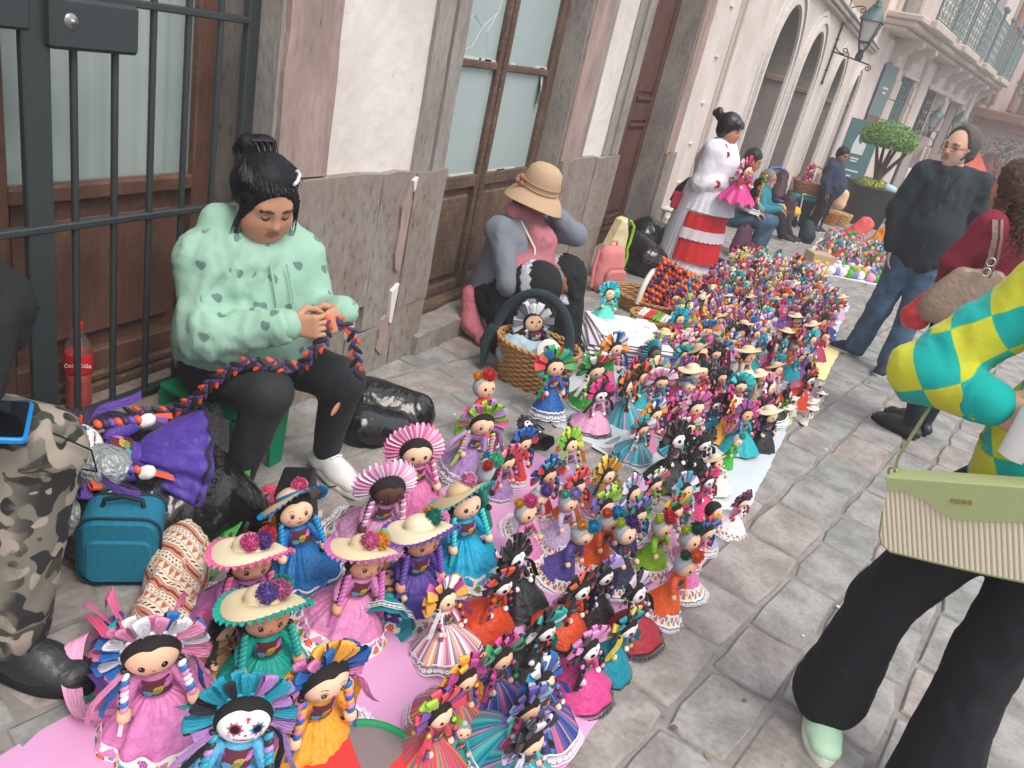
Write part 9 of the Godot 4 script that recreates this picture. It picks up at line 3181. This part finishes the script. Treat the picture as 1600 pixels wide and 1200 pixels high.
	make_doll("A", tr.transform * Vector3(-0.12, 0.65, 0.02), 0.42, 60, "d94f86", ["d83a6a", "e88ab0"], "pink doll sitting in the basket on the trolley", {}, "", 1, 900)
	sack("white_cloth_bag", "pale canvas bag hanging on the side of the trolley", [[Vector3(-0.50, gy(-15) + 0.45, -14.85), Vector3(-0.50, gy(-15) + 0.28, -14.8), 0.07, 0.11]], mat("a8a48f", 0.9), 10, 0.03, 0.02)
	sack("dark_backpack", "dark blue backpack on the ground at the old man's feet", [[Vector3(-0.46, gy(-12.8) + 0.1, -12.9), Vector3(-0.50, gy(-12.9) + 0.24, -12.95), 0.13, 0.10]], mat("20303c", 0.7), 11, 0.03, 0.02)
	# planter with a clipped tree
	var pl := thing("planter", "large black tapered square planter holding a clipped round tree", "planter", Vector3(0.24, gy(-18.4), -18.4), 0.25)
	var pf := mat("202225", 0.5, {"spec": 0.5, "bump": "grain_h", "bs": 0.1, "tri": true, "scale": 3.0})
	var p := MB.new()
	p.lathe(PackedVector2Array([Vector2(0.46, 0.0), Vector2(0.62, 0.78)]), 4, Transform3D(Basis(Vector3.UP, PI / 4), Vector3.ZERO))
	obj("body", p, pf, pl)
	var rim := MB.new()
	for k in 4:
		rim.box(Basis(Vector3.UP, PI / 2 * k) * Vector3(0, 0.80, 0.43), Vector3(0.94, 0.05, 0.08), 0.008, Basis(Vector3.UP, PI / 2 * k))
	obj("rim", rim, pf, pl)
	var so := MB.new()
	so.box(Vector3(0, 0.74, 0), Vector3(0.82, 0.02, 0.82))
	obj("soil", so, mat("4a3f34", 0.95), pl)
	var tree := thing("clipped_tree", "small tree clipped to a flat dome crown, growing in the black planter", "tree", Vector3(0.24, gy(-18.4) + 0.75, -18.4))
	var tk := MB.new()
	tk.tube(PackedVector3Array([Vector3(0, 0, 0), Vector3(0.01, 0.25, 0), Vector3(0.0, 0.42, 0.01)]), PackedFloat32Array([0.10, 0.085, 0.075]), 10)
	for a in [[-0.25, 0.05], [-0.10, -0.10], [0.06, 0.10], [0.16, -0.06], [0.40, 0.04]]:
		tk.tube(PackedVector3Array([Vector3(a[0] * 0.1, 0.25, a[1] * 0.2), Vector3(a[0] * 0.5, 0.55, a[1]), Vector3(a[0] * 1.0, 0.90, a[1] * 2.0)]), PackedFloat32Array([0.05, 0.038, 0.025]), 7)
	obj("trunk", tk, mat("8a7d70", 0.9, {"tex": "stone", "scale": Vector3(2, 4, 1)}), tree)
	var core := MB.new()
	core.ell(Vector3(-0.06, 1.02, 0), Vector3(0.46, 0.20, 0.44), Basis.IDENTITY, 16, 8)
	obj("inner_crown", core, mat("4f7a36", 0.9), tree)
	leaf_part("crown", tree, Vector3(-0.06, 1.02, 0), Vector3(0.58, 0.32, 0.55), 5600, 0.055, ["5f8c40", "72a04a", "4f7a36", "86ad58"], 401, 0.70, true)
	var hb := leaves("ground_cover", "yellow green leafy plants at the foot of the clipped tree", "plant", Vector3(0.24, gy(-18.4) + 0.84, -18.4), Vector3(0.40, 0.13, 0.40), 900, 0.06, ["a3ad2c", "b9bd3c", "7f9a2c"], 420)
	sack("plastic_bag", "pale blue plastic bag left on the planter rim", [[Vector3(0.50, gy(-18.4) + 0.86, -18.15), Vector3(0.62, gy(-18.4) + 0.84, -18.15), 0.09, 0.08]], mat("a8cdd6", 0.3), 12, 0.03, 0.03)
	# tall teal notice board at the wall corner
	var sg := thing("notice_board", "tall teal roll-up notice with a white arched emblem and lines", "sign", Vector3(-0.36, gy(-20.6), -20.6), 0.35)
	var sm := MB.new()
	sm.box(Vector3(0, 1.05, 0), Vector3(0.75, 2.0, 0.03), 0.004)
	obj("panel", sm, mat("4f7478", 0.7), sg)
	var ft := MB.new()
	ft.box(Vector3(0, 0.03, 0), Vector3(0.78, 0.06, 0.22), 0.01)
	obj("foot", ft, mat("7a7d80", 0.5), sg)
	var em := MB.new()
	em.prism(PackedVector2Array([Vector2(-0.14, 1.30), Vector2(0.14, 1.30), Vector2(0.15, 1.50), Vector2(0.10, 1.74), Vector2(0, 1.86), Vector2(-0.10, 1.74), Vector2(-0.15, 1.50)]), 0.016, 0.022)
	for q in [[1.20, 0.2], [1.14, 0.16], [0.92, 0.40], [0.80, 0.12], [0.70, 0.42], [0.42, 0.46]]:
		var ln := MB.new()
		ln.box(Vector3(0, q[0], 0.02), Vector3(q[1], 0.035, 0.006))
		obj("text_line", ln, mat("d5dcdc", 0.8), sg)
	obj("emblem", em, mat("d5dcdc", 0.8), sg)
	var hole := MB.new()
	hole.ell(Vector3(0, 1.64, 0.022), Vector3(0.055, 0.11, 0.006), Basis.IDENTITY, 12, 6)
	obj("emblem_centre", hole, mat("4f7478", 0.7), sg)
	# white display panels
	for k in 2:
		var wp := thing("display_board", ["white display board standing behind the planter, the nearer of two", "white display board standing behind the planter, the farther of two"][k], "board", Vector3(1.12 + 0.62 * k, gy(-20.4), -20.4 - 0.5 * k), 0.30, "white display boards")
		var wm := MB.new()
		wm.box(Vector3(0, 0.66, 0), Vector3(0.66, 1.28, 0.05), 0.008)
		obj("panel", wm, mat("dfe6ee", 0.6), wp)
		var wf := MB.new()
		for s in [-1, 1]:
			wf.box(Vector3(s * 0.27, 0.02, 0), Vector3(0.04, 0.04, 0.4), 0.006)
		obj("feet", wf, mat("9a9ea2", 0.5), wp)
	# baskets and a cream bag behind the man in navy
	for k in 2:
		var bq := thing("wicker_basket", ["orange wicker basket on the ground left of the planter", "pale wicker basket leaning against the planter"][k], "basket", Vector3(-0.32 + 0.22 * k, gy(-16.6), -16.6 - 0.3 * k))
		wicker(bq, 0.17, 0.15, 0.24, 0.3, mat(["a8683f", "c19a5f"][k], 0.6), 18, 6)
	sack("cream_bag", "cream cloth bag hanging behind the man in navy", [[Vector3(-0.22, gy(-15.6) + 0.66, -15.6), Vector3(-0.24, gy(-15.6) + 0.5, -15.6), 0.10, 0.13]], mat("d8b48f", 0.8), 14, 0.03, 0.02)
	# cardboard box and the far toys
	var cbx := MB.new()
	cbx.box(Vector3(-0.14, gy(-10.6) + 0.11, -10.6), Vector3(0.30, 0.22, 0.26), 0.006, Basis(Vector3.UP, 0.5))
	single("cardboard_box", cbx, mat("b09a80", 0.9), "plain cardboard box at the near corner of the far toys", "box")
	var r := RandomNumberGenerator.new()
	r.seed = 55
	var tc2 := ["5aa83c", "eeeaee", "e6a0c0", "8a7ac0", "5aa83c", "f0ecec", "d0b040"]
	for k in 34:
		var u := (k % 12) / 11.0
		var v := k / 12
		var x := lerpf(-0.22, 0.66, u) + r.randf_range(-0.03, 0.03)
		var z := lerpf(-10.35, -11.05, u) - 0.16 * v
		var mb := MB.new()
		mb.col = lin(tc2[r.randi() % 7])
		mb.ell(Vector3(x, gy(z) + 0.06, z), Vector3(0.06, 0.058, 0.06), Basis.IDENTITY, 12, 8)
		mb.col = lin(tc2[r.randi() % 7])
		mb.ell(Vector3(x + 0.03, gy(z) + 0.12, z - 0.02), Vector3(0.035, 0.035, 0.035), Basis.IDENTITY, 8, 6)
		single("stuffed_toy", mb, mat("ffffff", 0.8, {"vc": true}), "small round stuffed toy, number %d from the cardboard box along the far sheet" % (k + 1), "toy", "stuffed toys on the far sheet")
	var heap := MB.new()
	for k in 150:
		var z := r.randf_range(-13.4, -11.2)
		var x := r.randf_range(-0.25, 0.85) + (-z - 11.0) * 0.03
		heap_doll(heap, Vector3(x, gy(z) + 0.02, z), r.randf_range(0.20, 0.34), 60 + r.randf_range(-30, 30), ["8f7fc0", "e8e4ea", "1a90b4", "d4488c", "e8902c", "3fa646", "2a4f9a", "d8403a", "e38bb5", "b9a0d8"][r.randi() % 10], [["1f6fb0", "e8e8ee"], ["d8403a", "3f9a4a"], ["e88ab0", "8a6ac0"], ["12a5b0", "f0a83c"]][r.randi() % 4], r)
	var ho := single("toy_crowd", heap, mat("ffffff", 0.6, {"vc": true}), "far mass of bright dolls and toys heaped on the white sheet", "toys")
	ho.set_meta("kind", "stuff")
	var ra := thing("toy_rack", "low rack with orange and teal cloth at the back of the far toys", "rack", Vector3(0.45, gy(-13.9), -13.9), 0.2)
	for q in [["e88a2c", 0.15, 0.40], ["e0605f", -0.25, 0.42], ["2a6fc0", 0.42, 0.38], ["7a7fc0", 0.65, 0.34]]:
		var rm := MB.new()
		sdf(rm, [[Vector3(q[1] - 0.1, 0.1, 0), Vector3(q[1] + 0.08, q[2], 0), 0.14, 0.12, 0.05]], 0.035, Transform3D.IDENTITY, null, 0.03, 9.0)
		obj("cloth", rm, mat(q[0], 0.8), ra)
	# market tents at the far end
	for k in 3:
		var tt := thing("market_tent", ["orange market tent far down the street", "red market tent beside the orange one", "navy market tent below the orange one"][k], "tent", [Vector3(4.2, gy(-45), -45), Vector3(5.4, gy(-48), -48), Vector3(4.6, gy(-40), -40)][k], 0.5)
		var tm := MB.new()
		tm.lathe(PackedVector2Array([Vector2(1.5, 0.9), Vector2(1.45, 1.1), Vector2(0.25, 2.5), Vector2(0, 2.6)]) if k < 2 else PackedVector2Array([Vector2(1.5, 0.5), Vector2(1.45, 0.8), Vector2(0.8, 1.1), Vector2(0, 1.2)]), 4, Transform3D(Basis(Vector3.UP, 0.6), Vector3.ZERO))
		obj("canopy", tm, mat(["d8583a", "c9343a", "2a3d5a"][k], 0.8), tt)
		for q in 4:
			var pmb := MB.new()
			var a := TAU * q / 4 + 0.6
			pmb.tube(PackedVector3Array([Vector3(cos(a) * 1.4, 0, -sin(a) * 1.4), Vector3(cos(a) * 1.4, 1.0 if k < 2 else 0.6, -sin(a) * 1.4)]), 0.05, 6)
			obj("pole", pmb, mat("b9bcc0", 0.5), tt)
